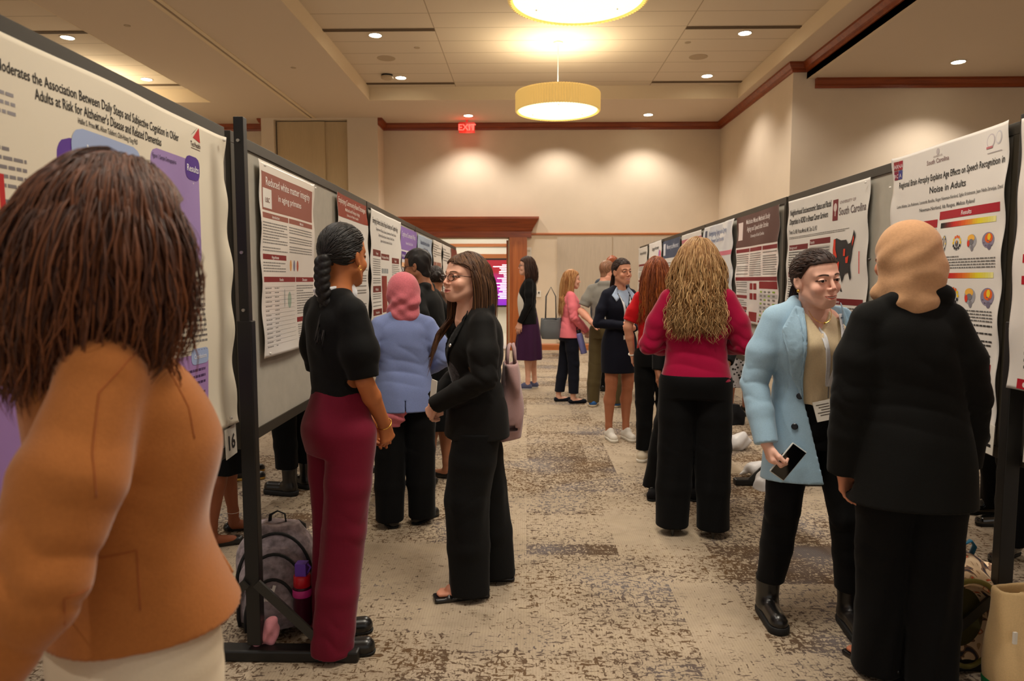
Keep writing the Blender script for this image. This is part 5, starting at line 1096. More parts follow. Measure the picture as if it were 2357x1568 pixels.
# --- beige headscarf, black suit
def p_beige():
    s = Person('woman from behind in sand-coloured headscarf and loose black suit', (1.345, 2.47), -.12, H=1.645, wide=.985, skin=(206, 138, 106), lean=(-.05, .0), head=(.50, 0, .04), feet=[(.095, .0, -.1), (-.055, .10, .45)], arms=dict(l=dict(e=(-.225, -.01, 1.08), w=(-.23, .03, .80), hd=(.3, .2, -.9), pn=(.6, -.8, 0), curl=.4, thumb=.3), r=dict(e=(.205, .03, 1.08), w=(.215, .08, .83), hd=(0, .2, -1))))
    s.body(bare_arm=(.2, .2), h=.004); s.trousers(BLK2, r=(.105, .092, .095), hem=.02, cut=.74, hips=.175, amp=.006, top=.95)
    jk = s.top(cloth('soft_black_suiting', (20, 20, 19), .78), 'blazer', hem=.70, hips=.205, waist=.178, bust=.170, sr=(.072, .066, .056), shoulder=.054, seed=29, amp=.0045, flare=.018, h=.0065, extra=lambda F, q: F.cone((-.052, -.052, 1.452), (.052, -.052, 1.452), .034, .034, .02).cone((-.07, -.035, 1.445), (-.062, .02, 1.42), .03, .022, .02).cone((.07, -.035, 1.445), (.062, .02, 1.42), .03, .022, .02))
    hijab(s.root, cloth('sand_cotton_voile', (196, 152, 114), .9, sheen=.2, nz=.06, scale=100), s.R, s.T, seed=5)
    g = MB(); g.tube([xf(s.R, s.T, q) for q in ((-.050, .100, .0), (-.066, .092, .004), (-.080, .07, .002))], .0022, 6); g.build('glasses', M_black, s.root)
    s.shoe('sandal', LEA)
    for i in (0, 1):
        x, y, yaw = s.feet[i]; F = Field(.004); d = np.array([-math.sin(yaw), math.cos(yaw)]); n_ = np.array([d[1], -d[0]]); F.cone((x, y, .045), (x + d[0] * .06, y + d[1] * .06, .04), .030, .034, .02)
        for k in range(5): a = np.array([x, y]) + d * .07 + n_ * (k - 2) * .014; c = a + d * (.055 - abs(k - 1.5) * .006); F.cone((*a, .036), (*c, .034), .010, .0088, .006)
        V, Q = F.mesh(); np_obj('foot', V, Q, M_skin, s.root, np.tile(lin((196, 122, 92)), (len(V), 1)))
p_beige()
# --- beyond the left boards
def p_left1():
    s = Person('person in green top and black skirt seen beneath and beside the purple poster board', (-1.68, 3.86), -.9, H=1.58, skin=(140, 78, 48), feet=[(.09, -.08, -.2), (-.11, .10, -.3)]); s.body(bare_arm=(2, 2), legs=.62, h=.004); s.skirt(BLK2, hem=.43, hemr=.18, cut=1.0); s.top(cloth('green_jersey', (84, 130, 34)), 'top', hem=.95, sleeve=.35, h=.008, collar=False); s.hairdo('bob', (70, 44, 30), n=400, seed=22); s.shoe('flat', LEA)
    x, y, yaw = s.feet[1]; MB().tube([(x + .034 * math.cos(a), y - .03 + .034 * math.sin(a), .125) for a in np.linspace(0, 6.28, 19)], .002, 5, cap=False).build('anklet', M_white, s.root)
p_left1()
def p_left2(label, loc, rz, kind, sole, seed):
    s = Person(label, loc, rz, H=1.68, skin=(190, 134, 104)); s.body(bare_arm=(.25, .25), h=.0045); s.trousers(BLK2, r=(.098, .084, .075), hem=.10 if kind == 'oxford' else .19, cut=.89, h=.008); s.top(cloth('jumper_%d' % seed, (60, 62, 72)), 'jumper', hem=.85, seed=seed, h=.008); s.hairdo('short', (50, 34, 26), seed=seed); s.shoe(kind, LEA, sole)
p_left2('person in dark shoes with yellow welt, legs seen under board 17', (-2.12, 5.12), -1.2, 'oxford', mat('yellow_welt', (196, 150, 60), .6), 41)
p_left2('person in chunky black boots behind board 17', (-1.60, 4.78), 1.2, 'boot', SOLE, 43)
# ================================================================ poster boards, stands, posters
Z0, Z1 = .77, 2.03
M_felt = mat('grey_felt', (172, 166, 154), .95, noise=(14, .05), bump=(300, .15))
def board(label, side, x0, y0, x1, y1):
    """a framed felt board; side +1 when its face looks towards +x. x0,y0 near end, x1,y1 far end"""
    L = math.hypot(x1 - x0, y1 - y0); t = thing('poster_board', label, 'poster board', (x0, y0, 0), math.atan2(y1 - y0, x1 - x0), 'poster boards along the aisle')
    w = .045; MB().box(.0, L, -.018, .018, Z1 - w, Z1).box(0, L, -.018, .018, Z0, Z0 + w).box(0, w * .8, -.018, .018, Z0 + w, Z1 - w).box(L - w * .8, L, -.018, .018, Z0 + w, Z1 - w).build('frame', mat('bronze_frame', (52, 46, 36), .5), t, bevel=.002)
    MB().box(w * .7, L - w * .7, -.010, .010, Z0 + w * .9, Z1 - w * .9).build('felt_panel', M_felt, t); return t
def stand(label, x, y, base=True, wide=.40, ang=0.0):
    t = thing('board_stand', label, 'stand', (x, y, 0), ang, 'steel stands of the poster boards')
    MB().box(-.027, .027, -.022, .022, .06, 1.30).build('post', M_black, t, bevel=.003); MB().box(-.018, .018, -.018, .018, 1.28, 2.035).build('upper_post', M_black, t, bevel=.002)
    MB().box(-wide, wide, -.035, .035, .0, .045).build('foot_bar', M_black, t, bevel=.008)
    for s_ in (-1, 1): MB().bar((s_ * .02, -.03, .31), (s_ * (wide - .10), -.03, .04), .034, .012, up=(0, 1, 0)).build('brace', mat('steel_brace', (44, 42, 38), .45), t)
    for z in (1.95, 1.55, 1.34): MB().lathe([(.0001, -.026), (.006, -.026), (.006, -.018)], 10, c=(0, 0, z), axis='y').build('bolt', M_metal, t)
    return t
XL = lambda y: -1.150 - .0105 * max(y - 2.75, 0)
XR = lambda y: 1.80 + .022 * max(y - 4.9, 0)
for a, b, lb in ((.30, 2.745, 'poster board carrying card 16 and the big purple poster'), (2.80, 5.265, 'poster board with card 17, behind the plaited woman'), (5.29, 7.74, 'poster board beside the rose headscarf, with a lavender poster'), (7.76, 10.20, 'poster board with the pale blue poster, beyond the lavender one'), (10.22, 12.7, 'poster board ending beside the wooden doorway')): board(lb, 1, XL(a) - .02, a, XL(b) - .02, b)
for a, b, lb in ((.25, 2.64, 'poster board with card 33, mostly cut off by the picture edge'), (2.70, 5.03, 'poster board with card 32, map and brain posters'), (5.07, 7.55, 'poster board holding the two glossy posters'), (7.58, 10.1, 'poster board with the navy-headed poster, behind the auburn hair'), (10.13, 12.6, 'poster board farthest along beyond the auburn hair')): board(lb, -1, XR(a) + .02, a, XR(b) + .02, b)
for y, lb in ((2.61, 'black stand between cards 16 and 17, grey backpack at its foot'), (5.275, 'black stand behind the blue blazer, joining its poster boards'), (7.75, 'black stand between the lavender and pale blue posters'), (10.21, 'black stand of the poster board nearest the wooden doorway')): stand(lb, XL(y) + .112 if y < 3 else XL(y) - .075, y)
for y, lb in ((2.60, 'black stand between cards 32 and 33, patterned bag at its foot'), (5.0, 'black stand whose foot bar shows past the sky blue blazer'), (7.56, 'black stand with a foot bar beside the raspberry sweater'), (10.11, 'black stand beyond the navy-headed poster')): stand(lb, XR(y) + (-.035 if y < 3 else .075), y)

class Poster:
    """sheet pinned to a board; drawn in (u, v): metres from its top left corner as a reader sees it"""
    def __init__(s, label, side, ya, yb, ztop, h, rgb=(226, 222, 216), gloss=.55, amp=.004, seed=0, off=.012, group=None):
        # ya: the edge on the reader's left. Left-row boards are read looking towards -x, so u runs with +y; right-row boards the other way
        s.side = side; s.ya = ya; s.w = abs(yb - ya); s.h = h; s.zt = ztop; s.amp = amp; s.seed = seed; s.off = off; s.mats = []; s.layers = {}
        X = XL if side > 0 else XR; s.X = X; rr = random.Random(seed); s.ph = [rr.uniform(0, 6.3) for _ in range(6)]; s.base = (X(ya) , ya, ztop)
        s.root = thing('research_poster', label, 'poster', (X(ya), ya, ztop), 0, group)
        nu, nv = max(8, int(s.w / .013)), max(8, int(h / .013)); V = [s.P(s.w * i / nu, h * j / nv, 0) for j in range(nv + 1) for i in range(nu + 1)]; Fs = [(j * (nu + 1) + i, j * (nu + 1) + i + 1, (j + 1) * (nu + 1) + i + 1, (j + 1) * (nu + 1) + i) for j in range(nv) for i in range(nu)]
        o = MB().add(V, Fs).build('sheet', mat('poster_paper_%d_%d_%d_%d' % (*rgb, int(gloss * 100)), rgb, gloss, spec=.5), s.root, smooth=True); q = o.modifiers.new('paper', 'SOLIDIFY'); q.thickness = .0008; q.offset = -1 if side > 0 else 1
    def P(s, u, v, lay):
        y = s.ya + u * s.side; p = s.ph; a = s.amp
        e = a * (math.sin(u * 5 + p[0] + v * 1.5) + .6 * math.sin(v * 7 + p[1] + u * 2) + .5 * math.sin(u * 11 + v * 9 + p[2])) + a * 1.2
        ed = min(u, s.w - u) ; e += a * 1.6 * math.exp(-ed / .03) * (1 + math.sin(v * 26 + p[3])) * .7 + a * 3 * math.exp(-(s.h - v) / .06) * (.5 + .5 * math.sin(u * 8 + p[4]))
        d = s.off * .3 + max(e, 0) + lay * .0009 + .001
        return (s.X(y) - s.X(s.ya) + d * s.side, y - s.ya, -v)
    def _put(s, part, V, Fs, rgb, lay, em=None):
        mb, mats = s.layers.setdefault(part, (MB(), []))
        m = mat('ink_%d_%d_%d' % rgb, rgb, .6, spec=.3)
        if m not in mats: mats.append(m)
        mb.add([s.P(u, v, lay) for u, v in V], Fs, mats.index(m))
    def rect(s, u0, v0, u1, v1, rgb, part='banner', lay=1):
        nu = max(1, int((u1 - u0) / .02)); nv = max(1, int((v1 - v0) / .02)); V = [(u0 + (u1 - u0) * i / nu, v0 + (v1 - v0) * j / nv) for j in range(nv + 1) for i in range(nu + 1)]
        s._put(part, V, [(j * (nu + 1) + i, j * (nu + 1) + i + 1, (j + 1) * (nu + 1) + i + 1, (j + 1) * (nu + 1) + i) for j in range(nv) for i in range(nu)], rgb, lay)
    def rrect(s, u0, v0, u1, v1, r, rgb, part='panel', lay=1):
        """rounded box in strips"""
        n = max(16, int((v1 - v0) / .018)); V = []; ins = lambda v: (r - math.sqrt(max(r * r - (r - min(v - v0, v1 - v, r)) ** 2, 0)))
        vs = sorted(set([v0 + (v1 - v0) * k / n for k in range(n + 1)] + [v0 + r * k / 5 for k in range(6)] + [v1 - r * k / 5 for k in range(6)])); m = max(2, int((u1 - u0) / .02))
        for v in vs: i = ins(v); V += [(u0 + i + (u1 - u0 - 2 * i) * k / m, v) for k in range(m + 1)]
        s._put(part, V, [(j * (m + 1) + k, j * (m + 1) + k + 1, (j + 1) * (m + 1) + k + 1, (j + 1) * (m + 1) + k) for j in range(len(vs) - 1) for k in range(m)], rgb, lay)
    def disc(s, u, v, ru, rv, rgb, part='figure', lay=1, n=16, pts=None):
        V = pts or [(u + ru * math.cos(2 * PI * k / n), v + rv * math.sin(2 * PI * k / n)) for k in range(n)]; s._put(part, V, [tuple(range(len(V)))], rgb, lay)
    def text(s, t, u, v, size, rgb=(30, 28, 28), align='CENTER', part='title_text', lay=2, bold=.01, fit=None):
        V, Fs = text_mesh(t, size, align, bold)
        if fit: xs = [x for x, y in V]; w = max(xs) - min(xs); k = fit / w; V = [(x * k, y) for x, y in V]
        s._put(part, [(u + x, v - y) for x, y in V], Fs, rgb, lay)
    def lines(s, u0, v0, u1, v1, pitch=.016, rgb=(134, 130, 126), fill=.42, part='body_text', seed=0, para=.2, ww=.022):
        rr = random.Random(s.seed * 31 + seed + int(v0 * 1000)); v = v0; V = []; Fs = []
        while v + pitch * fill < v1:
            end = u1 - (rr.random() * (u1 - u0) * .6 if rr.random() < para else 0); u = u0
            while u < end - .004:
                w = min(rr.uniform(.35, 1.3) * ww, end - u); o = len(V); V += [(u, v), (u + w, v), (u + w, v + pitch * fill), (u, v + pitch * fill)]; Fs.append((o, o + 1, o + 2, o + 3)); u += w + ww * .18
            v += pitch * (1.7 if rr.random() < para * .5 else 1)
        if V: s._put(part, V, Fs, rgb, 1.6)
    def grad(s, u0, v0, u1, v1, cols, part='figure', n=24):
        for k in range(n):
            t = k / (n - 1) * (len(cols) - 1); i = min(int(t), len(cols) - 2); f = t - i; c = tuple(int(cols[i][q] * (1 - f) + cols[i + 1][q] * f) // 8 * 8 for q in range(3)); s.rect(u0 + (u1 - u0) * k / n, v0, u0 + (u1 - u0) * (k + 1) / n, v1, c, part)
    def done(s):
        for k, (mb, mats) in s.layers.items():
            o = mb.build(k, mats, s.root)
            if k in ('body_text',): o['kind'] = 'stuff'
def pins(y, z, side):
    pass
GA = (128, 34, 32); GM = (150, 24, 36); GR = (92, 90, 90); PUR = (92, 56, 150); PU2 = (158, 132, 186); BLU = (160, 176, 214); BK = (34, 32, 32)
# --- poster over card 16 (near left)
p = Poster('large white and purple poster above card 16, behind the camel jacket', 1, .55, 2.71, 1.985, 1.085, (226, 216, 196), amp=.006, seed=1)
U = lambda y: y - .55; Vv = lambda z: 1.985 - z
p.text('Mindfulness Moderates the Association Between Daily Steps and Subjective Cognition in Older', U(1.888), Vv(1.902), .036, align='CENTER', fit=.93); p.text("Adults at Risk for Alzheimer's Disease and Related Dementias", U(1.95), Vv(1.866), .036, fit=.58)
p.text('Hallie S. Prine MS, Alison Taliaferri, Chih-Hsiang Yang PhD', U(1.95), Vv(1.843), .020, fit=.29, part='author_text')
p.rrect(U(1.72), Vv(1.80), U(2.16), Vv(1.12), .05, PUR); p.rrect(U(1.775), Vv(1.832), U(2.115), Vv(1.725), .045, BLU, lay=2); p.text('Main Findings', U(1.945), Vv(1.765), .045, (236, 238, 244), lay=3, fit=.22, part='heading_text')
for k, t_ in enumerate(('Individuals reporting higher', 'mindfulness showed a', 'stronger link between daily', 'steps and better cognition')): p.text(t_, U(1.755), Vv(1.675 - k * .055), .042, (232, 226, 240), 'LEFT', lay=3, part='heading_text')
p.rrect(U(2.17), Vv(1.855), U(2.50), Vv(1.50), .04, PU2); p.rrect(U(2.395), Vv(1.87), U(2.505), Vv(1.79), .03, (84, 50, 140), lay=2); p.text('Results', U(2.45), Vv(1.818), .032, (240, 236, 246), lay=3, part='heading_text'); p.text('Figure 1. Sample Demographics', U(2.18), Vv(1.825), .018, (50, 36, 70), 'LEFT', lay=3, part='heading_text', fit=.15)
for k in range(5): p.rect(U(2.2), Vv(1.76 - k * .045), U(2.2) + .05 + .04 * k, Vv(1.735 - k * .045), (120, 92, 160), 'figure', 2)
p.disc(0, 0, 0, 0, (190, 30, 34), 'logo', 2, pts=[(U(2.455), Vv(1.935)), (U(2.50), Vv(1.975)), (U(2.51), Vv(1.925))]); p.disc(0, 0, 0, 0, BK, 'logo', 2.4, pts=[(U(2.44), Vv(1.94)), (U(2.49), Vv(1.975)), (U(2.465), Vv(1.955))]); p.text('TecHealth', U(2.475), Vv(1.905), .024, (60, 26, 24), part='logo', fit=.075); p.rect(U(2.44), Vv(1.900), U(2.51), Vv(1.898), (90, 60, 56), 'logo', 2)
p.lines(U(2.18), Vv(1.46), U(2.50), Vv(1.22), .018); 
for k in range(6): p.rect(U(2.18), Vv(1.46 - k * .05), U(2.50), Vv(1.4585 - k * .05), (80, 76, 74), 'table_rules', 2)
p.rrect(U(1.75), Vv(1.195), U(2.505), Vv(.955), .03, (166, 130, 186)); p.rrect(U(2.38), Vv(1.215), U(2.505), Vv(1.16), .02, BLU, lay=2); p.text('Conclusions', U(2.443), Vv(1.18), .022, (238, 238, 244), lay=3, part='heading_text', fit=.09)
p.lines(U(2.05), Vv(1.145), U(2.48), Vv(.99), .022, (80, 56, 96), .4, seed=4, part='conclusion_text'); p.text('Contact: hprine@email.sc.edu', U(2.36), Vv(.925), .020, part='contact_text', fit=.2)
p.rrect(U(.9), Vv(1.84), U(1.68), Vv(1.30), .06, (226, 216, 196)); p.rrect(U(1.0), Vv(1.25), U(1.60), Vv(.98), .04, (150, 118, 176)); p.lines(U(1.1), Vv(1.86), U(1.60), Vv(1.80), .020, (150, 146, 150), .4, seed=3)
p.lines(U(1.36), Vv(1.74), U(1.62), Vv(1.60), .020, (130, 124, 126), .4, seed=8); p.lines(U(1.1), Vv(1.52), U(1.60), Vv(1.36), .020, (130, 124, 126), .4, seed=9); p.rect(U(1.52), Vv(1.76), U(1.535), Vv(1.60), (214, 150, 110), 'figure', 2); p.rect(U(1.535), Vv(1.68), U(1.55), Vv(1.52), (190, 40, 40), 'figure', 2)
p.done()
# --- two posters over card 17
p = Poster('glossy white poster headed Reduced white matter integrity', 1, 3.05, 3.875, 1.965, .855, (226, 220, 212), gloss=.22, amp=.0035, seed=2)
p.rect(.03, .045, .79, .21, (150, 88, 74)); p.text('Reduced white matter integrity', .41, .10, .052, (236, 226, 220), fit=.66); p.text('in aging primates', .41, .155, .042, (236, 226, 220), fit=.34); p.rect(.04, .115, .15, .20, (226, 220, 212), 'logo', 2); p.text('USC', .095, .175, .03, (110, 60, 50), part='logo', lay=3)
for u0, v0, u1, t_ in ((.03, .22, .37, 'Introduction'), (.38, .22, .79, 'Methods'), (.03, .40, .33, 'Hypotheses'), (.03, .50, .48, 'Results'), (.49, .50, .79, 'Discussion'), (.49, .70, .79, 'References')): p.rect(u0, v0, u1, v0 + .024, GA if v0 > .3 else (150, 88, 74)); p.text(t_, (u0 + u1) / 2, v0 + .019, .019, (240, 230, 226), part='heading_text')
p.lines(.03, .26, .35, .39, .0125); p.lines(.38, .26, .78, .39, .0125, seed=2); p.lines(.03, .435, .32, .485, .0125, seed=3); p.lines(.50, .54, .78, .69, .0125, seed=5); p.lines(.50, .735, .78, .83, .011, seed=6)
for k in range(14): p.rect(.04, .545 + k * .02, .46, .5458 + k * .02, (110, 106, 104), 'table_rules', 1.4); p.lines(.045, .549 + k * .02, .12, .558 + k * .02, .01, seed=k); p.lines(.16, .549 + k * .02, .22, .560 + k * .02, .01, seed=k + 30)
for k, c in enumerate(((206, 150, 90), (120, 120, 140), (170, 84, 60))): p.disc(.40 + k * .06, .445, .018, .028, c, n=10)
p.disc(.30, .60, .012, .045, (170, 170, 166)); p.disc(.38, .61, .03, .04, (150, 166, 150)); p.done()
p = Poster('white poster with rust red banner and bar chart beside the plaited head', 1, 4.36, 5.22, 1.985, 1.0, (224, 220, 214), amp=.004, seed=3)
p.rect(0, 0, .86, .14, (146, 56, 34)); p.text('Employing Community-Based Strategies', .43, .055, .048, (240, 226, 216), fit=.80); p.text('Methods and Findings in Aging', .43, .095, .03, (240, 226, 216), fit=.42); p.text('School of Public Health', .43, .125, .022, (240, 226, 216), fit=.34)
p.text('Abstract', .10, .185, .028, part='heading_text'); p.lines(.05, .21, .40, .42, .02); 
for k, hh in enumerate((.22, .13, .16, .13, .08, .08, .10)): p.rect(.46 + k * .05, .46 - hh, .468 + k * .05, .46, (44, 46, 74), 'chart', 1.5)
p.rect(.44, .46, .84, .463, BK, 'chart', 1.6); p.lines(.05, .50, .80, .64, .018, seed=3); p.text('Results', .12, .70, .026, part='heading_text'); p.lines(.05, .72, .36, .96, .02, seed=4); p.lines(.45, .70, .80, .96, .02, seed=5); p.done()
# --- third left board
p = Poster('white poster with scattered brown heading boxes behind the rose headscarf', 1, 5.30, 6.66, 1.985, 1.04, (222, 218, 212), amp=.004, seed=4)
p.text('Emerging Evidence Linked to Physical Activity and Cognitive Aging', .66, .10, .06, (60, 56, 60), fit=1.12); 
for k in range(3): p.text('Department of Exercise Science, University of South Carolina', .68, .15 + k * .04, .032, (90, 86, 90), fit=.9 - .2 * k, part='author_text')
for u0, v0, t_ in ((.10, .30, 'Purpose'), (.46, .32, 'Participants and Setting'), (.92, .34, 'Results'), (.10, .58, 'Methods'), (.92, .52, 'Results'), (.10, .76, 'Procedures'), (.48, .83, 'Measures'), (.92, .76, 'Analysis'), (.92, .91, 'Next Steps')): p.rect(u0, v0, u0 + .34, v0 + .05, (110, 34, 24)); p.text(t_, u0 + .17, v0 + .037, .030, (236, 226, 222), part='heading_text')
for k, (u0, v0, u1, v1) in enumerate(((.10, .37, .42, .56), (.92, .40, 1.26, .51), (.10, .64, .42, .74), (.92, .58, 1.26, .75), (.10, .82, .40, .86), (.92, .82, 1.26, .90), (.48, .90, .84, .98))): p.lines(u0, v0, u1, v1, .017, seed=k)
p.grad(.47, .50, .68, .80, ((126, 34, 26), (150, 66, 54))); 
for k in range(4): p.rect(.72, .55 + k * .075, .82, .60 + k * .075, (70, 40, 36), 'figure'); p.rect(.48 + k * .07, .44, .53 + k * .07, .48, (120, 130, 134), 'figure')
for k, (u, v, c) in enumerate(((.16, .93, (196, 200, 40)), (.19, .88, (206, 40, 60)), (.30, .90, (40, 60, 44)), (.33, .94, (40, 90, 60)))): p.disc(u, v, .03, .035, c, n=12); p.disc(u, v, .016, .02, (222, 218, 212), 'figure', 1.8, 12)
p.done()
p = Poster('poster with lavender heading and purple boxes', 1, 6.70, 7.70, 1.96, 1.0, (224, 220, 224), seed=5)
p.rect(0, 0, 1.0, .22, (138, 108, 180)); p.text('Cognition and Community Wellness', .5, .09, .07, (226, 216, 240), fit=.8); p.text('University of South Carolina', .5, .16, .04, (226, 216, 240), fit=.4)
for k in range(3): p.rect(.01 + k * .34, .235, .32 + k * .34, .31, (84, 48, 140)); p.text(('Background', 'Methods', 'Results')[k], .165 + k * .34, .285, .04, (230, 224, 240), part='heading_text')
for k, (a, b) in enumerate(((.34, .39), (.58, .63))): p.rect(.02, a, .32, b, (240, 186, 140), 'highlight')
for k in range(3): p.lines(.02 + k * .34, .40, .30 + k * .34, .57, .02, seed=k); p.lines(.02 + k * .34, .66, .30 + k * .34, .95, .02, seed=k + 5)
p.rect(.70, .60, .99, .66, (84, 48, 140)); p.done()
# --- fourth and fifth left boards
p = Poster('pale blue poster between the lavender and brown-boxed ones', 1, 7.84, 9.05, 1.955, .95, (168, 186, 208), seed=6); p.text('Relationship between Sleep and Memory', .6, .10, .07, (60, 80, 120), fit=.8); p.text('in Older Adults', .6, .17, .06, (60, 80, 120), fit=.4); p.rect(.42, .30, 1.15, .86, (206, 206, 212), 'panel'); p.lines(.05, .28, .36, .88, .022, (70, 90, 130)); p.disc(.75, .45, .14, .10, (222, 200, 200), n=20); p.done()
p = Poster('white poster with brown box heading just past the pale blue one', 1, 9.15, 10.15, 1.97, 1.0, (222, 214, 206), seed=7); p.rect(.04, .28, .46, .56, (150, 100, 86)); p.rect(.50, .28, .96, .56, (150, 100, 86)); p.rect(.04, .60, .96, .66, (160, 112, 98)); p.lines(.05, .05, .95, .24, .03); p.lines(.05, .70, .46, .96, .02, seed=1); p.lines(.52, .70, .95, .96, .02, seed=2); p.done()
p = Poster('white text poster next to last before the wooden doorway', 1, 10.30, 11.45, 1.97, 1.0, (220, 214, 208), seed=8); p.lines(.08, .06, 1.05, .3, .04); p.rect(.05, .45, 1.1, .52, (140, 70, 60)); p.lines(.08, .56, 1.05, .95, .03, seed=2); p.done()
p = Poster('brown-headed poster last before the wooden doorway', 1, 11.55, 12.6, 1.97, 1.0, (220, 214, 208), seed=9); p.rect(0, .0, 1.05, .4, (124, 56, 44)); p.text('Brain Health', .5, .2, .09, (226, 210, 200)); p.lines(.08, .46, .95, .95, .03, seed=2); p.done()

# --- right row: u runs towards the camera (reader's left is the far edge)
RD = (166, 22, 40)
def brain(p, u, v, r, kind):
    g1, g2, hot, yel = (150, 146, 152), (110, 106, 114), (226, 96, 30), (236, 196, 40)
    if kind == 0:
        p.disc(u, v, r * .55, r, (200, 198, 198), n=20); p.disc(u, v, r * .45, r * .9, (96, 92, 96), lay=1.4, n=20); p.disc(u, v, r * .36, r * .78, (206, 200, 190), lay=1.8, n=20); p.disc(u, v - r * .15, r * .08, r * .5, (90, 60, 50), lay=2.2); 
        for q in range(8): a = q * .785; p.disc(u + r * .38 * math.cos(a), v + r * .75 * math.sin(a), r * .09, r * .11, yel if q % 3 == 0 else (60, 56, 60), lay=2.4, n=8)
    elif kind == 1:
        p.disc(u, v, r * .85, r * .85, (206, 206, 206), n=24)
        for q in range(12): a = q * .524; p.disc(u + r * .68 * math.cos(a), v + r * .66 * math.sin(a), r * .17, r * .17, hot if 7 < q < 11 else (yel if q in (6, 7, 11, 0) else (40, 38, 42)), lay=1.5, n=8)
        p.disc(u, v + r * .1, r * .3, r * .35, (90, 86, 90), lay=2); p.disc(u, v - r * .1, r * .1, r * .2, (226, 150, 60), lay=2.3)
    elif kind == 2:
        p.disc(u, v, r * .8, r * .75, (160, 158, 164), n=24); p.disc(u - r * .1, v - r * .35, r * .6, r * .38, (236, 176, 70), lay=1.5, n=18); p.disc(u - r * .05, v + r * .05, r * .4, r * .3, (120, 116, 122), lay=1.9, n=16); p.disc(u - r * .5, v + r * .2, r * .22, r * .35, (214, 60, 40), lay=2.1, n=12); p.disc(u + r * .1, v + r * .7, r * .25, r * .35, (130, 126, 132), lay=1.2, n=12)
    else:
        p.disc(u, v, r * .95, r * .8, (136, 126, 148), n=24); p.disc(u + r * .1, v - r * .2, r * .6, r * .5, hot, lay=1.5, n=18); p.disc(u + r * .15, v - r * .3, r * .25, r * .35, yel, lay=1.9, n=14); p.disc(u + r * .2, v + r * .7, r * .3, r * .3, (110, 102, 122), lay=1.2, n=12)
        for q in range(5): p.disc(u - r * .6 + q * r * .3, v + r * .25 + .3 * r * math.sin(q * 2), r * .12, r * .05, (100, 92, 112), lay=2.2, n=8)
p = Poster('tall white poster with red bars and coloured brain figures on board 32', -1, 3.585, 2.725, 2.04, 1.23, (224, 218, 212), amp=.005, seed=10)
k_ = .86
p.text('Regional Brain Atrophy Explains Age Effects on Speech Recognition in', .45, .150, .040, fit=.78); p.text('Noise in Adults', .46, .205, .040, fit=.27)
p.text('Lorin Abbate, Lisa Robinson, Leonardo Bonilha, Roger Newman-Norlund, Sigfus Kristinsson, Jean Neils-Strunjas, David', .45, .245, .020, (90, 88, 88), fit=.80, part='author_text'); p.text('Newman-Norlund, Ida Rangus, Melissa Ryland', .46, .280, .022, (90, 88, 88), fit=.42, part='author_text')
p.text('South Carolina', .38, .078, .028, (140, 110, 110), part='logo'); p.text('UNIVERSITY OF', .38, .052, .010, (150, 130, 130), part='logo'); p.disc(.38, .030, .012, .014, (190, 180, 180), 'logo'); p.disc(.745, .055, .026, .028, (196, 186, 190), 'logo'); p.disc(.745, .055, .021, .023, (224, 218, 212), 'logo', 1.6); p.disc(.795, .05, .020, .026, (200, 196, 200), 'logo'); p.disc(.795, .05, .015, .020, (224, 218, 212), 'logo', 1.6); p.rect(.72, .075, .76, .083, (190, 110, 116), 'logo', 2); p.rect(.73, .10, .82, .1025, (150, 140, 144), 'logo', 2)
for i, (c, t_) in enumerate((((150, 60, 60), 'AR'), ((160, 30, 50), 'NA'), ((130, 30, 60), 'RC'), ((60, 60, 130), 'A'))): p.rect(.015 + (i % 2) * .035, .02 + (i // 2) * .045, .048 + (i % 2) * .035, .062 + (i // 2) * .045, c, 'corner_badge', 1.5); p.text(t_, .032 + (i % 2) * .035, .053 + (i // 2) * .045, .026, (216, 200, 206), part='corner_badge', lay=2.4)
p.rect(.02, .325, .40, .360, RD); p.text('Introduction', .21, .352, .026, (240, 226, 226), part='heading_text'); p.rect(.415, .295, .83, .330, RD); p.text('Results', .62, .322, .026, (240, 226, 226), part='heading_text')
p.lines(.02, .375, .25, .50, .017); p.rect(.265, .365, .395, .50, (120, 62, 40), 'photo', 1); p.disc(.34, .425, .030, .045, (196, 146, 116), 'photo', 1.5); p.disc(.34, .485, .05, .03, (190, 150, 130), 'photo', 1.4, pts=[(.30, .50), (.305, .465), (.33, .45), (.36, .45), (.385, .47), (.388, .50)]); p.disc(.285, .44, .014, .035, (170, 110, 70), 'photo', 1.3); p.lines(.265, .505, .39, .53, .011, (110, 106, 104), seed=8)
p.lines(.02, .54, .39, .70, .017, seed=2, para=.5); p.rect(.02, .72, .39, .75, RD); p.lines(.02, .76, .39, 1.0, .018, seed=5, para=.5)
cols = ((24, 28, 26), (196, 30, 30), (226, 110, 40), (226, 206, 40), (232, 226, 150)); 
for v0 in (.345, .560): p.grad(.43, v0, .81, v0 + .022, cols)
for i in range(4): brain(p, .47 + i * .10, .435, .038, i); brain(p, .455 + i * .108, .655, .044, i)
p.lines(.42, .49, .82, .545, .0115, (110, 108, 106), seed=11); p.lines(.42, .71, .82, .76, .0125, (100, 98, 96), seed=12); p.lines(.42, .765, .82, .905, .0150, (60, 58, 56), seed=13, para=.35); p.rect(.42, .915, .82, .945, RD); p.lines(.42, .953, .82, 1.085, .0165, (60, 58, 56), seed=14, para=.4); p.rect(.42, 1.092, .82, 1.120, RD); p.lines(.42, 1.128, .82, 1.20, .012, (110, 108, 106), seed=15); p.done()
p = Poster('white poster with dark map of states above the sky blue blazer', -1, 4.975, 3.80, 1.985, 1.05, (220, 216, 210), amp=.004, seed=11)
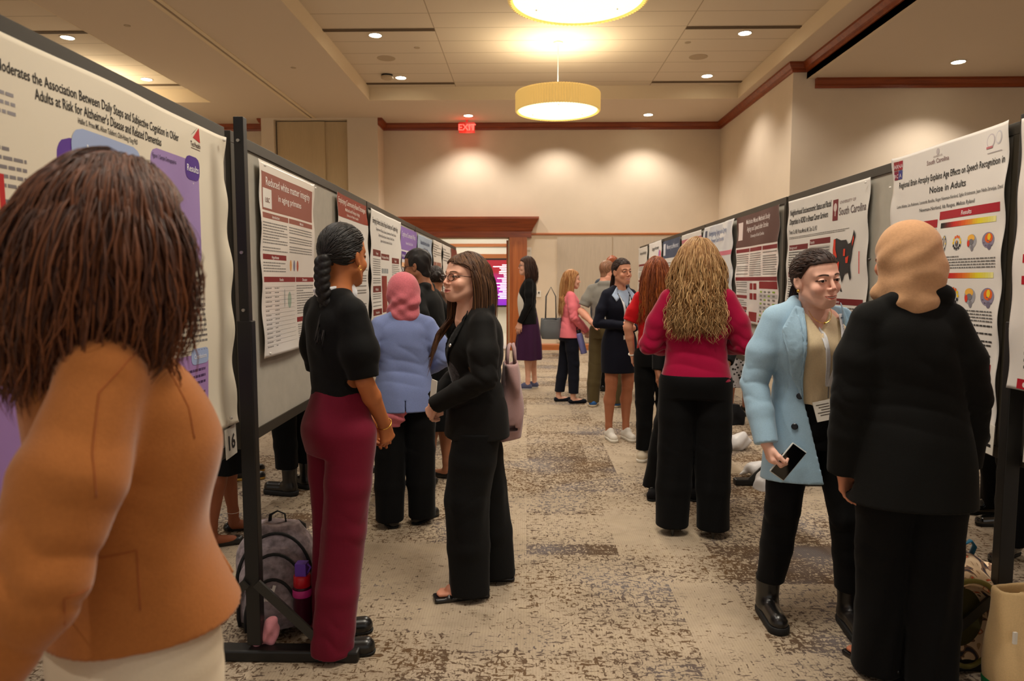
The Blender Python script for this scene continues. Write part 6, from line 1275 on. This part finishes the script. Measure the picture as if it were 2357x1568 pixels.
p.text('Neighborhood Socioeconomic Status and Racial', .03, .10, .052, BK, 'LEFT', fit=.66, bold=.02); p.text('Disparities in ADRD in Breast Cancer Survivors', .03, .16, .052, BK, 'LEFT', fit=.62, bold=.02); p.text('Yiwen Ou, MS; Wanasa Memula, MS; Chao Cai, PhD', .03, .225, .040, (80, 78, 76), 'LEFT', fit=.46, part='author_text'); p.lines(.03, .245, .95, .262, .009, (130, 126, 122), seed=9)
p.rect(.72, .07, .79, .19, (116, 30, 36), 'logo', 1.5); p.disc(.755, .115, .022, .025, (214, 196, 190), 'logo', 2); p.rect(.750, .13, .760, .165, (214, 196, 190), 'logo', 2); p.text('UNIVERSITY OF', .81, .10, .022, (150, 130, 130), 'LEFT', part='logo', fit=.2); p.text('South Carolina', .805, .165, .062, (110, 96, 96), 'LEFT', part='logo', fit=.34)
DR = (112, 28, 32)
for u0, v0, u1, t_ in ((.03, .30, .35, 'Background'), (.38, .28, .70, 'Results'), (.03, .48, .35, 'Aims and Hypotheses'), (.03, .70, .35, 'Methods'), (.72, .64, 1.13, 'Conclusions'), (.72, .82, 1.13, 'Acknowledgements')): p.rect(u0, v0, u1, v0 + .034, DR); p.text(t_, u0 + .01, v0 + .027, .026, (226, 212, 208), 'LEFT', part='heading_text')
p.rect(.38, .325, .70, .52, (186, 182, 176), 'panel'); 
for i, (a, b, c, d) in enumerate(((.03, .345, .35, .46), (.39, .335, .69, .51), (.03, .525, .35, .68), (.03, .745, .35, 1.0), (.40, .56, .68, .98), (.72, .69, 1.13, .81), (.72, .87, 1.13, 1.0))): p.lines(a, b, c, d, .0165, (96, 94, 92), seed=i)
us = [(.76, .30), (.80, .295), (.86, .31), (.93, .31), (.955, .335), (.985, .33), (1.0, .31), (1.02, .26), (1.04, .29), (1.01, .36), (1.0, .41), (.985, .45), (1.0, .52), (.985, .535), (.965, .49), (.92, .50), (.89, .55), (.87, .51), (.83, .50), (.79, .47), (.765, .43), (.75, .36)]
p.disc(0, 0, 0, 0, (40, 38, 40), 'map', 5, pts=us)
for a in ([(.76, .30), (.785, .30), (.79, .36), (.815, .40), (.80, .45), (.775, .43), (.755, .36)], [(.82, .43), (.85, .43), (.85, .485), (.82, .48)], [(.90, .36), (.925, .36), (.925, .40), (.90, .40)], [(.93, .41), (.97, .40), (.96, .44), (.935, .44)], [(1.005, .33), (1.02, .29), (1.03, .31), (1.01, .35)]): p.disc(0, 0, 0, 0, (214, 60, 34), 'map', 6.0, pts=a)
p.disc(0, 0, 0, 0, (40, 38, 40), 'map', 5, pts=[(.755, .53), (.78, .52), (.79, .56), (.805, .60), (.77, .58), (.745, .61), (.76, .57)]); p.disc(.79, .60, 0, 0, (40, 38, 40), 'map', 1.4, pts=[(.86, .575), (.88, .58), (.89, .60), (.87, .60)]); p.grad(1.075, .38, 1.09, .50, ((196, 40, 40), (236, 200, 196)), 'map', 4); p.done()
p = Poster('glossy poster with dark red heading boxes and tables, nearer one on the glossy board', -1, 6.26, 5.14, 1.985, .885, (226, 218, 214), gloss=.08, amp=.005, seed=12)
p.rect(0, .0, 1.12, .26, (92, 62, 56)); p.text('Multisite Mixed Methods Study', .58, .075, .055, (222, 210, 206), fit=.66); p.text('Aging and Speech after Stroke', .58, .135, .055, (222, 210, 206), fit=.60); p.text('University of South Carolina', .58, .19, .036, (214, 202, 198), fit=.4); p.rect(.03, .05, .16, .20, (214, 196, 190), 'logo', 2)
for i in range(3): p.rect(.01 + i * .37, .275, .36 + i * .37, .305, (124, 34, 40)); p.lines(.02 + i * .37, .32, .34 + i * .37, .50, .017, seed=i)
p.rect(.01, .51, 1.11, .54, (124, 34, 40)); 
for v0 in (.66, .755): p.rect(.01, v0, .34, v0 + .026, (124, 34, 40))
p.lines(.02, .55, .33, .65, .017, seed=5); p.lines(.02, .70, .33, .75, .017, seed=6); p.rect(.02, .785, .33, .865, (66, 56, 58), 'panel')
for i in range(4): p.rect(.42 + (i % 2) * .10, .56 + (i // 2) * .08, .50 + (i % 2) * .10, .61 + (i // 2) * .08, (134, 36, 38), 'figure')
p.rect(.40, .79, .62, .865, (134, 36, 38), 'figure'); p.rect(.67, .545, 1.10, .60, (134, 36, 38), 'table')
for i in range(8):
    if i % 3 == 1: p.rect(.67, .61 + i * .03, 1.10, .64 + i * .03, (180, 176, 174), 'table')
    for j in range(4): p.rect(.70 + j * .10, .618 + i * .03, .75 + j * .10, .630 + i * .03, ((140, 170, 60) if (i + j) % 3 == 0 else (120, 116, 112)), 'table', 2)
p.rect(.67, .845, 1.10, .865, (134, 36, 38)); p.done()
p = Poster('pale glossy poster with pink bars, farther one on the glossy board', -1, 7.50, 6.33, 1.99, .96, (206, 210, 216), gloss=.10, amp=.008, seed=13)
p.text('Navigating Aging with Dignity', .55, .10, .07, (120, 130, 160), fit=.7); p.text('Primary Care Partnerships', .55, .17, .06, (120, 130, 160), fit=.5); p.rect(.04, .04, .13, .22, (70, 74, 92), 'logo')
p.rect(0, .27, 1.17, .31, (196, 110, 126)); p.rect(.70, .38, .88, .60, (206, 130, 140), 'figure'); p.rect(.73, .41, .85, .57, (214, 206, 210), 'figure', 2); p.disc(.35, .42, .12, .07, (190, 196, 206), n=18)
for v0 in (.72, .82): p.rect(.5, v0, 1.17, v0 + .03, (190, 60, 90))
p.rect(.75, .90, 1.17, .96, (190, 60, 90)); p.lines(.08, .34, .6, .66, .022, (150, 154, 170)); p.lines(.5, .76, 1.1, .81, .018, (140, 140, 150), seed=3); p.lines(.1, .70, .45, .92, .02, (150, 154, 170), seed=4); p.done()
p = Poster('white poster with navy blue heading on the board behind the red T-shirt', -1, 10.06, 8.80, 1.985, 1.0, (220, 216, 212), seed=14); p.rect(.0, .0, 1.26, .24, (66, 78, 104)); p.text('Memory and Movement', .7, .12, .09, (210, 214, 226), fit=.8); p.rect(.03, .04, .20, .20, (210, 212, 220), 'logo', 2); p.lines(.05, .3, .6, .95, .03); p.lines(.66, .3, 1.2, .95, .03, seed=2); p.done()
p = Poster('white poster with pink edge on the board behind the red T-shirt', -1, 8.72, 7.66, 1.985, 1.0, (222, 218, 214), seed=15); p.rect(.0, .06, 1.06, .10, (196, 120, 130)); p.lines(.05, .16, .98, .95, .03); p.done()
p = Poster('white poster with dark red bars at the end of the row beyond the auburn hair', -1, 12.62, 11.55, 2.0, 1.05, (218, 214, 208), seed=16); p.text('Hearing and Healthy Aging', .53, .12, .07, (60, 58, 60), fit=.8); 
for v0 in (.28, .55, .72): p.rect(.03, v0, 1.04, v0 + .035, (120, 30, 38))
p.lines(.05, .33, 1.0, .53, .025); p.lines(.05, .6, 1.0, .7, .025, seed=2); p.lines(.05, .77, 1.0, 1.0, .025, seed=3); p.done()
p = Poster('white poster with violet figure between the navy-headed and the last poster', -1, 11.38, 10.18, 2.02, 1.05, (220, 216, 214), seed=17); p.text('Language Recovery', .6, .12, .08, (60, 58, 60), fit=.7); p.disc(1.0, .25, .10, .12, (150, 110, 180), n=18); p.disc(1.08, .2, .06, .06, (220, 90, 110), lay=1.6); p.lines(.05, .4, 1.1, 1.0, .03); p.done()
p = Poster('red-banded poster above card 33, cut off by the photo', -1, 2.575, 1.66, 2.01, .945, (226, 218, 212), amp=.003, seed=18, off=.215)
p.rect(.055, .05, .90, .20, (176, 16, 36)); 
for v0 in (.215, .47, .545): p.rect(.045, v0, .90, v0 + .030, (176, 16, 36))
p.rect(.045, .905, .90, .940, (176, 16, 36)); p.lines(.07, .27, .85, .46, .022, (90, 86, 84)); p.lines(.07, .51, .85, .54, .02, (90, 86, 84), seed=1); p.lines(.07, .60, .85, .88, .024, (90, 86, 84), seed=2); p.disc(.08, .924, .008, .009, (230, 214, 210), 'logo', 2); p.rect(.10, .917, .125, .931, (230, 214, 210), 'logo', 2); p.done()
# numbered cards
def card(n, lab, side, y, z, rot=0, w=.10, h=.115, dx=.02):
    X = XL(y) if side > 0 else XR(y); t = thing('number_card', lab, 'number card', (X + side * dx, y, z), 0); s_ = side
    def P(u, v, d): u, v = u * math.cos(rot) - v * math.sin(rot), u * math.sin(rot) + v * math.cos(rot); return (s_ * d, u * s_, v)
    MB().add([P(a * w / 2, b * h / 2, 0) for a, b in ((-1, -1), (1, -1), (1, 1), (-1, 1))] + [P(a * w / 2, b * h / 2, .002) for a, b in ((-1, -1), (1, -1), (1, 1), (-1, 1))], [(0, 1, 2, 3), (4, 5, 6, 7), (0, 1, 5, 4), (1, 2, 6, 5), (2, 3, 7, 6), (3, 0, 4, 7)]).build('card', mat('card_white', (226, 220, 208), .6), t)
    V, Fs = text_mesh(n, .078, bold=.025); MB().add([P(x * .95, y_ - .028, .0028) for x, y_ in V], Fs).build('numeral', mat('ink_20_18_18', (20, 18, 18), .6), t)
card('16', 'white number card at the lower corner of the purple poster board, reading 16', 1, 2.655, .835, .06); card('17', 'white number card partly hidden behind the stand, reading 17', 1, 2.885, .835, -.05, w=.09); card('32', 'white number card under the brain figure poster, reading 32', -1, 2.745, .845, -.05, dx=.03); card('33', 'white number card at the photo edge, reading 33', -1, 2.48, .855, -.04, w=.13)
# ================================================================ bags and small things
def solid(F, name, m, parent=None, M=None, col=None):
    V, Q = F.mesh()
    if M is not None: A = np.array(M); V = V @ A[:3, :3].T + A[:3, 3]
    return np_obj(name, V, Q, m, parent, col)
HEA = cloth('heather_grey_nylon', (146, 133, 137), .8, nz=.45, scale=34)
def backpack():
    t = thing('backpack', 'heather grey school backpack on the floor between the stand and burgundy trousers', 'backpack', (-1.05, 2.90, 0), .20); t.scale = (.97, .97, .94)
    F = Field(.006).loft([(.02, 0, 0, .165, .10), (.10, 0, 0, .178, .115), (.25, 0, 0, .172, .11), (.38, 0, .01, .145, .09), (.455, 0, .02, .09, .05)], p=2.6).folds(.006, 3, (20, 20, 16)); solid(F, 'main_compartment', HEA, t)
    F = Field(.005).loft([(.07, 0, -.09, .14, .05), (.20, 0, -.10, .14, .055), (.33, 0, -.085, .11, .04), (.38, 0, -.07, .06, .03)], p=2.4).folds(.005, 6, (26, 26, 20)); solid(F, 'middle_pocket', HEA, t)
    F = Field(.005).loft([(.05, .0, -.12, .11, .05), (.14, .0, -.14, .115, .05), (.24, 0, -.125, .085, .035), (.275, 0, -.11, .04, .02)], p=2.4).folds(.005, 8, (26, 26, 20)); solid(F, 'front_pocket', HEA, t)
    BL = mat('black_webbing', (16, 16, 18), .7)
    for k, (r, z0, y0, sx) in enumerate(((.118, .10, -.178, .9), (.150, .12, -.125, .95), (.155, .22, -.075, 1.0))):
        pts = [(sx * r * math.cos(a), y0 - .014 + .025 * math.sin(a) ** 2 * (1 if k < 2 else 1.5), z0 + (.17 if k == 0 else .24 if k == 1 else .21) * math.sin(a)) for a in np.linspace(-.25, PI + .25, 23)]; MB().tube(pts, .0075, 6).build('zip', BL, t, smooth=True)
    MB().tube([(-.035, .03, .44), (-.03, .03, .49), (0, .03, .505), (.03, .03, .49), (.035, .03, .44)], .010, 6, flat=.4).build('grab_handle', BL, t, smooth=True)
    for x in (-.09, .09): MB().tube([(x * .8, .04, .44), (x, .11, .40), (x * 1.1, .135, .25), (x * 1.15, .10, .08)], .022, 8, flat=.35).build('shoulder_strap', BL, t, smooth=True)
    solid(Field(.006).loft([(.02, 0, 0, .170, .108), (.06, 0, -.01, .175, .12)], p=2.6), 'base_panel', BL, t)
    lg = MB(); M = Matrix.Translation((-.005, -.200, .205)) @ Matrix.Rotation(-.12, 4, 'X')
    for k, (hh) in enumerate((.014, .026, .038)):
        x = -.022 + k * .017; V = [(x - .012, 0, 0), (x + .001, 0, 0), (x + .012, 0, hh), (x - .0, 0, hh + .003)]; lg.add([tuple(M @ Vector((a, b, c + .012))) for a, b, c in V], [(0, 1, 2, 3)])
    V, Fs = text_mesh('adidas', .024, bold=.02); lg.add([tuple(M @ Vector((x, 0, y - .012))) for x, y in V], Fs); lg.build('emblem', mat('reflective_print', (232, 228, 224), .4), t)
    return t
backpack()
t = thing('water_bottle', 'violet and pink water bottle in the side pocket of the grey backpack', 'water bottle', (-.895, 2.735, .075)); MB().lathe([(.0001, 0), (.034, 0), (.036, .01), (.036, .15)], 24, cap=False).lathe([(.036, .15), (.034, .16), (.0001, .16)], 24).build('bottle_body', mat('dark_berry_plastic', (66, 12, 36), .3), t, smooth=True)
MB().lathe([(.037, .12), (.0385, .122), (.0385, .148), (.037, .15)], 24, cap=False).build('band', mat('magenta_rubber', (206, 50, 140), .5), t, smooth=True); MB().lathe([(.034, .152), (.034, .20), (.030, .205), (.0001, .205)], 24).build('collar_ring', mat('red_plastic', (206, 28, 44), .35), t, smooth=True); MB().box(-.022, .022, -.022, .022, .20, .255).tube([(.02, 0, .21), (.035, 0, .235), (.022, 0, .25)], .005, 6).build('lid', mat('violet_plastic', (104, 60, 176), .35), t, bevel=.006)
o = solid(Field(.005).cone((0, 0, .035), (.045, .0, .10), .032, .022, .02).cone((.03, 0, .03), (.055, .01, .075), .024, .020, .02).folds(.008, 4, (60, 60, 60)), 'crumpled_cloth', cloth('pink_flannel', (226, 150, 160), .9)); o.location = (-1.03, 2.64, .03); tag(o, 'crumpled pink cloth tucked behind the brace of the stand by the backpack', 'cloth')
# tote of the woman in glasses
def tote(name, label, cat, loc, rz, w, d, h, m, strap, lean=0, taper=.85, open_=True, strap_h=.3, seed=1, amp=.006):
    t = thing(name, label, cat, loc, rz); F = Field(.0065).loft([(0, 0, 0, w * taper, d), (h * .3, 0, 0, w, d * 1.15), (h * .75, 0, 0, w * .96, d * .8), (h, 0, 0, w * .92, d * .55)], p=3.2).folds(amp, seed, (22, 22, 14))
    if open_: F.loft([(h * .15, 0, 0, w * .9, d * .8), (h * .75, 0, 0, w * .88, d * .62), (h + .03, 0, 0, w * .86, d * .42)], p=3.2, op='s', k=.001)
    solid(F, 'bag_body', m, t)
    if strap:
        for s_ in (-1, 1): MB().tube([(-w * .5, s_ * d * .4, h * .96), (-w * .45, s_ * d * .3, h + strap_h * .7), (0, s_ * d * .15, h + strap_h), (w * .45, s_ * d * .3, h + strap_h * .7), (w * .5, s_ * d * .4, h * .96)], .010, 6, flat=.4).build('handle', strap, t, smooth=True)
    return t
MV = cloth('mauve_canvas', (176, 142, 140), .9)
tote('tote_bag', 'mauve canvas tote hanging at the back of the suited woman with glasses', 'bag', (-.075, 3.36, .70), 1.6, .14, .05, .36, MV, MV, strap_h=.09, amp=.010)
tote('shoulder_bag', 'grey structured handbag hanging behind the coral blazer', 'bag', (.28, 8.36, .76), .1, .125, .05, .25, mat('grey_leather', (92, 94, 96), .5), mat('grey_leather', (92, 94, 96), .5), strap_h=.36, amp=.002)
t = thing('water_bottle', 'periwinkle steel flask hanging from the hand of the woman in coral', 'water bottle', (.665, 8.26, .60)); t.rotation_euler = (0, -.25, 0); MB().lathe([(.0001, 0), (.036, 0), (.038, .01), (.038, .22), (.03, .245)], 20).build('flask', mat('periwinkle_enamel', (112, 112, 164), .4), t, smooth=True); MB().lathe([(.026, .245), (.028, .28), (.0001, .285)], 16).tube([(-.02, 0, .28), (-.015, 0, .31), (.015, 0, .31), (.02, 0, .28)], .004, 6).build('cap', M_black, t, smooth=True)
# phone in the hand of the sky blue blazer
k = sky.root.matrix_basis; e, w, hd, pn, q = sky.arm(1); hc = np.array(w) + unit(hd) * .085 + unit(pn) * .030
t = thing('smartphone', 'black-screened phone with pale case held by the woman in sky blue', 'phone'); bpy.context.view_layer.update(); cpos = sky.root.matrix_world @ Vector(hc); t.location = cpos + Vector((.028, -.012, .010)); t.rotation_euler = (.12, .62, .10)
MB().box(-.037, .037, -.0045, .0045, -.074, .074).build('case', mat('pale_case', (206, 208, 204), .4), t, bevel=.008); MB().box(-.0335, .0335, -.0052, -.0040, -.0705, .0705).build('screen', mat('phone_glass', (12, 12, 14), .08, spec=.7), t, bevel=.006)
# right foreground bags
def open_pack():
    t = thing('backpack', 'open patterned cream backpack slumped behind the sand-scarfed woman', 'backpack', (1.665, 2.72, 0), .1)
    m = bpy.data.materials.new('patterned_canvas'); m.use_nodes = True; nt, N, L = nodes_of(m); b = N['Principled BSDF']; b.inputs['Roughness'].default_value = .8; tc = N.new('ShaderNodeTexCoord'); n = N.new('ShaderNodeTexNoise'); n.inputs['Scale'].default_value = 13; n.inputs['Detail'].default_value = 1; n.inputs['Distortion'].default_value = 1.5; L.new(tc.outputs['Object'], n.inputs['Vector']); r = N.new('ShaderNodeValToRGB'); r.color_ramp.interpolation = 'CONSTANT'; e = r.color_ramp.elements; [e.new(.5) for _ in range(4)]
    for k, (p_, c) in enumerate(((0, (48, 44, 56)), (.36, (124, 92, 70)), (.43, (226, 196, 160)), (.60, (176, 140, 104)), (.66, (206, 84, 50)), (.70, (226, 196, 160)))): e[k].position = p_; e[k].color = (*lin(c), 1)
    L.new(n.outputs[0], r.inputs[0]); L.new(r.outputs[0], b.inputs['Base Color'])
    A = rotm(-.25, 0, .3)
    F = Field(.006); F.ell((0, 0, .20), (.17, .13, .205), .02).ell((-.03, -.10, .19), (.135, .09, .18), .03); F.ell((-.045, -.175, .19), (.105, .11, .150), .002, op='s'); F.plane((0, 0, .01), (0, 0, -1)).folds(.006, 5, (22, 22, 18)); solid(F, 'bag_body', m, t)
    F = Field(.006); F.ell((-.04, -.085, .19), (.108, .03, .150), .01); solid(F, 'lining', cloth('olive_lining', (70, 66, 34), .8), t)
    pts = [(-.045 + .118 * math.cos(a), -.158 - .012 * math.sin(a * 2), .19 + .163 * math.sin(a)) for a in np.linspace(0, 2 * PI, 33)]; MB().tube(pts, .010, 6, cap=False).build('piping', cloth('olive_binding', (120, 110, 56), .8), t, smooth=True)
    MB().tube([(.01, -.02, .385), (.01, -.03, .44), (.035, -.03, .455), (.06, -.02, .43), (.06, -.0, .38)], .011, 6, flat=.4).build('grab_handle', cloth('teal_webbing', (30, 92, 120), .7), t, smooth=True)
    F = Field(.006); F.ell((.17, .05, .16), (.11, .11, .17), .02).plane((0, 0, .01), (0, 0, -1)); solid(F, 'side_pocket', m, t)
open_pack()
t = tote('tote_bag', 'cream canvas tote with green base standing before the patterned backpack', 'bag', (1.72, 2.395, 0), .1, .125, .075, .40, cloth('cream_canvas', (222, 190, 140), .9), None, amp=.004, taper=.92)
solid(Field(.006).loft([(0.002, 0, 0, .120, .079), (.07, 0, 0, .125, .085)], p=3.2), 'green_base', cloth('green_canvas', (20, 116, 62), .9), t); MB().box(-.112, -.100, -.080, -.072, .245, .285).build('side_label', M_white, t)
# bags on the floor beyond
WP = mat('white_plastic_film', (226, 222, 220), .35, trans=.15, spec=.5)
o = solid(Field(.007).cone((-.14, 0, .05), (.02, 0, .06), .05, .06, .03).ell((.08, .02, .07), (.08, .06, .07), .03).plane((0, 0, .0), (0, 0, -1)).folds(.016, 7, (34, 34, 34)), 'plastic_bag', WP); o.location = (1.78, 6.05, .0); tag(o, 'crumpled white plastic bag lying beyond the raspberry sweater', 'plastic bag')
t = thing('plastic_bag', 'white plastic bag with handwritten name leaning on a stand foot bar', 'plastic bag', (1.74, 4.90, 0)); F = Field(.006).loft([(0.0, -.02, 0, .13, .08), (.10, -.01, .0, .11, .07), (.24, .04, .02, .06, .03), (.30, .06, .02, .04, .015)], p=2.2).folds(.012, 9, (30, 30, 22)); solid(F, 'bag_body', WP, t)
V, Fs = text_mesh('Shapiro', .055, bold=.01); MB().add([(x * .9 - .0, -.098 + .25 * max(y + .16 - .1, 0), y + .16) for x, y in V], Fs).build('handwriting', mat('marker_ink', (30, 28, 34), .6), t, rot=(0, .25, 0))
o = solid(Field(.006).ell((0, 0, .055), (.10, .07, .055), .02).cone((-.09, -.0, .03), (-.14, -.02, .02), .025, .008, .02).folds(.014, 12, (34, 34, 34)).plane((0, 0, 0), (0, 0, -1)), 'plastic_bag', WP); o.location = (1.72, 5.22, 0); tag(o, 'small knotted white plastic bag beside the handwritten one', 'plastic bag')
tote('tote_bag', 'slate blue fabric bag standing behind the white plastic bags', 'bag', (1.92, 5.42, 0), .2, .09, .05, .27, cloth('slate_canvas', (112, 112, 134), .9), None, amp=.010)
o = solid(Field(.006).box((0, 0, .14), (.045, .06, .14), .015), 'paper_bag', M_white); o.location = (-.985, 4.86, 0); tag(o, 'small white paper bag on the carpet beside the blue-blazered woman', 'paper bag')
o = solid(Field(.006).loft([(0, 0, 0, .14, .07), (.12, 0, 0, .13, .06), (.2, 0, 0, .09, .03)], p=2.6).folds(.008, 4, (26, 26, 20)), 'duffel_bag', cloth('black_nylon', (26, 26, 28), .7)); o.location = (2.05, 7.15, 0); tag(o, 'small black bag on the floor by the raspberry sweater board', 'bag')
# push pins holding the posters
def pin(x, y, z, side, label):
    o = MB().lathe([(.0001, .009), (.005, .009), (.006, .003), (.003, 0)], 10, axis='x').build('push_pin', mat('clear_pin', (226, 222, 214), .25), smooth=True); o.location = (x, y, z)
    if side < 0: o.rotation_euler = (0, 0, PI)
    tag(o, label, 'push pin', 'clear push pins')
for side, y, z, lb in ((1, 2.66, 1.965, 'clear pin in the top corner of the purple poster'), (1, 2.64, .93, 'clear pin in the bottom corner of the purple poster'), (1, 3.08, 1.94, 'clear pin at the near top corner of the Reduced white matter poster'), (1, 3.84, 1.94, 'clear pin at the far top corner of the Reduced white matter poster'), (1, 3.08, 1.13, 'clear pin at the bottom of the Reduced white matter poster'), (-1, 3.82, 1.96, 'clear pin in the top corner of the map poster'), (-1, 3.56, 1.90, 'clear pin at the side edge of the brain poster')): pin((XL(y) + .026) if side > 0 else (XR(y) - .026), y, z, side, lb)
